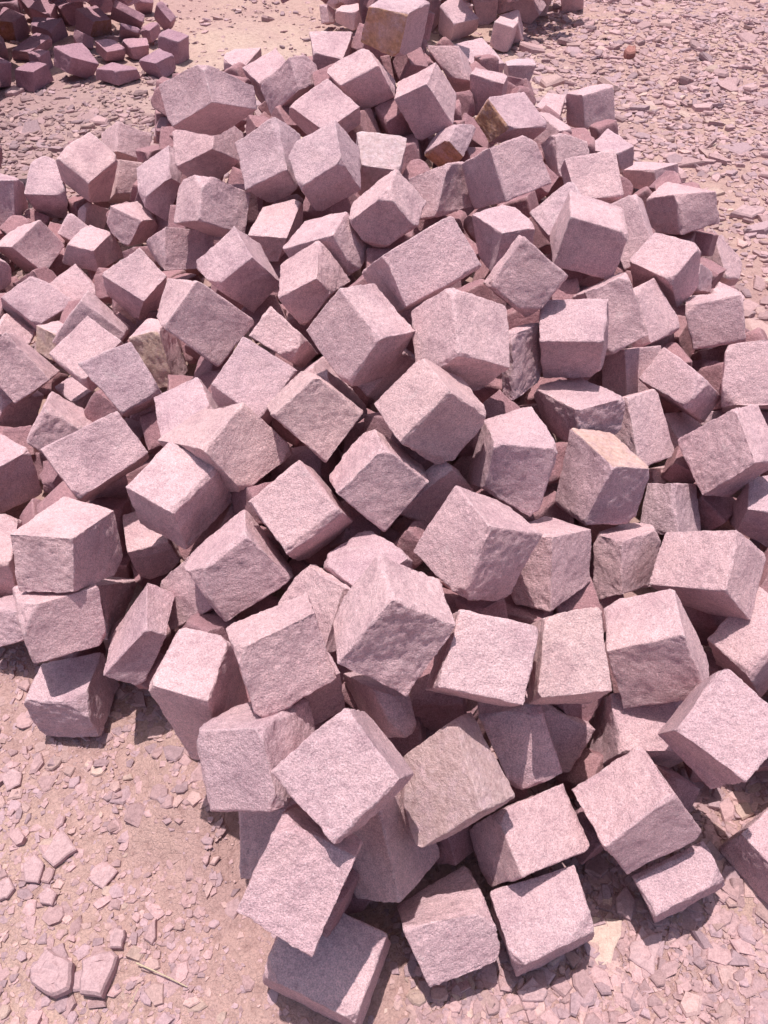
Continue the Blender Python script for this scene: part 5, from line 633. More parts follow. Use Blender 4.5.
[-728,3341,566,-668,3349,456,-799,3445,535,-739,3453,425,-826,3257,507,-766,3265,396,-897,3361,476,-837,3369,366],
[853,1290,163,820,1406,193,815,1309,50,782,1425,80,999,1343,122,965,1459,152,960,1361,9,927,1477,39],
[-1996,4153,420,-2092,4122,500,-1934,4039,450,-2031,4008,530,-2057,4094,324,-2153,4063,404,-1996,3980,354,-2092,3950,434],
[251,1114,182,346,1180,103,212,1053,83,307,1119,5,351,1004,210,446,1070,132,312,943,112,407,1009,34],
[177,3776,394,106,3732,531,296,3805,464,225,3761,602,218,3650,375,148,3606,513,338,3679,446,267,3635,583],
[-2294,3849,342,-2193,3810,398,-2223,3933,273,-2122,3893,329,-2274,3739,228,-2174,3700,284,-2203,3823,159,-2103,3783,215],
[-1979,2793,283,-2099,2899,274,-1949,2818,168,-2068,2924,160,-1886,2902,331,-2005,3008,323,-1855,2927,217,-1975,3033,209],
[946,2556,267,1064,2476,229,1041,2663,336,1159,2583,298,953,2617,162,1071,2537,124,1048,2724,231,1166,2644,193],
]
REAR=[
(1,[-2857,6553,200,-2858,6564,352,-2865,6692,190,-2866,6703,342,-2713,6561,200,-2713,6572,352,-2721,6701,190,-2721,6712,342]),
(1,[-3065,6071,348,-2952,6069,273,-3133,6031,246,-3020,6029,172,-3042,5926,388,-2929,5923,314,-3110,5886,287,-2997,5884,212]),
(1,[-2533,4936,57,-2552,4979,194,-2582,5047,15,-2602,5090,153,-2395,4998,57,-2414,5041,194,-2445,5108,15,-2464,5151,153]),
(1,[-3519,5521,74,-3606,5485,180,-3611,5617,31,-3698,5581,138,-3456,5617,158,-3543,5581,264,-3548,5714,115,-3635,5677,222]),
(1,[-2621,5769,551,-2625,5773,681,-2731,5874,545,-2735,5878,675,-2510,5886,551,-2514,5889,681,-2620,5991,545,-2624,5995,675]),
(1,[-2578,6119,506,-2582,6127,644,-2646,6252,496,-2650,6260,634,-2461,6179,506,-2465,6187,644,-2529,6312,496,-2533,6320,634]),
(1,[-3040,5198,339,-3059,5247,186,-3108,5323,387,-3127,5371,234,-3157,5136,334,-3176,5185,181,-3225,5261,382,-3244,5310,229]),
(1,[-2704,5887,370,-2728,5888,502,-2836,5894,345,-2861,5895,477,-2697,6015,370,-2722,6016,502,-2830,6022,345,-2855,6023,477]),
(1,[-2968,5903,629,-2964,6052,607,-3111,5902,600,-3107,6051,578,-2943,5884,505,-2939,6033,483,-3086,5883,476,-3082,6033,454]),
(1,[-3449,5720,35,-3440,5719,186,-3607,5736,44,-3598,5735,195,-3434,5868,35,-3425,5867,186,-3592,5884,44,-3583,5883,195]),
(1,[-2773,5067,263,-2781,4961,340,-2643,5006,191,-2651,4900,268,-2869,4994,152,-2877,4888,229,-2739,4932,81,-2747,4826,158]),
(1,[-2917,5213,32,-2913,5200,175,-2965,5343,45,-2961,5331,188,-2797,5257,32,-2793,5245,175,-2845,5387,45,-2841,5375,188]),
(1,[-2339,5449,586,-2451,5380,643,-2339,5348,466,-2451,5280,524,-2422,5529,519,-2535,5460,576,-2422,5428,399,-2534,5359,457]),
(1,[-1853,6120,303,-1835,6118,459,-1987,6134,318,-1970,6132,474,-1838,6259,303,-1821,6257,459,-1973,6272,318,-1956,6271,474]),
(1,[-3224,6343,162,-3216,6328,314,-3304,6486,181,-3296,6471,332,-3098,6414,162,-3089,6399,314,-3178,6557,181,-3170,6542,332]),
(1,[-3099,5816,132,-3018,5721,106,-3053,5823,252,-2971,5728,226,-2989,5924,83,-2908,5829,57,-2943,5931,203,-2861,5836,177]),
(1,[-2650,6885,75,-2614,6867,208,-2775,6945,117,-2739,6928,250,-2591,7007,75,-2555,6989,208,-2716,7067,117,-2680,7050,250]),
(1,[-3641,6112,117,-3642,6142,258,-3643,6240,89,-3644,6271,230,-3510,6114,117,-3511,6144,258,-3512,6242,89,-3513,6273,230]),
(1,[-2235,5695,565,-2250,5709,723,-2342,5797,545,-2356,5811,703,-2124,5811,565,-2139,5825,723,-2231,5913,545,-2245,5927,703]),
(1,[-2128,6059,285,-2129,6074,422,-2137,6198,270,-2138,6213,406,-1988,6067,285,-1989,6082,422,-1996,6207,270,-1997,6222,406]),
(1,[-3189,6624,362,-3083,6603,280,-3184,6771,330,-3078,6750,248,-3287,6601,241,-3181,6580,159,-3282,6748,210,-3176,6727,127]),
(1,[-2876,5810,604,-2913,5866,725,-2950,5920,532,-2986,5975,653,-2746,5897,604,-2783,5953,725,-2819,6007,532,-2856,6062,653]),
(1,[-2502,4900,308,-2527,4954,428,-2558,5024,241,-2583,5078,361,-2369,4960,308,-2394,5014,428,-2425,5084,241,-2450,5138,361]),
(1,[-2517,5084,359,-2498,5065,498,-2632,5196,391,-2612,5177,529,-2424,5178,359,-2405,5160,498,-2539,5291,391,-2520,5272,529]),
(1,[-2756,5638,706,-2777,5762,734,-2816,5659,570,-2837,5784,598,-2611,5675,648,-2632,5800,677,-2671,5697,512,-2692,5821,541]),
(1,[-2909,5071,222,-2913,5097,365,-2932,5231,193,-2936,5256,336,-2781,5090,222,-2784,5115,365,-2804,5250,193,-2808,5275,336]),
(1,[-3171,5644,231,-3158,5570,336,-3189,5747,307,-3176,5672,411,-3023,5670,231,-3010,5596,336,-3041,5773,307,-3028,5698,411]),
(1,[-3308,6495,34,-3346,6513,182,-3425,6549,-3,-3463,6567,145,-3239,6644,34,-3278,6661,182,-3356,6697,-3,-3395,6715,145]),
(1,[-2149,6622,392,-2240,6506,351,-2202,6699,293,-2294,6583,252,-2259,6674,493,-2351,6558,452,-2313,6751,394,-2405,6635,353]),
(1,[-2607,6512,366,-2618,6533,522,-2684,6653,341,-2695,6674,497,-2479,6581,366,-2490,6602,522,-2556,6723,341,-2567,6744,497]),
(1,[-3398,6090,302,-3395,6237,308,-3253,6089,272,-3250,6235,279,-3371,6084,436,-3367,6230,443,-3226,6082,407,-3223,6229,414]),
(1,[-2640,6045,321,-2661,6084,468,-2707,6170,279,-2728,6208,426,-2498,6122,321,-2519,6160,468,-2565,6246,279,-2586,6285,426]),
(1,[-3110,5525,148,-3132,5457,269,-3209,5455,90,-3231,5387,211,-3199,5620,185,-3221,5552,306,-3298,5550,127,-3320,5482,248]),
(1,[-2268,6002,354,-2279,6006,518,-2391,6046,345,-2402,6050,508,-2217,6145,354,-2227,6149,518,-2339,6189,345,-2350,6193,508]),
(1,[-2508,5476,307,-2639,5507,311,-2491,5534,426,-2622,5565,429,-2539,5333,382,-2670,5363,385,-2522,5391,501,-2654,5421,504]),
(1,[-2609,5199,101,-2612,5200,238,-2747,5259,97,-2750,5260,235,-2552,5331,101,-2555,5332,238,-2690,5391,97,-2693,5392,235]),
(1,[-2452,6389,475,-2473,6405,600,-2557,6471,448,-2577,6487,573,-2363,6503,475,-2383,6519,600,-2467,6585,448,-2487,6601,573]),
(1,[-3409,6305,182,-3495,6180,150,-3303,6224,215,-3388,6099,184,-3367,6308,54,-3452,6183,23,-3261,6227,88,-3346,6102,56]),
(1,[-3235,5812,216,-3280,5753,336,-3379,5831,171,-3424,5772,291,-3237,5940,278,-3282,5881,397,-3382,5959,233,-3427,5900,353]),
(1,[-2929,6488,392,-2978,6370,396,-3045,6536,357,-3095,6417,360,-2963,6507,530,-3013,6388,534,-3080,6554,495,-3129,6436,498]),
(1,[-2587,4746,50,-2580,4744,184,-2713,4791,57,-2706,4788,191,-2542,4873,50,-2536,4870,184,-2668,4917,57,-2661,4915,191]),
(1,[-3214,4982,110,-3211,4979,267,-3318,5080,114,-3315,5077,271,-3108,5095,110,-3105,5092,267,-3213,5193,114,-3209,5190,271]),
(1,[-2986,6421,2,-2979,6401,151,-3033,6562,24,-3026,6541,173,-2832,6473,2,-2825,6452,151,-2879,6614,24,-2872,6593,173]),
(1,[-3360,6270,103,-3242,6365,90,-3400,6339,245,-3281,6434,231,-3447,6369,31,-3328,6464,18,-3486,6438,172,-3368,6533,159]),
(1,[-3477,5161,118,-3426,5168,239,-3447,5315,96,-3396,5322,217,-3335,5125,59,-3283,5132,180,-3305,5279,38,-3253,5286,158]),
(1,[-3435,5414,164,-3449,5425,310,-3549,5506,147,-3562,5517,293,-3337,5535,164,-3350,5546,310,-3451,5627,147,-3464,5638,293]),
(1,[-1886,6635,117,-1894,6639,246,-2017,6701,107,-2025,6704,236,-1821,6765,117,-1829,6769,246,-1953,6830,107,-1960,6834,236]),
(1,[-3041,6789,14,-3034,6778,155,-3124,6919,28,-3117,6908,169,-2916,6869,14,-2910,6858,155,-2999,6999,28,-2993,6988,169]),
(1,[-2828,5406,67,-2799,5403,206,-2970,5420,97,-2941,5417,236,-2814,5544,67,-2785,5541,206,-2956,5558,97,-2927,5556,236]),
(1,[-2657,5811,467,-2542,5723,474,-2578,5915,464,-2463,5827,470,-2655,5804,340,-2539,5717,346,-2575,5908,336,-2460,5821,343]),
(1,[-3166,5790,22,-3078,5907,47,-3216,5802,146,-3127,5919,171,-3268,5878,-27,-3179,5995,-2,-3318,5890,98,-3229,6006,122]),
(1,[-3036,5690,646,-2877,5649,649,-3015,5761,509,-2856,5720,512,-3069,5559,572,-2909,5518,575,-3048,5630,436,-2888,5589,439]),
(1,[-2836,6685,217,-2849,6696,375,-2939,6776,202,-2952,6787,361,-2748,6784,217,-2760,6795,375,-2851,6876,202,-2863,6887,361]),
(1,[-2630,5526,307,-2724,5454,385,-2612,5411,223,-2706,5339,301,-2736,5572,222,-2830,5499,300,-2717,5456,138,-2812,5384,216]),
(1,[-2908,6334,270,-2897,6307,431,-2956,6455,294,-2945,6428,455,-2759,6393,270,-2748,6365,431,-2807,6514,294,-2796,6486,455]),
(1,[-2981,5650,261,-2995,5686,416,-3028,5770,229,-3042,5806,385,-2849,5702,261,-2863,5738,416,-2897,5822,229,-2911,5858,385]),
(1,[-2976,4785,27,-2976,4788,167,-3009,4939,23,-3010,4941,163,-2817,4820,27,-2818,4822,167,-2851,4973,23,-2851,4976,163]),
(1,[-3232,6047,473,-3314,5948,388,-3096,5967,434,-3178,5868,350,-3215,6133,355,-3297,6034,271,-3079,6053,317,-3161,5954,233]),
(1,[-2416,5728,500,-2406,5727,649,-2547,5746,509,-2537,5744,657,-2399,5860,500,-2389,5859,649,-2529,5877,509,-2520,5876,657]),
(1,[-3220,5706,559,-3145,5807,463,-3355,5783,535,-3280,5884,439,-3247,5626,455,-3172,5727,359,-3382,5703,430,-3307,5804,334]),
(1,[-2473,6367,519,-2467,6209,494,-2478,6347,650,-2472,6188,626,-2332,6372,525,-2326,6214,500,-2337,6351,656,-2331,6193,632]),
(1,[-1966,6139,447,-1946,6103,581,-1836,6049,404,-1817,6014,539,-2055,6019,428,-2035,5984,562,-1925,5930,385,-1906,5894,520]),
(1,[-3110,5555,32,-3111,5557,165,-3130,5712,29,-3131,5715,162,-2967,5573,32,-2967,5575,165,-2987,5730,29,-2987,5733,162]),
(1,[-1781,6281,267,-1806,6284,424,-1910,6297,246,-1935,6300,403,-1762,6430,267,-1787,6433,424,-1891,6446,246,-1916,6449,403]),
(1,[-2009,6234,310,-2074,6315,232,-1940,6353,377,-2005,6434,298,-2110,6242,401,-2175,6323,323,-2041,6361,468,-2106,6442,389]),
(1,[-1978,6395,265,-1995,6408,419,-2097,6482,245,-2114,6495,398,-1887,6520,265,-1905,6532,419,-2007,6606,245,-2024,6619,398]),
(1,[-2933,6050,224,-2837,5944,248,-2841,6149,296,-2745,6043,320,-2867,6081,98,-2771,5975,122,-2775,6180,170,-2679,6074,194]),
(1,[-3264,5619,6,-3201,5741,-16,-3238,5634,168,-3174,5756,146,-3389,5686,21,-3326,5808,-1,-3362,5700,182,-3299,5823,161]),
(1,[-2439,5575,359,-2458,5736,361,-2437,5573,522,-2456,5734,524,-2566,5560,360,-2585,5721,362,-2563,5558,524,-2583,5719,526]),
(1,[-3040,6227,340,-3070,6248,210,-2909,6326,326,-2938,6346,196,-3119,6338,375,-3148,6358,245,-2987,6436,361,-3016,6456,230]),
(1,[-3238,5310,307,-3241,5324,470,-3267,5441,296,-3270,5455,458,-3088,5344,307,-3091,5358,470,-3118,5475,296,-3121,5488,458]),
(1,[-2733,5968,581,-2733,5967,723,-2756,6098,582,-2756,6098,723,-2604,5990,581,-2604,5990,723,-2627,6121,582,-2627,6121,723]),
(1,[-2098,5837,472,-2079,5826,605,-2233,5914,498,-2214,5903,631,-2032,5953,472,-2013,5942,605,-2167,6030,498,-2148,6019,631]),
(1,[-2456,6632,232,-2470,6662,366,-2509,6745,201,-2524,6775,335,-2334,6689,232,-2349,6720,366,-2388,6802,201,-2402,6832,335]),
(1,[-2828,6243,92,-2821,6236,242,-2944,6352,102,-2937,6346,252,-2738,6338,92,-2731,6332,242,-2854,6448,102,-2847,6441,252]),
(1,[-2956,6039,607,-2973,6081,460,-2934,6196,649,-2951,6238,501,-3082,6052,625,-3098,6094,478,-3060,6209,667,-3076,6251,519]),
(1,[-3475,5289,44,-3465,5283,192,-3585,5358,56,-3574,5351,203,-3402,5406,44,-3392,5400,192,-3512,5475,56,-3501,5468,203]),
(1,[-2152,6749,37,-2169,6774,184,-2237,6871,6,-2254,6896,153,-2039,6828,37,-2056,6853,184,-2124,6950,6,-2141,6975,153]),
(1,[-2386,5722,572,-2359,5685,431,-2420,5597,598,-2393,5561,457,-2240,5689,608,-2213,5653,467,-2274,5565,634,-2248,5528,493]),
(1,[-2180,6362,574,-2185,6344,422,-2090,6454,560,-2095,6435,408,-2290,6469,565,-2295,6451,413,-2200,6560,550,-2205,6542,398]),
(1,[-2437,6848,234,-2483,6779,115,-2331,6927,148,-2377,6857,29,-2547,6967,208,-2593,6898,88,-2441,7046,122,-2487,6977,2]),
(1,[-2716,5778,211,-2658,5685,290,-2568,5826,158,-2510,5733,237,-2724,5683,104,-2666,5589,184,-2576,5730,51,-2518,5637,131]),
(1,[-3064,5064,156,-3062,5045,293,-3080,5196,175,-3077,5177,312,-2919,5081,156,-2916,5062,293,-2934,5213,175,-2932,5194,312]),
(1,[-2818,5221,359,-2684,5267,435,-2888,5194,500,-2753,5240,575,-2873,5376,362,-2738,5422,438,-2942,5348,503,-2808,5394,578]),
(1,[-2653,6292,400,-2606,6267,548,-2760,6351,443,-2713,6326,591,-2587,6412,400,-2541,6386,548,-2694,6470,443,-2648,6445,591]),
(1,[-2857,6176,94,-2822,6169,228,-2945,6059,111,-2910,6052,245,-2980,6274,131,-2945,6267,265,-3068,6157,148,-3033,6151,282]),
(1,[-3218,6079,29,-3207,6048,155,-3263,6208,65,-3252,6176,191,-3074,6131,29,-3062,6099,155,-3119,6259,65,-3108,6227,191]),
(1,[-2785,5517,496,-2809,5643,464,-2799,5475,343,-2823,5602,311,-2633,5541,475,-2657,5667,443,-2647,5500,323,-2671,5626,291]),
(1,[-2857,5391,470,-2866,5407,621,-2922,5508,453,-2931,5524,604,-2743,5453,470,-2753,5470,621,-2808,5570,453,-2817,5587,604]),
(1,[-1390,5820,-26,-1362,5810,122,-1536,5869,4,-1509,5860,152,-1341,5962,-26,-1314,5953,122,-1488,6012,4,-1460,6003,152]),
(1,[-3297,5539,318,-3230,5438,363,-3302,5601,463,-3235,5501,508,-3173,5610,291,-3106,5509,336,-3177,5672,436,-3110,5572,481]),
(1,[-3562,5944,161,-3510,6063,153,-3702,6003,121,-3650,6122,112,-3534,5922,30,-3481,6041,22,-3674,5981,-10,-3621,6100,-18]),
(1,[-2538,6305,354,-2549,6335,479,-2589,6446,315,-2600,6476,439,-2408,6352,354,-2419,6382,479,-2459,6493,315,-2470,6523,439]),
(1,[-2601,6787,210,-2705,6711,171,-2512,6703,141,-2616,6627,101,-2617,6874,86,-2721,6797,46,-2528,6789,16,-2632,6713,-23]),
(1,[-3024,5301,232,-3031,5316,365,-3085,5428,214,-3092,5443,347,-2895,5363,232,-2902,5378,365,-2955,5490,214,-2963,5505,347]),
(1,[-2670,5079,71,-2662,5075,226,-2798,5155,80,-2790,5150,235,-2604,5192,71,-2596,5187,226,-2732,5267,80,-2724,5262,235]),
(1,[-2699,6071,417,-2678,6062,553,-2834,6040,436,-2814,6031,571,-2730,6216,431,-2710,6207,566,-2865,6185,450,-2845,6176,585]),
(1,[-3028,6555,294,-2975,6532,176,-2904,6593,342,-2851,6570,224,-3052,6679,258,-2999,6655,140,-2928,6717,307,-2875,6693,189]),
(1,[-2539,5909,405,-2545,5951,554,-2557,6055,363,-2562,6097,511,-2388,5927,405,-2393,5970,554,-2406,6073,363,-2411,6115,511]),
(1,[-2556,6700,262,-2576,6713,402,-2669,6773,239,-2689,6786,380,-2477,6821,262,-2498,6834,402,-2590,6894,239,-2610,6907,380]),
(1,[-2099,6583,308,-2168,6695,293,-2175,6523,211,-2244,6635,196,-2004,6628,205,-2072,6740,190,-2080,6568,108,-2148,6680,93]),
(1,[-2413,6392,455,-2325,6272,513,-2290,6455,398,-2202,6335,456,-2431,6326,345,-2343,6206,403,-2307,6389,288,-2219,6269,345]),
(1,[-3100,5193,-2,-3078,5147,146,-3154,5307,41,-3132,5261,190,-2971,5254,-2,-2949,5208,146,-3025,5368,41,-3003,5322,190]),
(1,[-3178,6414,12,-3196,6421,176,-3297,6460,-3,-3315,6466,161,-3128,6546,12,-3146,6553,176,-3247,6591,-3,-3265,6598,161]),
(1,[-2819,5564,15,-2835,5591,162,-2890,5684,-15,-2906,5711,133,-2707,5630,15,-2723,5657,162,-2778,5750,-15,-2794,5777,133]),
(1,[-2684,5052,348,-2652,5040,478,-2832,5108,390,-2800,5096,520,-2635,5184,348,-2603,5172,478,-2783,5240,390,-2750,5228,520]),
(1,[-2679,5399,29,-2672,5372,165,-2716,5553,62,-2710,5525,198,-2538,5434,29,-2531,5406,165,-2576,5587,62,-2569,5560,198]),
(1,[-2910,5329,371,-3033,5371,349,-2875,5454,413,-2998,5496,391,-2945,5295,502,-3068,5337,480,-2910,5421,544,-3033,5462,521]),
(1,[-2878,5740,242,-2738,5687,230,-2846,5800,351,-2706,5747,339,-2838,5866,161,-2698,5813,149,-2806,5925,270,-2666,5873,258]),
(1,[-2806,6873,143,-2843,6886,12,-2741,6994,137,-2777,7008,6,-2924,6939,183,-2961,6952,52,-2859,7060,177,-2896,7073,46]),
(1,[-3443,5671,315,-3367,5538,300,-3329,5730,374,-3253,5597,360,-3396,5712,182,-3320,5579,168,-3282,5771,241,-3206,5639,227]),
(1,[-2348,4980,153,-2279,4847,217,-2437,4898,79,-2368,4765,143,-2433,4984,251,-2364,4850,316,-2522,4902,178,-2453,4769,242]),
(1,[-2830,6721,12,-2792,6697,138,-2933,6786,55,-2895,6762,181,-2759,6832,12,-2721,6808,138,-2861,6897,55,-2824,6874,181]),
(1,[-3455,6140,281,-3340,6094,234,-3516,6034,234,-3401,5988,188,-3432,6073,405,-3316,6026,358,-3493,5967,359,-3378,5920,312]),
(1,[-3611,6440,-25,-3624,6527,113,-3454,6408,10,-3466,6496,147,-3648,6331,41,-3660,6419,179,-3490,6299,76,-3502,6387,213]),
(1,[-3038,6201,470,-3001,6079,420,-2885,6232,507,-2848,6110,456,-3018,6263,334,-2981,6140,284,-2865,6294,370,-2828,6172,320]),
(1,[-2405,5136,169,-2445,5150,301,-2530,5181,127,-2570,5195,259,-2352,5285,169,-2392,5299,301,-2477,5329,127,-2517,5344,259]),
(1,[-2313,6883,372,-2227,6963,269,-2392,6819,255,-2306,6898,153,-2212,6768,368,-2126,6847,265,-2291,6703,251,-2205,6783,148]),
(1,[-2783,6476,34,-2791,6498,175,-2836,6630,8,-2844,6651,149,-2644,6524,34,-2652,6546,175,-2697,6678,8,-2705,6699,149]),
(1,[-2488,5936,594,-2499,5987,743,-2515,6055,551,-2526,6106,700,-2363,5964,594,-2374,6016,743,-2390,6083,551,-2401,6135,700]),
(2,[28,6838,378,40,6804,504,-22,6985,423,-10,6951,549,159,6882,378,171,6848,504,109,7029,423,121,6995,549]),
(2,[-250,6826,254,-232,6804,117,-338,6918,228,-320,6896,91,-363,6718,257,-346,6696,120,-451,6810,231,-434,6788,94]),
(2,[104,6229,119,99,6107,189,72,6156,-10,67,6034,60,-44,6250,144,-49,6127,214,-76,6177,15,-81,6054,86]),
(2,[158,7141,85,178,7136,243,15,7179,104,35,7174,263,195,7281,85,215,7276,243,52,7319,104,72,7314,263]),
(2,[312,7353,64,311,7360,206,300,7481,58,299,7488,199,445,7365,64,444,7372,206,432,7493,58,432,7500,199]),
(2,[419,6872,158,418,6873,318,356,7018,157,355,7018,318,536,6923,158,536,6924,318,473,7069,157,473,7069,318]),
(2,[1018,6898,0,1042,6892,137,893,6933,23,917,6926,161,1053,7026,0,1077,7019,137,928,7060,23,952,7054,161]),
(2,[-83,6988,375,-30,6850,309,-227,6966,306,-174,6828,241,-132,6909,503,-79,6771,437,-275,6887,434,-223,6749,368]),
(2,[623,7137,310,648,7090,429,560,7255,370,585,7208,489,769,7215,310,794,7169,429,705,7333,370,730,7287,489]),
(2,[274,7079,33,279,7062,167,233,7223,52,237,7207,186,409,7118,33,414,7101,167,367,7262,52,372,7245,186]),
(2,[304,6785,467,185,6830,437,356,6840,342,238,6885,312,337,6918,539,218,6963,510,389,6973,414,271,7018,384]),
(2,[742,6664,508,662,6664,645,604,6664,429,525,6665,566,743,6819,508,663,6819,645,605,6819,429,526,6820,566]),
(2,[-20,6616,105,-16,6615,255,-165,6665,110,-161,6664,260,32,6772,105,36,6771,255,-113,6821,110,-109,6820,260]),
(2,[-90,6416,256,-118,6438,396,-201,6504,221,-228,6526,361,-1,6528,256,-29,6549,396,-112,6616,221,-140,6637,361]),
(2,[-375,6893,33,-360,6879,171,-481,6995,56,-465,6980,193,-277,6996,33,-262,6981,171,-383,7097,56,-367,7082,193]),
(2,[1263,7063,28,1308,6971,155,1149,7100,95,1195,7008,222,1341,7188,91,1386,7096,218,1228,7225,158,1273,7133,285]),
(2,[1231,6974,366,1233,6948,219,1256,6817,394,1258,6792,247,1384,6998,364,1386,6973,217,1409,6842,392,1411,6816,245]),
(2,[549,7516,107,674,7550,61,572,7372,65,697,7405,19,600,7490,227,725,7523,181,623,7345,185,748,7378,139]),
(2,[817,6881,304,804,6884,447,686,6907,291,672,6909,434,848,7040,304,835,7043,447,716,7065,291,703,7068,434]),
(2,[931,6369,288,914,6383,440,828,6452,269,811,6466,421,1011,6469,288,994,6483,440,908,6552,269,891,6566,421]),
(2,[410,7098,308,345,7023,179,319,7200,295,254,7125,165,314,7025,399,249,6950,270,223,7126,385,158,7051,256]),
(2,[16,6546,245,79,6615,361,50,6660,160,113,6729,276,154,6479,210,217,6548,326,188,6593,124,250,6662,241]),
(2,[53,6989,270,66,6987,427,-96,6996,283,-83,6994,440,59,7136,271,73,7134,428,-89,7142,284,-76,7141,441]),
(2,[83,6645,448,167,6752,524,209,6577,403,293,6684,479,81,6552,582,165,6659,657,207,6484,537,291,6591,613]),
(2,[632,6295,315,641,6292,446,502,6341,325,511,6338,456,682,6438,315,691,6435,446,552,6484,325,561,6481,456]),
(2,[800,7334,258,829,7214,215,913,7319,374,942,7199,331,912,7397,157,941,7277,113,1026,7382,273,1054,7262,230]),
(2,[-192,7019,170,-243,7066,280,-276,7097,98,-327,7144,209,-102,7117,170,-152,7164,280,-185,7195,98,-236,7242,209]),
(2,[674,7247,132,588,7299,217,692,7129,223,606,7181,308,573,7182,69,487,7235,154,592,7065,160,505,7117,245]),
(2,[401,6678,204,389,6691,358,312,6774,188,300,6788,342,520,6787,204,507,6801,358,431,6884,188,419,6897,342]),
(2,[159,6121,161,143,6140,286,62,6233,131,46,6252,257,284,6228,161,267,6247,286,187,6341,131,171,6359,257]),
(2,[551,6567,248,602,6551,397,413,6613,300,464,6596,449,596,6702,248,646,6686,397,458,6748,300,508,6731,449]),
(2,[1215,6562,244,1208,6571,385,1131,6664,233,1124,6672,375,1323,6651,244,1316,6660,385,1240,6753,233,1233,6762,375]),
(2,[83,6318,60,143,6399,176,-57,6344,115,4,6425,230,74,6434,-17,135,6515,98,-65,6460,37,-5,6542,153]),
(2,[1012,6688,410,1137,6740,413,980,6761,529,1104,6813,531,967,6800,328,1091,6853,331,934,6873,447,1059,6926,449]),
(2,[229,6446,477,242,6484,342,348,6362,465,361,6400,330,308,6552,515,321,6590,379,427,6468,503,440,6506,368]),
(2,[22,6326,387,-22,6477,423,95,6378,257,51,6529,292,159,6346,472,116,6497,507,232,6398,341,189,6549,377]),
(2,[948,7000,304,949,6998,452,871,7117,306,872,7115,454,1081,7087,304,1083,7085,452,1004,7205,306,1006,7203,454]),
(2,[850,6653,252,723,6640,235,834,6807,255,707,6794,239,830,6647,413,703,6635,397,814,6801,416,687,6788,400]),
(2,[146,6847,352,146,6945,267,52,6780,273,53,6878,188,254,6782,278,254,6881,193,160,6715,199,161,6814,114]),
(2,[552,6696,-2,574,6679,147,439,6786,25,460,6769,173,637,6804,-2,659,6787,147,524,6894,25,545,6877,173]),
(2,[462,6821,448,474,6808,586,375,6921,465,387,6908,603,565,6910,448,576,6896,586,478,7010,465,489,6997,603]),
(2,[534,6911,330,539,6910,461,399,6950,336,404,6948,467,572,7043,330,577,7042,461,437,7082,336,442,7080,467]),
(2,[1340,6462,211,1234,6535,205,1356,6499,351,1251,6571,344,1249,6334,256,1143,6407,249,1266,6371,395,1160,6444,388]),
(2,[762,7223,128,641,7121,96,765,7177,262,645,7074,229,863,7116,89,742,7014,57,866,7070,222,746,6967,190]),
(2,[-9,6179,178,-20,6192,307,-111,6296,157,-122,6309,285,105,6277,178,93,6290,307,3,6394,157,-9,6408,285]),
(2,[1155,7156,152,1135,7180,284,1070,7258,121,1050,7281,253,1257,7243,152,1238,7266,284,1172,7344,121,1152,7368,253]),
(2,[960,6831,470,903,6856,617,840,6884,415,784,6909,562,1020,6967,470,964,6992,617,901,7020,415,845,7045,562]),
(2,[-99,7306,256,0,7351,143,-213,7344,171,-114,7390,58,-102,7158,194,-3,7204,81,-216,7196,108,-117,7242,-4]),
(2,[411,7186,311,258,7170,309,397,7322,308,244,7306,305,409,7189,442,256,7173,440,395,7325,439,241,7309,436]),
(2,[167,6361,397,238,6236,419,279,6425,400,350,6300,421,179,6345,265,250,6220,287,292,6409,267,362,6284,289]),
(2,[307,6544,181,229,6547,283,292,6686,165,214,6689,268,411,6564,259,333,6567,362,396,6706,244,318,6709,346]),
(2,[1470,6833,294,1375,6808,191,1372,6827,387,1277,6802,283,1492,6690,309,1396,6665,205,1394,6684,401,1298,6660,297]),
(2,[864,6464,466,850,6466,609,727,6480,452,713,6481,596,878,6592,466,864,6594,609,742,6608,452,727,6610,596]),
(2,[429,6453,497,417,6465,638,319,6564,479,308,6575,619,533,6556,497,522,6568,638,424,6667,479,412,6679,619]),
(2,[980,6459,352,984,6435,218,976,6326,376,980,6302,241,1120,6456,357,1124,6432,222,1116,6323,380,1120,6299,246]),
(2,[643,6771,142,640,6776,274,570,6881,135,566,6886,268,769,6854,142,766,6860,274,696,6965,135,692,6970,268]),
(2,[1137,7389,-17,1186,7282,41,1003,7329,-17,1052,7221,42,1109,7452,123,1157,7345,181,975,7392,124,1024,7284,182]),
(2,[-302,6638,340,-235,6511,321,-191,6710,251,-124,6583,233,-387,6612,212,-320,6486,193,-276,6684,123,-209,6557,105]),
(2,[764,6269,350,810,6382,390,863,6271,230,909,6384,270,867,6197,434,914,6310,474,966,6199,314,1013,6312,354]),
(2,[-107,6934,353,-200,6884,267,-5,6869,279,-98,6819,194,-93,7047,271,-186,6997,186,9,6982,198,-85,6932,113]),
(2,[593,7146,88,473,7216,107,546,7044,167,426,7114,186,538,7084,-25,419,7154,-6,491,6982,54,372,7052,73]),
(2,[1010,7230,169,925,7312,78,895,7196,246,810,7278,155,990,7122,91,905,7204,0,874,7088,168,790,7170,77]),
(2,[866,6319,15,811,6300,151,996,6287,62,942,6268,198,840,6169,-17,786,6150,120,971,6137,31,917,6118,167]),
(2,[-49,6586,374,-39,6544,518,-82,6730,418,-72,6688,562,88,6617,374,98,6575,518,55,6761,418,65,6719,562]),
(2,[667,7368,411,777,7324,344,643,7465,307,752,7421,240,581,7266,336,690,7222,270,556,7362,232,665,7319,166]),
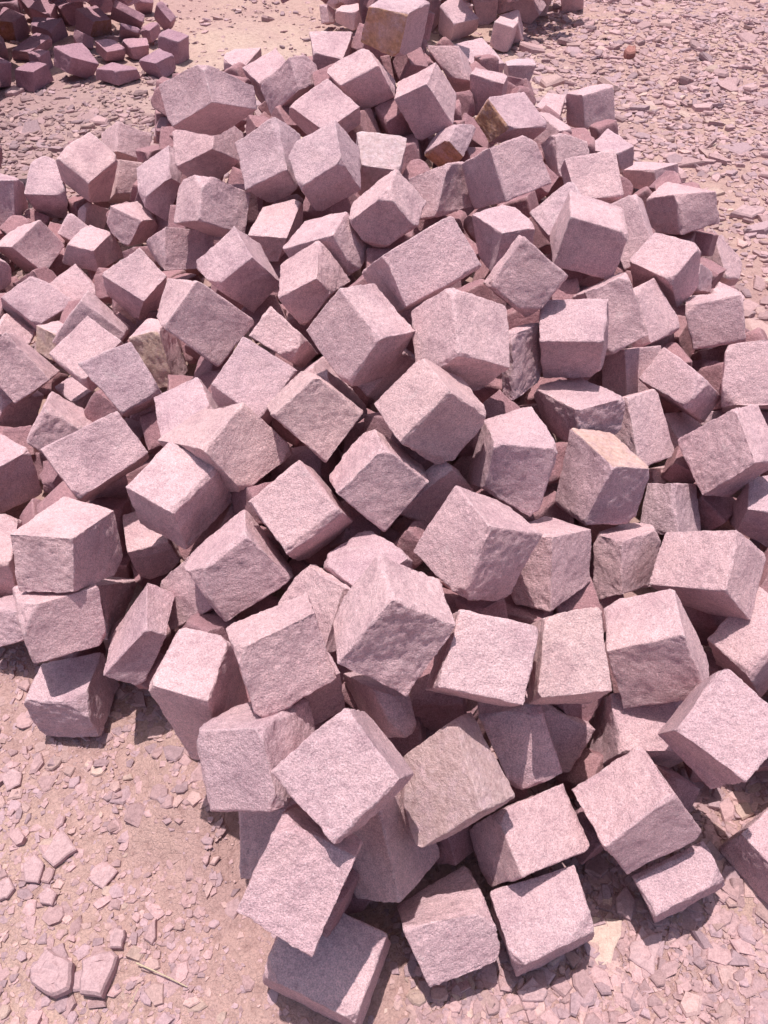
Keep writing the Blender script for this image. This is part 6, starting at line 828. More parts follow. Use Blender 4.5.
(2,[314,7476,80,198,7485,19,240,7443,213,125,7452,152,320,7324,46,205,7333,-15,246,7291,179,131,7300,118]),
(2,[141,6209,98,161,6143,-12,144,6078,177,165,6012,67,281,6223,115,301,6158,5,284,6092,195,304,6026,84]),
(2,[1077,6957,111,1086,6923,243,1043,7085,146,1052,7051,278,1202,6990,111,1211,6956,243,1168,7118,146,1177,7084,278]),
(2,[793,7341,27,784,7358,175,727,7470,8,718,7487,156,937,7415,27,929,7432,175,871,7544,8,862,7561,156]),
(2,[848,5991,-1,875,5981,160,722,6040,23,749,6029,184,899,6122,-1,925,6112,160,773,6171,23,800,6160,184]),
(2,[153,6819,402,152,6743,514,282,6790,383,282,6715,495,114,6697,320,113,6621,432,243,6668,301,243,6593,413]),
(2,[187,6840,-3,188,6829,138,180,7002,9,181,6991,150,331,6846,-3,332,6836,138,324,7008,9,325,6997,150]),
(2,[906,6654,472,916,6650,609,758,6717,485,768,6712,622,960,6783,472,970,6779,609,813,6846,485,823,6841,622]),
(2,[1098,6859,-7,1103,6803,128,1088,6978,43,1093,6921,178,1250,6871,-7,1254,6815,128,1240,6990,43,1244,6934,178]),
(2,[1159,6752,201,1152,6762,354,1081,6861,190,1074,6871,343,1265,6829,201,1258,6839,354,1187,6937,190,1180,6947,343]),
(2,[1038,6480,208,1038,6478,341,1000,6624,211,1000,6622,343,1191,6520,208,1191,6518,341,1153,6664,211,1153,6662,343]),
(2,[159,7054,281,184,7041,433,49,7116,304,74,7102,456,225,7172,281,249,7158,433,115,7233,304,139,7219,456]),
(2,[977,6693,86,936,6715,217,847,6766,33,807,6789,164,1052,6825,86,1012,6848,217,922,6899,33,882,6922,164]),
(2,[524,6470,0,523,6472,153,463,6585,-2,462,6587,151,655,6540,0,654,6542,153,593,6655,-2,592,6657,151]),
(2,[673,6133,288,680,6131,415,527,6175,296,534,6173,424,716,6284,288,723,6282,415,569,6325,296,576,6323,424]),
]
CHIPS=[
([(-0.710,0.395),(-0.684,0.434),(-0.626,0.407),(-0.620,0.360),(-0.649,0.348),(-0.699,0.371)],0.03,'rounded pinkish-grey stone chip lying on the earth at the bottom left'),
([(-0.610,0.413),(-0.554,0.431),(-0.539,0.419),(-0.554,0.348),(-0.598,0.354)],0.026,'long flat pinkish-grey chip right of the rounded one at the bottom left'),
([(-0.563,0.456),(-0.556,0.471),(-0.536,0.468),(-0.534,0.434),(-0.558,0.434)],0.016,'small thick chip just above the long flat chip, bottom left'),
([(-0.642,0.574),(-0.601,0.601),(-0.580,0.587),(-0.603,0.550),(-0.624,0.560)],0.008,'thin star-shaped pink chip on the bare earth, bottom left'),
([(-0.752,0.616),(-0.724,0.674),(-0.679,0.630),(-0.720,0.594)],0.012,'pointed triangular chip casting a shadow, left of the star-shaped chip'),
([(-0.788,0.601),(-0.769,0.623),(-0.744,0.601),(-0.743,0.560),(-0.772,0.563)],0.01,'violet-grey chip left of the pointed triangular chip'),
([(-0.830,0.563),(-0.812,0.574),(-0.791,0.550),(-0.801,0.530),(-0.818,0.526)],0.01,'rounded pink chip at the left picture edge near the bottom'),
([(-0.737,0.536),(-0.723,0.555),(-0.699,0.540),(-0.701,0.516),(-0.727,0.520)],0.01,'small pale rounded chip below the violet-grey chip'),
([(-0.907,0.804),(-0.885,0.822),(-0.862,0.812),(-0.857,0.783),(-0.883,0.767)],0.009,'angular flat chip at the left edge beneath the three-high stack'),
([(0.438,0.500),(0.501,0.491),(0.463,0.412),(0.418,0.407)],0.005,'flat tan slab on the gravel right of the flat-topped foot block'),
([(0.511,0.449),(0.581,0.468),(0.544,0.386),(0.499,0.419)],0.008,'pale flat chip on the gravel below the slanting thin block'),
([(0.496,0.536),(0.522,0.560),(0.536,0.530),(0.520,0.491),(0.494,0.507)],0.014,'rounded chip in shade between the two lower-right foot blocks'),
([(0.264,0.360),(0.297,0.386),(0.325,0.360),(0.314,0.343),(0.272,0.343)],0.012,'flat chip in the shadow under the flat-topped foot block'),
([(-2.364,5.225),(-2.369,5.406),(-2.282,5.332),(-2.313,5.233)],0.022,'thin pale chip lying in front of the far-left heap'),
([(1.672,3.620),(1.753,3.703),(1.868,3.703),(1.864,3.676),(1.771,3.599)],0.028,'flat slab lying on the gravel to the right of the pile'),
([(1.643,5.947),(1.689,6.023),(1.733,6.004),(1.704,5.872),(1.645,5.872)],0.045,'small red pebble on the far gravel, upper right'),
]


# ------------------------------------------------------------------ noise
def _h(i, j, k, seed):
    n = (i.astype(np.int64)*374761393 + j.astype(np.int64)*668265263 + k.astype(np.int64)*2147483647 + seed*1274126177) & 0xffffffff
    n = ((n ^ (n >> 13))*1274126177) & 0xffffffff
    n = ((n ^ (n >> 16))*2246822519) & 0xffffffff
    return (n & 0xffffff)/float(0xffffff)*2-1
def vnoise(P, seed=0):
    f = np.floor(P); t = P-f; i = f.astype(np.int64); t = t*t*(3-2*t)
    r = 0
    for a in (0, 1):
        for b in (0, 1):
            for c in (0, 1):
                wgt = (t[:, 0] if a else 1-t[:, 0])*(t[:, 1] if b else 1-t[:, 1])*(t[:, 2] if c else 1-t[:, 2])
                r = r + wgt*_h(i[:, 0]+a, i[:, 1]+b, i[:, 2]+c, seed)
    return r
def fbm(P, o=3, seed=0, g=.5):
    r = 0; a = 1
    for k in range(o):
        r = r + a*vnoise(P*(2.03**k)+k*17.3, seed+k); a *= g
    return r
MND = np.array(MOUND, float).reshape(51, 65)/1000                      # rubble and dust banked up under the main pile
def mound(x, y):
    fx = np.clip((x+3.2)/.1, 0, 63.999); fy = np.clip(y/.1, 0, 49.999); i = fx.astype(int); j = fy.astype(int); a = fx-i; b = fy-j
    return MND[j, i]*(1-a)*(1-b)+MND[j, i+1]*a*(1-b)+MND[j+1, i]*(1-a)*b+MND[j+1, i+1]*a*b
def ground_h(x, y):
    P = np.stack([x, y, np.zeros_like(x)], 1)
    far = np.clip((np.hypot(x, y)-8)/20, 0, 1)
    return (.016*fbm(P*1.7, 2, 5) + .005*fbm(P*9, 3, 9) + .0022*fbm(P*42, 2, 12)*(np.hypot(x, y) < 4)) - .012 + .25*far*vnoise(P*.06, 4) + mound(x, y)

# ------------------------------------------------------------------ materials
def new_mat(name):
    m = bpy.data.materials.new(name); m.use_nodes = True
    nt = m.node_tree; nt.nodes.clear()
    o = nt.nodes.new('ShaderNodeOutputMaterial'); b = nt.nodes.new('ShaderNodeBsdfPrincipled')
    nt.links.new(b.outputs[0], o.inputs[0])
    return m, nt, b
def N(nt, typ, **kw):
    n = nt.nodes.new(typ)
    for k, v in kw.items():
        if k.startswith('i_'):
            key = k[2:]; n.inputs[int(key) if key.isdigit() else key].default_value = v
        else: setattr(n, k, v)
    return n
def ramp(nt, stops, fac):
    r = nt.nodes.new('ShaderNodeValToRGB'); e = r.color_ramp.elements
    while len(e) < len(stops): e.new(.5)
    for q, (p, c) in zip(e, stops): q.position = p; q.color = (*c, 1) if len(c) == 3 else c
    nt.links.new(fac, r.inputs[0]); return r
def mix(nt, a, b, fac, mode='MIX'):
    n = nt.nodes.new('ShaderNodeMix'); n.data_type = 'RGBA'; n.blend_type = mode
    for s, v in ((0, fac), (6, a), (7, b)):
        if isinstance(v, (int, float)): n.inputs[s].default_value = v
        elif isinstance(v, tuple): n.inputs[s].default_value = (*v, 1)
        else: nt.links.new(v, n.inputs[s])
    return n.outputs[2]
def noise(nt, vec, scale, detail=4, rough=.55, dist=0):
    n = N(nt, 'ShaderNodeTexNoise'); n.inputs['Scale'].default_value = scale; n.inputs['Detail'].default_value = detail
    n.inputs['Roughness'].default_value = rough; n.inputs['Distortion'].default_value = dist
    nt.links.new(vec, n.inputs['Vector']); return n
def math_(nt, op, a, b):
    n = N(nt, 'ShaderNodeMath', operation=op)
    for s, v in ((0, a), (1, b)):
        if isinstance(v, (int, float)): n.inputs[s].default_value = v
        else: nt.links.new(v, n.inputs[s])
    return n.outputs[0]

def stone_material(name='mauve_sandstone', dark=None):
    m, nt, b = new_mat(name)
    oi = N(nt, 'ShaderNodeObjectInfo'); tc = N(nt, 'ShaderNodeTexCoord')
    off = N(nt, 'ShaderNodeVectorMath', operation='MULTIPLY_ADD')
    cmb = N(nt, 'ShaderNodeCombineXYZ'); 
    for i in range(3): nt.links.new(oi.outputs['Random'], cmb.inputs[i])
    nt.links.new(cmb.outputs[0], off.inputs[0]); off.inputs[1].default_value = (37, 91, 53); nt.links.new(tc.outputs['Object'], off.inputs[2])
    v = off.outputs[0]
    base = ramp(nt, [(0, (.585, .378, .418)), (.2, (.63, .412, .443)), (.38, (.55, .362, .408)), (.55, (.65, .432, .460)), (.7, (.60, .390, .422)), (.84, (.545, .375, .422)), (.94, (.61, .392, .425)), (1, (.60, .398, .408))], oi.outputs['Random']).outputs[0]
    lo = noise(nt, v, 9, 4, .6)                                   # broad bands of tone
    c = mix(nt, base, ramp(nt, [(.3, (.80, .76, .79)), (.48, (1, 1, 1)), (.75, (1.16, 1.16, 1.12))], lo.outputs[0]).outputs[0], .9, 'MULTIPLY')
    md = noise(nt, v, 65, 5, .7)
    c = mix(nt, c, ramp(nt, [(.32, (.76, .73, .75)), (.5, (1, 1, 1)), (.7, (1.17, 1.15, 1.14))], md.outputs[0]).outputs[0], .75, 'MULTIPLY')
    fi = noise(nt, v, 330, 3, .8)                                 # grains
    c = mix(nt, c, ramp(nt, [(.36, (.66, .62, .65)), (.5, (1, 1, 1)), (.64, (1.42, 1.40, 1.40))], fi.outputs[0]).outputs[0], .8, 'MULTIPLY')
    sp = noise(nt, v, 470, 1, .5)                                 # bright crystals
    c = mix(nt, c, (.88, .76, .79), math_(nt, 'MULTIPLY', ramp(nt, [(.66, (0, 0, 0)), (.73, (1, 1, 1))], sp.outputs[0]).outputs[0], .6))
    # pale dusty scuffs
    du = noise(nt, v, 23, 6, .75, .6)
    c = mix(nt, c, (.66, .56, .56), math_(nt, 'MULTIPLY', ramp(nt, [(.60, (0, 0, 0)), (.74, (1, 1, 1))], du.outputs[0]).outputs[0], .38))
    # earth stains, faint brown
    st = noise(nt, v, 6, 4, .6, .5)
    c = mix(nt, c, (.46, .29, .25), math_(nt, 'MULTIPLY', ramp(nt, [(.60, (0, 0, 0)), (.78, (1, 1, 1))], st.outputs[0]).outputs[0], .20))
    # bruised light edges
    ge = N(nt, 'ShaderNodeNewGeometry')
    pe = ramp(nt, [(.52, (0, 0, 0)), (.60, (1, 1, 1))], ge.outputs['Pointiness'])
    en = noise(nt, v, 48, 3, .7)
    ef = math_(nt, 'MULTIPLY', pe.outputs[0], ramp(nt, [(.35, (0, 0, 0)), (.6, (1, 1, 1))], en.outputs[0]).outputs[0])
    c = mix(nt, c, (.80, .68, .69), math_(nt, 'MULTIPLY', ef, .7))
    # mineral stain painted per face
    at = N(nt, 'ShaderNodeAttribute', attribute_name='stain')
    sn = noise(nt, v, 26, 6, .75)
    am = N(nt, 'ShaderNodeAttribute', attribute_name='stain_amount')
    sf = math_(nt, 'MULTIPLY', am.outputs['Fac'], ramp(nt, [(.27, (0, 0, 0)), (.50, (1, 1, 1))], sn.outputs[0]).outputs[0])
    sc = mix(nt, at.outputs['Color'], ramp(nt, [(.3, (.5, .42, .38)), (.5, (1, 1, 1)), (.7, (1.4, 1.5, 1.7))], noise(nt, v, 70, 4, .7).outputs[0]).outputs[0], .8, 'MULTIPLY')
    c = mix(nt, c, sc, sf)
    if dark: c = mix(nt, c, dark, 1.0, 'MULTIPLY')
    nt.links.new(c, b.inputs['Base Color'])
    b.inputs['Roughness'].default_value = .82
    b.inputs['Specular IOR Level'].default_value = .35
    hs = math_(nt, 'ADD', math_(nt, 'MULTIPLY', noise(nt, v, 60, 6, .7).outputs[0], 1.0), math_(nt, 'MULTIPLY', fi.outputs[0], .34))
    bp = N(nt, 'ShaderNodeBump'); bp.inputs['Strength'].default_value = 1; bp.inputs['Distance'].default_value = .0075
    nt.links.new(hs, bp.inputs['Height']); nt.links.new(bp.outputs[0], b.inputs['Normal'])
    return m
def ground_material():
    m, nt, b = new_mat('pink_earth')
    tc = N(nt, 'ShaderNodeTexCoord'); v = tc.outputs['Object']
    big = noise(nt, v, 1.3, 5, .6, .4)
    c = ramp(nt, [(.3, (.39, .242, .24)), (.48, (.435, .278, .262)), (.62, (.465, .312, .276)), (.75, (.50, .35, .29))], big.outputs[0]).outputs[0]
    # sandy yellow strip between the heaps
    sep = N(nt, 'ShaderNodeSeparateXYZ'); nt.links.new(v, sep.inputs[0])
    def band(out, c0, w):
        d = math_(nt, 'ABSOLUTE', math_(nt, 'SUBTRACT', out, c0), 0); mr = N(nt, 'ShaderNodeMapRange'); mr.interpolation_type = 'SMOOTHSTEP'
        nt.links.new(d, mr.inputs[0]); mr.inputs[1].default_value = w*.35; mr.inputs[2].default_value = w; mr.inputs[3].default_value = 1; mr.inputs[4].default_value = 0
        return mr.outputs[0]
    ye = math_(nt, 'MULTIPLY', band(sep.outputs[0], -.2, 2.0), band(sep.outputs[1], 5.4, 1.9))
    yn = noise(nt, v, 2.6, 5, .65)
    ye = math_(nt, 'MULTIPLY', ye, ramp(nt, [(.3, (.35,)*3), (.55, (1,)*3)], yn.outputs[0]).outputs[0])
    c = mix(nt, c, (.54, .40, .345), math_(nt, 'MULTIPLY', ye, .7))
    sm = noise(nt, v, 34, 6, .75)
    c = mix(nt, c, ramp(nt, [(.3, (.66, .60, .60)), (.5, (1, 1, 1)), (.7, (1.15, 1.14, 1.12))], sm.outputs[0]).outputs[0], .8, 'MULTIPLY')
    fi = noise(nt, v, 210, 4, .8)
    c = mix(nt, c, ramp(nt, [(.34, (.66, .62, .62)), (.5, (1, 1, 1)), (.66, (1.25, 1.22, 1.2))], fi.outputs[0]).outputs[0], .7, 'MULTIPLY')
    vo = N(nt, 'ShaderNodeTexVoronoi', feature='DISTANCE_TO_EDGE'); vo.inputs['Scale'].default_value = 75
    wv = mix(nt, v, noise(nt, v, 30, 3).outputs[1], .02); nt.links.new(wv, vo.inputs['Vector'])
    dk = math_(nt, 'MULTIPLY', band(sep.outputs[0], -2.7, 1.9), band(sep.outputs[1], 4.6, 1.5))
    dk = math_(nt, 'MULTIPLY', dk, ramp(nt, [(.25, (.4,)*3), (.5, (1,)*3)], yn.outputs[0]).outputs[0])
    c = mix(nt, c, (.32, .21, .225), math_(nt, 'MULTIPLY', dk, .6))
    nt.links.new(c, b.inputs['Base Color']); b.inputs['Roughness'].default_value = .95; b.inputs['Specular IOR Level'].default_value = .15
    hs = math_(nt, 'ADD', math_(nt, 'MULTIPLY', sm.outputs[0], 1.2), math_(nt, 'MULTIPLY', fi.outputs[0], .35))
    hs = math_(nt, 'ADD', hs, math_(nt, 'MULTIPLY', math_(nt, 'MINIMUM', vo.outputs[0], .12), 1.6))
    bp = N(nt, 'ShaderNodeBump'); bp.inputs['Strength'].default_value = .8; bp.inputs['Distance'].default_value = .008
    nt.links.new(hs, bp.inputs['Height']); nt.links.new(bp.outputs[0], b.inputs['Normal'])
    return m
def gravel_material():
    m, nt, b = new_mat('stone_flakes')
    at = N(nt, 'ShaderNodeAttribute', attribute_name='tone'); tc = N(nt, 'ShaderNodeTexCoord'); v = tc.outputs['Object']
    md = noise(nt, v, 90, 5, .7)
    c = mix(nt, at.outputs['Color'], ramp(nt, [(.3, (.72, .69, .70)), (.5, (1, 1, 1)), (.7, (1.2, 1.18, 1.17))], md.outputs[0]).outputs[0], .8, 'MULTIPLY')
    fi = noise(nt, v, 320, 3, .8)
    c = mix(nt, c, ramp(nt, [(.34, (.75, .72, .73)), (.5, (1, 1, 1)), (.66, (1.2, 1.2, 1.2))], fi.outputs[0]).outputs[0], .7, 'MULTIPLY')
    nt.links.new(c, b.inputs['Base Color']); b.inputs['Roughness'].default_value = .88; b.inputs['Specular IOR Level'].default_value = .25
    bp = N(nt, 'ShaderNodeBump'); bp.inputs['Strength'].default_value = .6; bp.inputs['Distance'].default_value = .003
    nt.links.new(md.outputs[0], bp.inputs['Height']); nt.links.new(bp.outputs[0], b.inputs['Normal'])
    return m
M_DARK = stone_material('dark_sandstone', (.66, .56, .63)); M_BURIED = stone_material('gap_shade_sandstone', (.62, .50, .52))  # buried blocks: same stone with the shade of the gaps multiplied into its colour
M_STONE, M_GROUND, M_GRAVEL = stone_material(), ground_material(), gravel_material()

def mesh_np(name, V, F, mat, smooth=False):
    me = bpy.data.meshes.new(name)
    V = np.asarray(V, float)
    if isinstance(F, np.ndarray): L = F.ravel(); S = np.arange(len(F))*F.shape[1]; T_ = np.full(len(F), F.shape[1])
    else:
        T_ = np.array([len(f) for f in F]); L = np.array([i for f in F for i in f]); S = np.concatenate([[0], np.cumsum(T_)[:-1]])
    me.vertices.add(len(V)); me.vertices.foreach_set('co', V.ravel())
    me.loops.add(len(L)); me.loops.foreach_set('vertex_index', L.astype(np.int32))
    me.polygons.add(len(S)); me.polygons.foreach_set('loop_start', S.astype(np.int32)); me.polygons.foreach_set('loop_total', T_.astype(np.int32))
    me.update(calc_edges=True); me.validate()
    me.shade_smooth() if smooth else me.shade_flat()
    me.materials.append(mat); me.update()
    return me
def link(name, me, loc, label=None, cat=None, group=None, kind=None):
    o = bpy.data.objects.new(name, me); o.location = loc; COL.objects.link(o)
    if label: o['label'] = label; o['category'] = cat
    if group: o['group'] = group
    if kind: o['kind'] = kind
    return o

# ------------------------------------------------------------------ stone blocks
_topo = {}
def topology(n):
    if n in _topo: return _topo[n]
    idx = {}; P = []; F = []
    def vid(i, j, k):
        key = (i, j, k)
        if key not in idx: idx[key] = len(P); P.append(key)
        return idx[key]
    for ax in range(3):
        for side in (0, n):
            for a in range(n):
                for b_ in range(n):
                    q = []
                    for da, db in ((0, 0), (1, 0), (1, 1), (0, 1)):
                        c = [0, 0, 0]; c[ax] = side; c[(ax+1) % 3] = a+da; c[(ax+2) % 3] = b_+db
                        q.append(vid(*c))
                    F.append(q if side else q[::-1])
    _topo[n] = (np.array(P, float)/n, np.array(F)); return _topo[n]
SGN = [np.array(s, float) for s in [(a, b, c) for a in (-1, 0, 1) for b in (-1, 0, 1) for c in (-1, 0, 1)] if sum(abs(q) for q in s) >= 2]
STAIN = {'o': (.52, .27, .155), 'l': (.68, .43, .34), 'y': (.66, .47, .33)}
def block_mesh(name, mm, n, seed, tint='', mat=None):
    rng = np.random.default_rng(seed)
    C = np.array(mm, float).reshape(2, 2, 2, 3)/1000
    T, F = topology(n)
    u = T*2-1
    u = np.sin(u*math.pi/2*.93)/math.sin(math.pi/2*.93)          # more vertices near the edges
    cen = C.reshape(8, 3).mean(0)
    A = [(C[1]-C[0]).mean((0, 1)), (C[:, 1]-C[:, 0]).mean((0, 1)), (C[:, :, 1]-C[:, :, 0]).mean((0, 1))]
    L = np.array([np.linalg.norm(a) for a in A]); ND = np.array([a/l for a, l in zip(A, L)])
    # worn edges: radius varies along the block
    base_r = .0024*rng.uniform(.7, 1.5)
    rn = fbm(u*2.2+seed % 97, 3, seed % 1000)
    r = base_r*np.clip(1+1.1*rn, .35, 3)
    rho = np.stack([r/(l/2) for l in L], 1)
    core = np.clip(u, -(1-rho), 1-rho); d = (u-core)/rho
    dl = np.linalg.norm(d, axis=1, keepdims=True); dn = d/np.maximum(dl, 1e-6)
    us = core+dn*rho
    t = (us+1)/2
    P = 0
    for a in (0, 1):
        for b in (0, 1):
            for c in (0, 1):
                w_ = (t[:, 0] if a else 1-t[:, 0])*(t[:, 1] if b else 1-t[:, 1])*(t[:, 2] if c else 1-t[:, 2])
                P = P+w_[:, None]*C[a, b, c]
    nrm = dn@ND
    nrm /= np.maximum(np.linalg.norm(nrm, axis=1, keepdims=True), 1e-6)
    q = (P-cen)
    # split faces: each of the six has its own hollow/bulge and roughness
    rough = np.ones(len(P)); bulge = np.zeros(len(P))
    for ax in range(3):
        for s in (-1, 1):
            on = np.clip((dn[:, ax]*s-.55)/.4, 0, 1)
            o1, o2 = (ax+1) % 3, (ax+2) % 3
            rf = rng.choice([.45, .65, .85, 1.05, 1.3], p=[.2, .25, .3, .18, .07])
            kx, ky, kb = rng.uniform(-1, 1, 3)
            inside = (1-u[:, o1]**2)*(1-u[:, o2]**2)
            bulge += on*inside*(.0045*kb+.0022*kx*u[:, o1]+.0022*ky*u[:, o2])
            rough = rough*(1-on)+on*rf
    sd = seed % 5000
    an = rng.normal(size=3); an /= np.linalg.norm(an); qa = q+an*((q@an)*rng.uniform(.8, 2.2))[:, None]   # the grain of the split
    big = fbm(q*24+sd, 2, sd); mid = fbm(qa*110+sd*.7, 3, sd+3, .6)
    ridge = np.abs(fbm(qa*48+sd, 2, sd+9))      # conchoidal steps
    fine = vnoise(q*330+sd, sd+21)
    disp = bulge+.0024*big*(.5+.5*rough)+.0013*mid*rough-.0040*np.clip(rough-.6, 0, 1)*ridge+.0004*fine
    P = P+nrm*disp[:, None]
    # flakes knocked off corners and edges
    for k in range(rng.integers(6, 13)):
        sg = SGN[rng.integers(len(SGN))]
        nn = (sg*rng.uniform(.5, 1.3, 3))@ND; nn /= np.linalg.norm(nn)
        corner = abs(sg).sum() > 2.5
        dep = rng.uniform(.004, .017) if corner else rng.uniform(.0012, .0070)
        qq = P-cen; s = qq@nn; lim = s.max()-dep
        e = s-lim+.0022*vnoise(qq*70+k*9.1, sd+k)+.0012*vnoise(qq*190, sd+k+5)
        P = P-nn[None]*np.maximum(e, 0)[:, None]
    z0 = P[:, 2].min(); org = np.array([cen[0], cen[1], z0])
    me = mesh_np(name, P-org, F, mat or M_STONE, smooth=False)
    me.shade_smooth()
    if tint in ('bn', 'pl') or tint:
        att = me.attributes.new('stain', 'FLOAT_COLOR', 'POINT')
        colr = np.zeros((len(P), 4))
        if tint == 'bn': colr[:] = (.56, .385, .345, .5)
        elif tint == 'pl': colr[:] = (.60, .47, .46, .5)
        else:
            for k in range(0, len(tint), 3):
                ch, axn = tint[k], 'abc'.index(tint[k+1])
                on = np.clip((-dn[:, axn]-.35)/.3, 0, 1)
                colr[:, :3] = STAIN[ch]; colr[:, 3] = np.maximum(colr[:, 3], (.2+.7*on)*(on > 0)*{'o': 1., 'l': .75, 'y': .7}[ch]*np.clip(1+.5*vnoise(q*22, seed), .3, 1))
        att.data.foreach_set('color', colr.ravel())
        att = me.attributes.new('stain_amount', 'FLOAT', 'POINT'); att.data.foreach_set('value', colr[:, 3].copy())
    return me, org
GROUPS = ['stone blocks heaped in the main pile', 'stone blocks of the far-left heap', 'stone blocks of the top-middle heap']
for idx, (heap, mm, tint, lab, key) in enumerate(STONES):
    C = np.array(mm).reshape(8, 3).mean(0)/1000
    dist = np.linalg.norm(C-np.array([0, 0, 1.78]))
    n = 40 if dist < 1.7 else 32 if dist < 2.3 else 24 if dist < 3.6 else 16
    me, org = block_mesh('stone_block', mm, n, 101+idx*37, tint, M_DARK if heap == 1 else None)
    link('stone_block', me, org, lab, 'stone block', GROUPS[heap])
def heap_stuff(name, items, mat, label):
    """the blocks of a heap past the ones built singly, as one mass"""
    VV, FF, off = [], [], 0
    for k, mm in items:
        me, org = block_mesh('tmp', mm, 8, 20011+k*29, '', mat)
        v = np.empty(len(me.vertices)*3); me.vertices.foreach_get('co', v); VV.append(v.reshape(-1, 3)+org); FF.append(topology(8)[1]+off); off += len(me.vertices)
        bpy.data.meshes.remove(me)
    me = mesh_np(name, np.concatenate(VV), np.concatenate(FF), mat); me.shade_smooth()
    link(name, me, (0, 0, 0), label, 'stone blocks', kind='stuff')
NB = 104
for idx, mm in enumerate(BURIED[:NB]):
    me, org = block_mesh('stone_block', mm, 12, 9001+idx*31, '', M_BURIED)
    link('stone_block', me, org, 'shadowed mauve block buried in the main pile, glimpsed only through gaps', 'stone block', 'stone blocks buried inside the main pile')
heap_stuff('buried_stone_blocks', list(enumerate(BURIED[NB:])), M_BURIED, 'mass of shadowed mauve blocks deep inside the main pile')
heap_stuff('rear_stone_blocks', [(k, mm) for k, (h_, mm) in enumerate(REAR) if h_ == 1], M_DARK, 'mass of dark maroon blocks filling the far-left heap')
heap_stuff('rear_stone_blocks', [(k, mm) for k, (h_, mm) in enumerate(REAR) if h_ == 2], M_STONE, 'mass of mauve blocks behind the front ones of the top-middle heap')

# ------------------------------------------------------------------ ground sheet
def axis(lo, hi, step, far, grow=1.25):
    a = list(np.arange(lo, hi+1e-9, step)); s = step; x = hi
    while x < far: s *= grow; x += s; a.append(x)
    s = step; x = lo
    while x > -far: s *= grow; x -= s; a.insert(0, x)
    return np.array(a)
xs = axis(-3.2, 3.6, .02, 300); ys = axis(.0, 6.8, .02, 300)
GX, GY = np.meshgrid(xs, ys); gz = ground_h(GX.ravel(), GY.ravel())
nx, ny = len(xs), len(ys); ii = np.arange(nx*ny).reshape(ny, nx)
GF = np.stack([ii[:-1, :-1], ii[:-1, 1:], ii[1:, 1:], ii[1:, :-1]], -1).reshape(-1, 4)
me = mesh_np('ground', np.stack([GX.ravel(), GY.ravel(), gz], 1), GF, M_GROUND); me.shade_smooth()
link('ground', me, (0, 0, 0), kind='structure')

# ------------------------------------------------------------------ loose stone flakes (nobody could count them)
def dens(x, y):
    """coverage 0..1 and size (m) of the flakes lying at x, y"""
    P = np.array([[x, y, 0.]]); n1 = vnoise(P*3.1, 77)[0]; n2 = vnoise(P*1.1, 78)[0]
    if y < 1.5:
        if x > .05: return .92+.2*n1, .0098
        if x > -.36 and y > .3: return .30+.35*n1, .0065
        return .75+.3*n1, .0092
    if x > .9: 
        c = .92-.35*max(0, n2)
        return c, .020
    if x < -.9 and y < 5.2+.4*n2: return .85*min(1, (5.4-y)*1.6), .0165
    if y > 4.4: return .5+.4*n2, .016
    return .5, .02
def scatter(count, xr, yr, V, F, T, fine=1.0):
    made = 0
    for _ in range(count):
        x = random.uniform(*xr); y = random.uniform(*yr)
        if abs(x) > .56*(y+1.9)+.25: continue
        c, sz = dens(x, y)
        if random.random() > c: continue
        r = sz*fine*math.exp(random.gauss(0, .5))
        if y < 1.5: r = min(r, .030)
        n = random.choice((4, 5, 5, 6, 7)); el = random.uniform(.5, 1); a0 = random.uniform(0, 6.28)
        th = r*random.uniform(.15, .55); tx, ty = random.gauss(0, .16), random.gauss(0, .16)
        ring = []
        for k in range(n):
            a = 6.283*k/n+random.uniform(-.35, .35)*6.283/n; q = r*random.uniform(.72, 1.15)
            px, py = q*math.cos(a), q*el*math.sin(a)
            ring.append((px*math.cos(a0)-py*math.sin(a0), px*math.sin(a0)+py*math.cos(a0)))
        z0 = GH(x, y)
        b = len(V); sh = random.uniform(.72, .93); ox, oy = random.uniform(-.1, .1)*r, random.uniform(-.1, .1)*r
        for (px, py) in ring: V.append((x+px, y+py, z0-.35*th+tx*px+ty*py))
        for (px, py) in ring: V.append((x+px*.99, y+py*.99, z0+.5*th+tx*px+ty*py))
        for (px, py) in ring: V.append((x+px*sh+ox, y+py*sh+oy, z0+th*random.uniform(.72, .95)+tx*px+ty*py))
        for k in range(n):
            k2 = (k+1) % n
            F.append((b+k, b+k2, b+n+k2, b+n+k)); F.append((b+n+k, b+n+k2, b+2*n+k2, b+2*n+k))
        F.append(tuple(b+2*n+k for k in range(n)))
        h = random.random(); br = random.uniform(.8, 1.2)
        base = (.425, .272, .282) if h < .55 else (.38, .255, .28) if h < .80 else (.445, .292, .283) if h < .97 else (.48, .335, .30)
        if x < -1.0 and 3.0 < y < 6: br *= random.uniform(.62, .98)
        T.append((3*n, tuple(q*br for q in base)+(1,)))
        made += 1
    return made
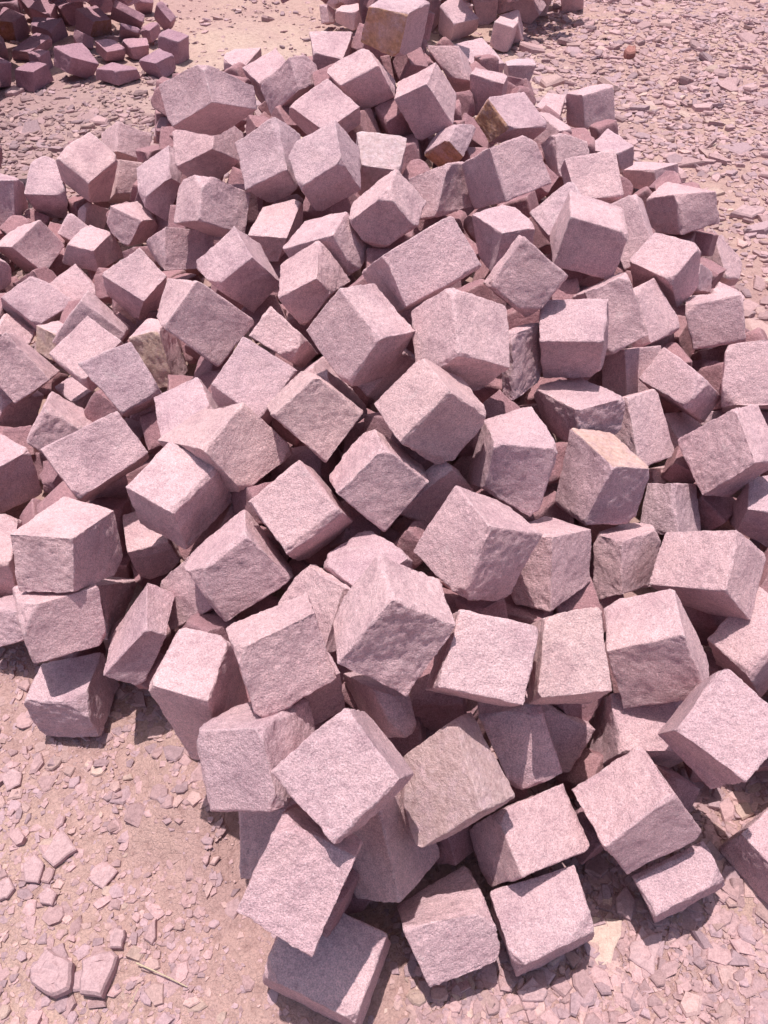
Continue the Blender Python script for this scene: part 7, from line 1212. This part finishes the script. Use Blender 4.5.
# fast lookup of the ground height
_gz = gz.reshape(ny, nx); _x0 = int(np.searchsorted(xs, -3.2+1e-6)); _y0 = int(np.searchsorted(ys, 0-1e-6))
def GH(x, y):
    i = min(max(int((x+3.2)/.02), 0), 339)+_x0-1; j = min(max(int(y/.02), 0), 338)+_y0
    return float(_gz[j, max(i, 0)])
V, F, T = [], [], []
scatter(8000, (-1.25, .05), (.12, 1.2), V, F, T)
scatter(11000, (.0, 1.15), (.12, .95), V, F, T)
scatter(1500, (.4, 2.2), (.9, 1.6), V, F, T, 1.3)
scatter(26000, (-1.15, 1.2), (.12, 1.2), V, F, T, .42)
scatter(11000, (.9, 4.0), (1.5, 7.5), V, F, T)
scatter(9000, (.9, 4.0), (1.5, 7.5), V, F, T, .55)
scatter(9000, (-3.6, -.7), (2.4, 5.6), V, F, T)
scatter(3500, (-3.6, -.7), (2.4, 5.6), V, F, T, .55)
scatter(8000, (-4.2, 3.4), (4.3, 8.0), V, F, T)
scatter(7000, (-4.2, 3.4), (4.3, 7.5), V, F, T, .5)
me = mesh_np('gravel', V, F, M_GRAVEL)
att = me.attributes.new('tone', 'FLOAT_COLOR', 'POINT')
att.data.foreach_set('color', np.concatenate([np.tile(c, (n_, 1)) for n_, c in T]).ravel())
g = link('gravel', me, (0, 0, 0), 'pink and grey stone flakes strewn over the quarry ground', 'gravel', kind='stuff')

# ------------------------------------------------------------------ larger chips one can tell apart
for k, (poly, th, lab) in enumerate(CHIPS):
    P = np.array(poly); c = P.mean(0); rings = []
    m = []
    for a, b in zip(P, np.roll(P, -1, 0)):                        # break the outline up
        for t in (0, .34, .67): m.append(a*(1-t)+b*t+RNG.normal(0, .03, 2)*np.linalg.norm(b-a)*(t > 0))
    m = np.array(m)-c; n = len(m); z0 = GH(*c)
    tilt = RNG.normal(0, .05, 2)
    Vc = []; jit = RNG.normal(0, .06, n)*th
    for sc, zz in ((.96, -.4), (1.02, .25), (1.0, .7), (.88, .95), (.5, 1.04)):
        for i in range(n):
            Vc.append((m[i, 0]*sc, m[i, 1]*sc, zz*th+jit[i]*(zz > .5)+m[i]@tilt*(zz > 0)))
    Fc = [(r*n+i, r*n+(i+1) % n, (r+1)*n+(i+1) % n, (r+1)*n+i) for r in range(4) for i in range(n)]
    Fc.append(tuple(4*n+i for i in range(n)))
    name = 'pebble' if 'pebble' in lab else 'flat_stone' if 'slab' in lab else 'stone_chip'
    me = mesh_np(name, Vc, Fc, M_GRAVEL)
    tone = (.34, .15, .135) if 'red' in lab else (.55, .40, .35) if 'tan' in lab else (.455, .30, .318) if 'grey' in lab else (.46, .305, .32)
    att = me.attributes.new('tone', 'FLOAT_COLOR', 'POINT')
    att.data.foreach_set('color', np.tile((*tone, 1), (len(Vc), 1)).ravel())
    link(name, me, (c[0], c[1], z0+.004), lab, name.replace('_', ' '))

def stalk(name, pts, r, lab):
    m, nt, b = new_mat('dry_straw'); b.inputs['Base Color'].default_value = (.50, .40, .28, 1); b.inputs['Roughness'].default_value = .8
    Vs, Fs = [], []; pts = np.array(pts)
    for i, p in enumerate(pts):
        d = pts[min(i+1, len(pts)-1)]-pts[max(i-1, 0)]; d /= np.linalg.norm(d)
        s = np.cross(d, (0, 0, 1)); s /= np.linalg.norm(s); u_ = np.cross(s, d)
        for k in range(6): Vs.append(p+(s*math.cos(k*1.047)+u_*math.sin(k*1.047))*r*(1-.5*i/len(pts)))
    for i in range(len(pts)-1):
        for k in range(6): Fs.append((i*6+k, i*6+(k+1) % 6, i*6+6+(k+1) % 6, i*6+6+k))
    o = pts[0].copy(); me = mesh_np(name, np.array(Vs)-o, Fs, m); link(name, me, o, lab, 'dry stalk')
stalk('dry_stalk', [(-.50, .408, .008), (-.465, .395, .012), (-.43, .382, .011), (-.39, .366, .006)], .0016, 'thin dry stalk lying on the earth near the bottom left')
stalk('dry_stalk', [(-.50, .333, .006), (-.492, .345, .011), (-.485, .362, .014)], .0011, 'short pale straw standing up from the earth at the bottom left')

# ------------------------------------------------------------------ light, sky, camera
SUN = np.array([.075, -.16, -.98]); SUN /= np.linalg.norm(SUN)
ld = bpy.data.lights.new('sun', 'SUN'); ld.energy = 5.0; ld.angle = math.radians(.5); ld.color = (1, .945, .885)
lo = bpy.data.objects.new('sun', ld); COL.objects.link(lo)
from mathutils import Vector
lo.rotation_euler = Vector(SUN).to_track_quat('-Z', 'Y').to_euler()
w = bpy.data.worlds.new('World'); scene.world = w; w.use_nodes = True
nt = w.node_tree; bg = nt.nodes['Background']
sky = nt.nodes.new('ShaderNodeTexSky'); sky.sky_type = 'NISHITA'; sky.sun_disc = False
sky.sun_elevation = math.asin(-SUN[2]); sky.sun_rotation = math.atan2(-SUN[0], -SUN[1])
sky.air_density = 1.0; sky.dust_density = 3.0; sky.ozone_density = .3
nt.links.new(sky.outputs[0], bg.inputs[0]); bg.inputs[1].default_value = .135

cd = bpy.data.cameras.new('camera'); cam = bpy.data.objects.new('camera', cd); COL.objects.link(cam)
cam.location = (0, 0, 1.78); cam.rotation_euler = (math.radians(90-47), 0, 0)
cd.sensor_fit = 'VERTICAL'; cd.sensor_height = 24; cd.lens = 24*780/1024; cd.clip_start = .05; cd.clip_end = 1000
scene.camera = cam
scene.view_settings.view_transform = 'Standard'; scene.view_settings.look = 'None'
scene.view_settings.exposure = 0; scene.view_settings.gamma = 1
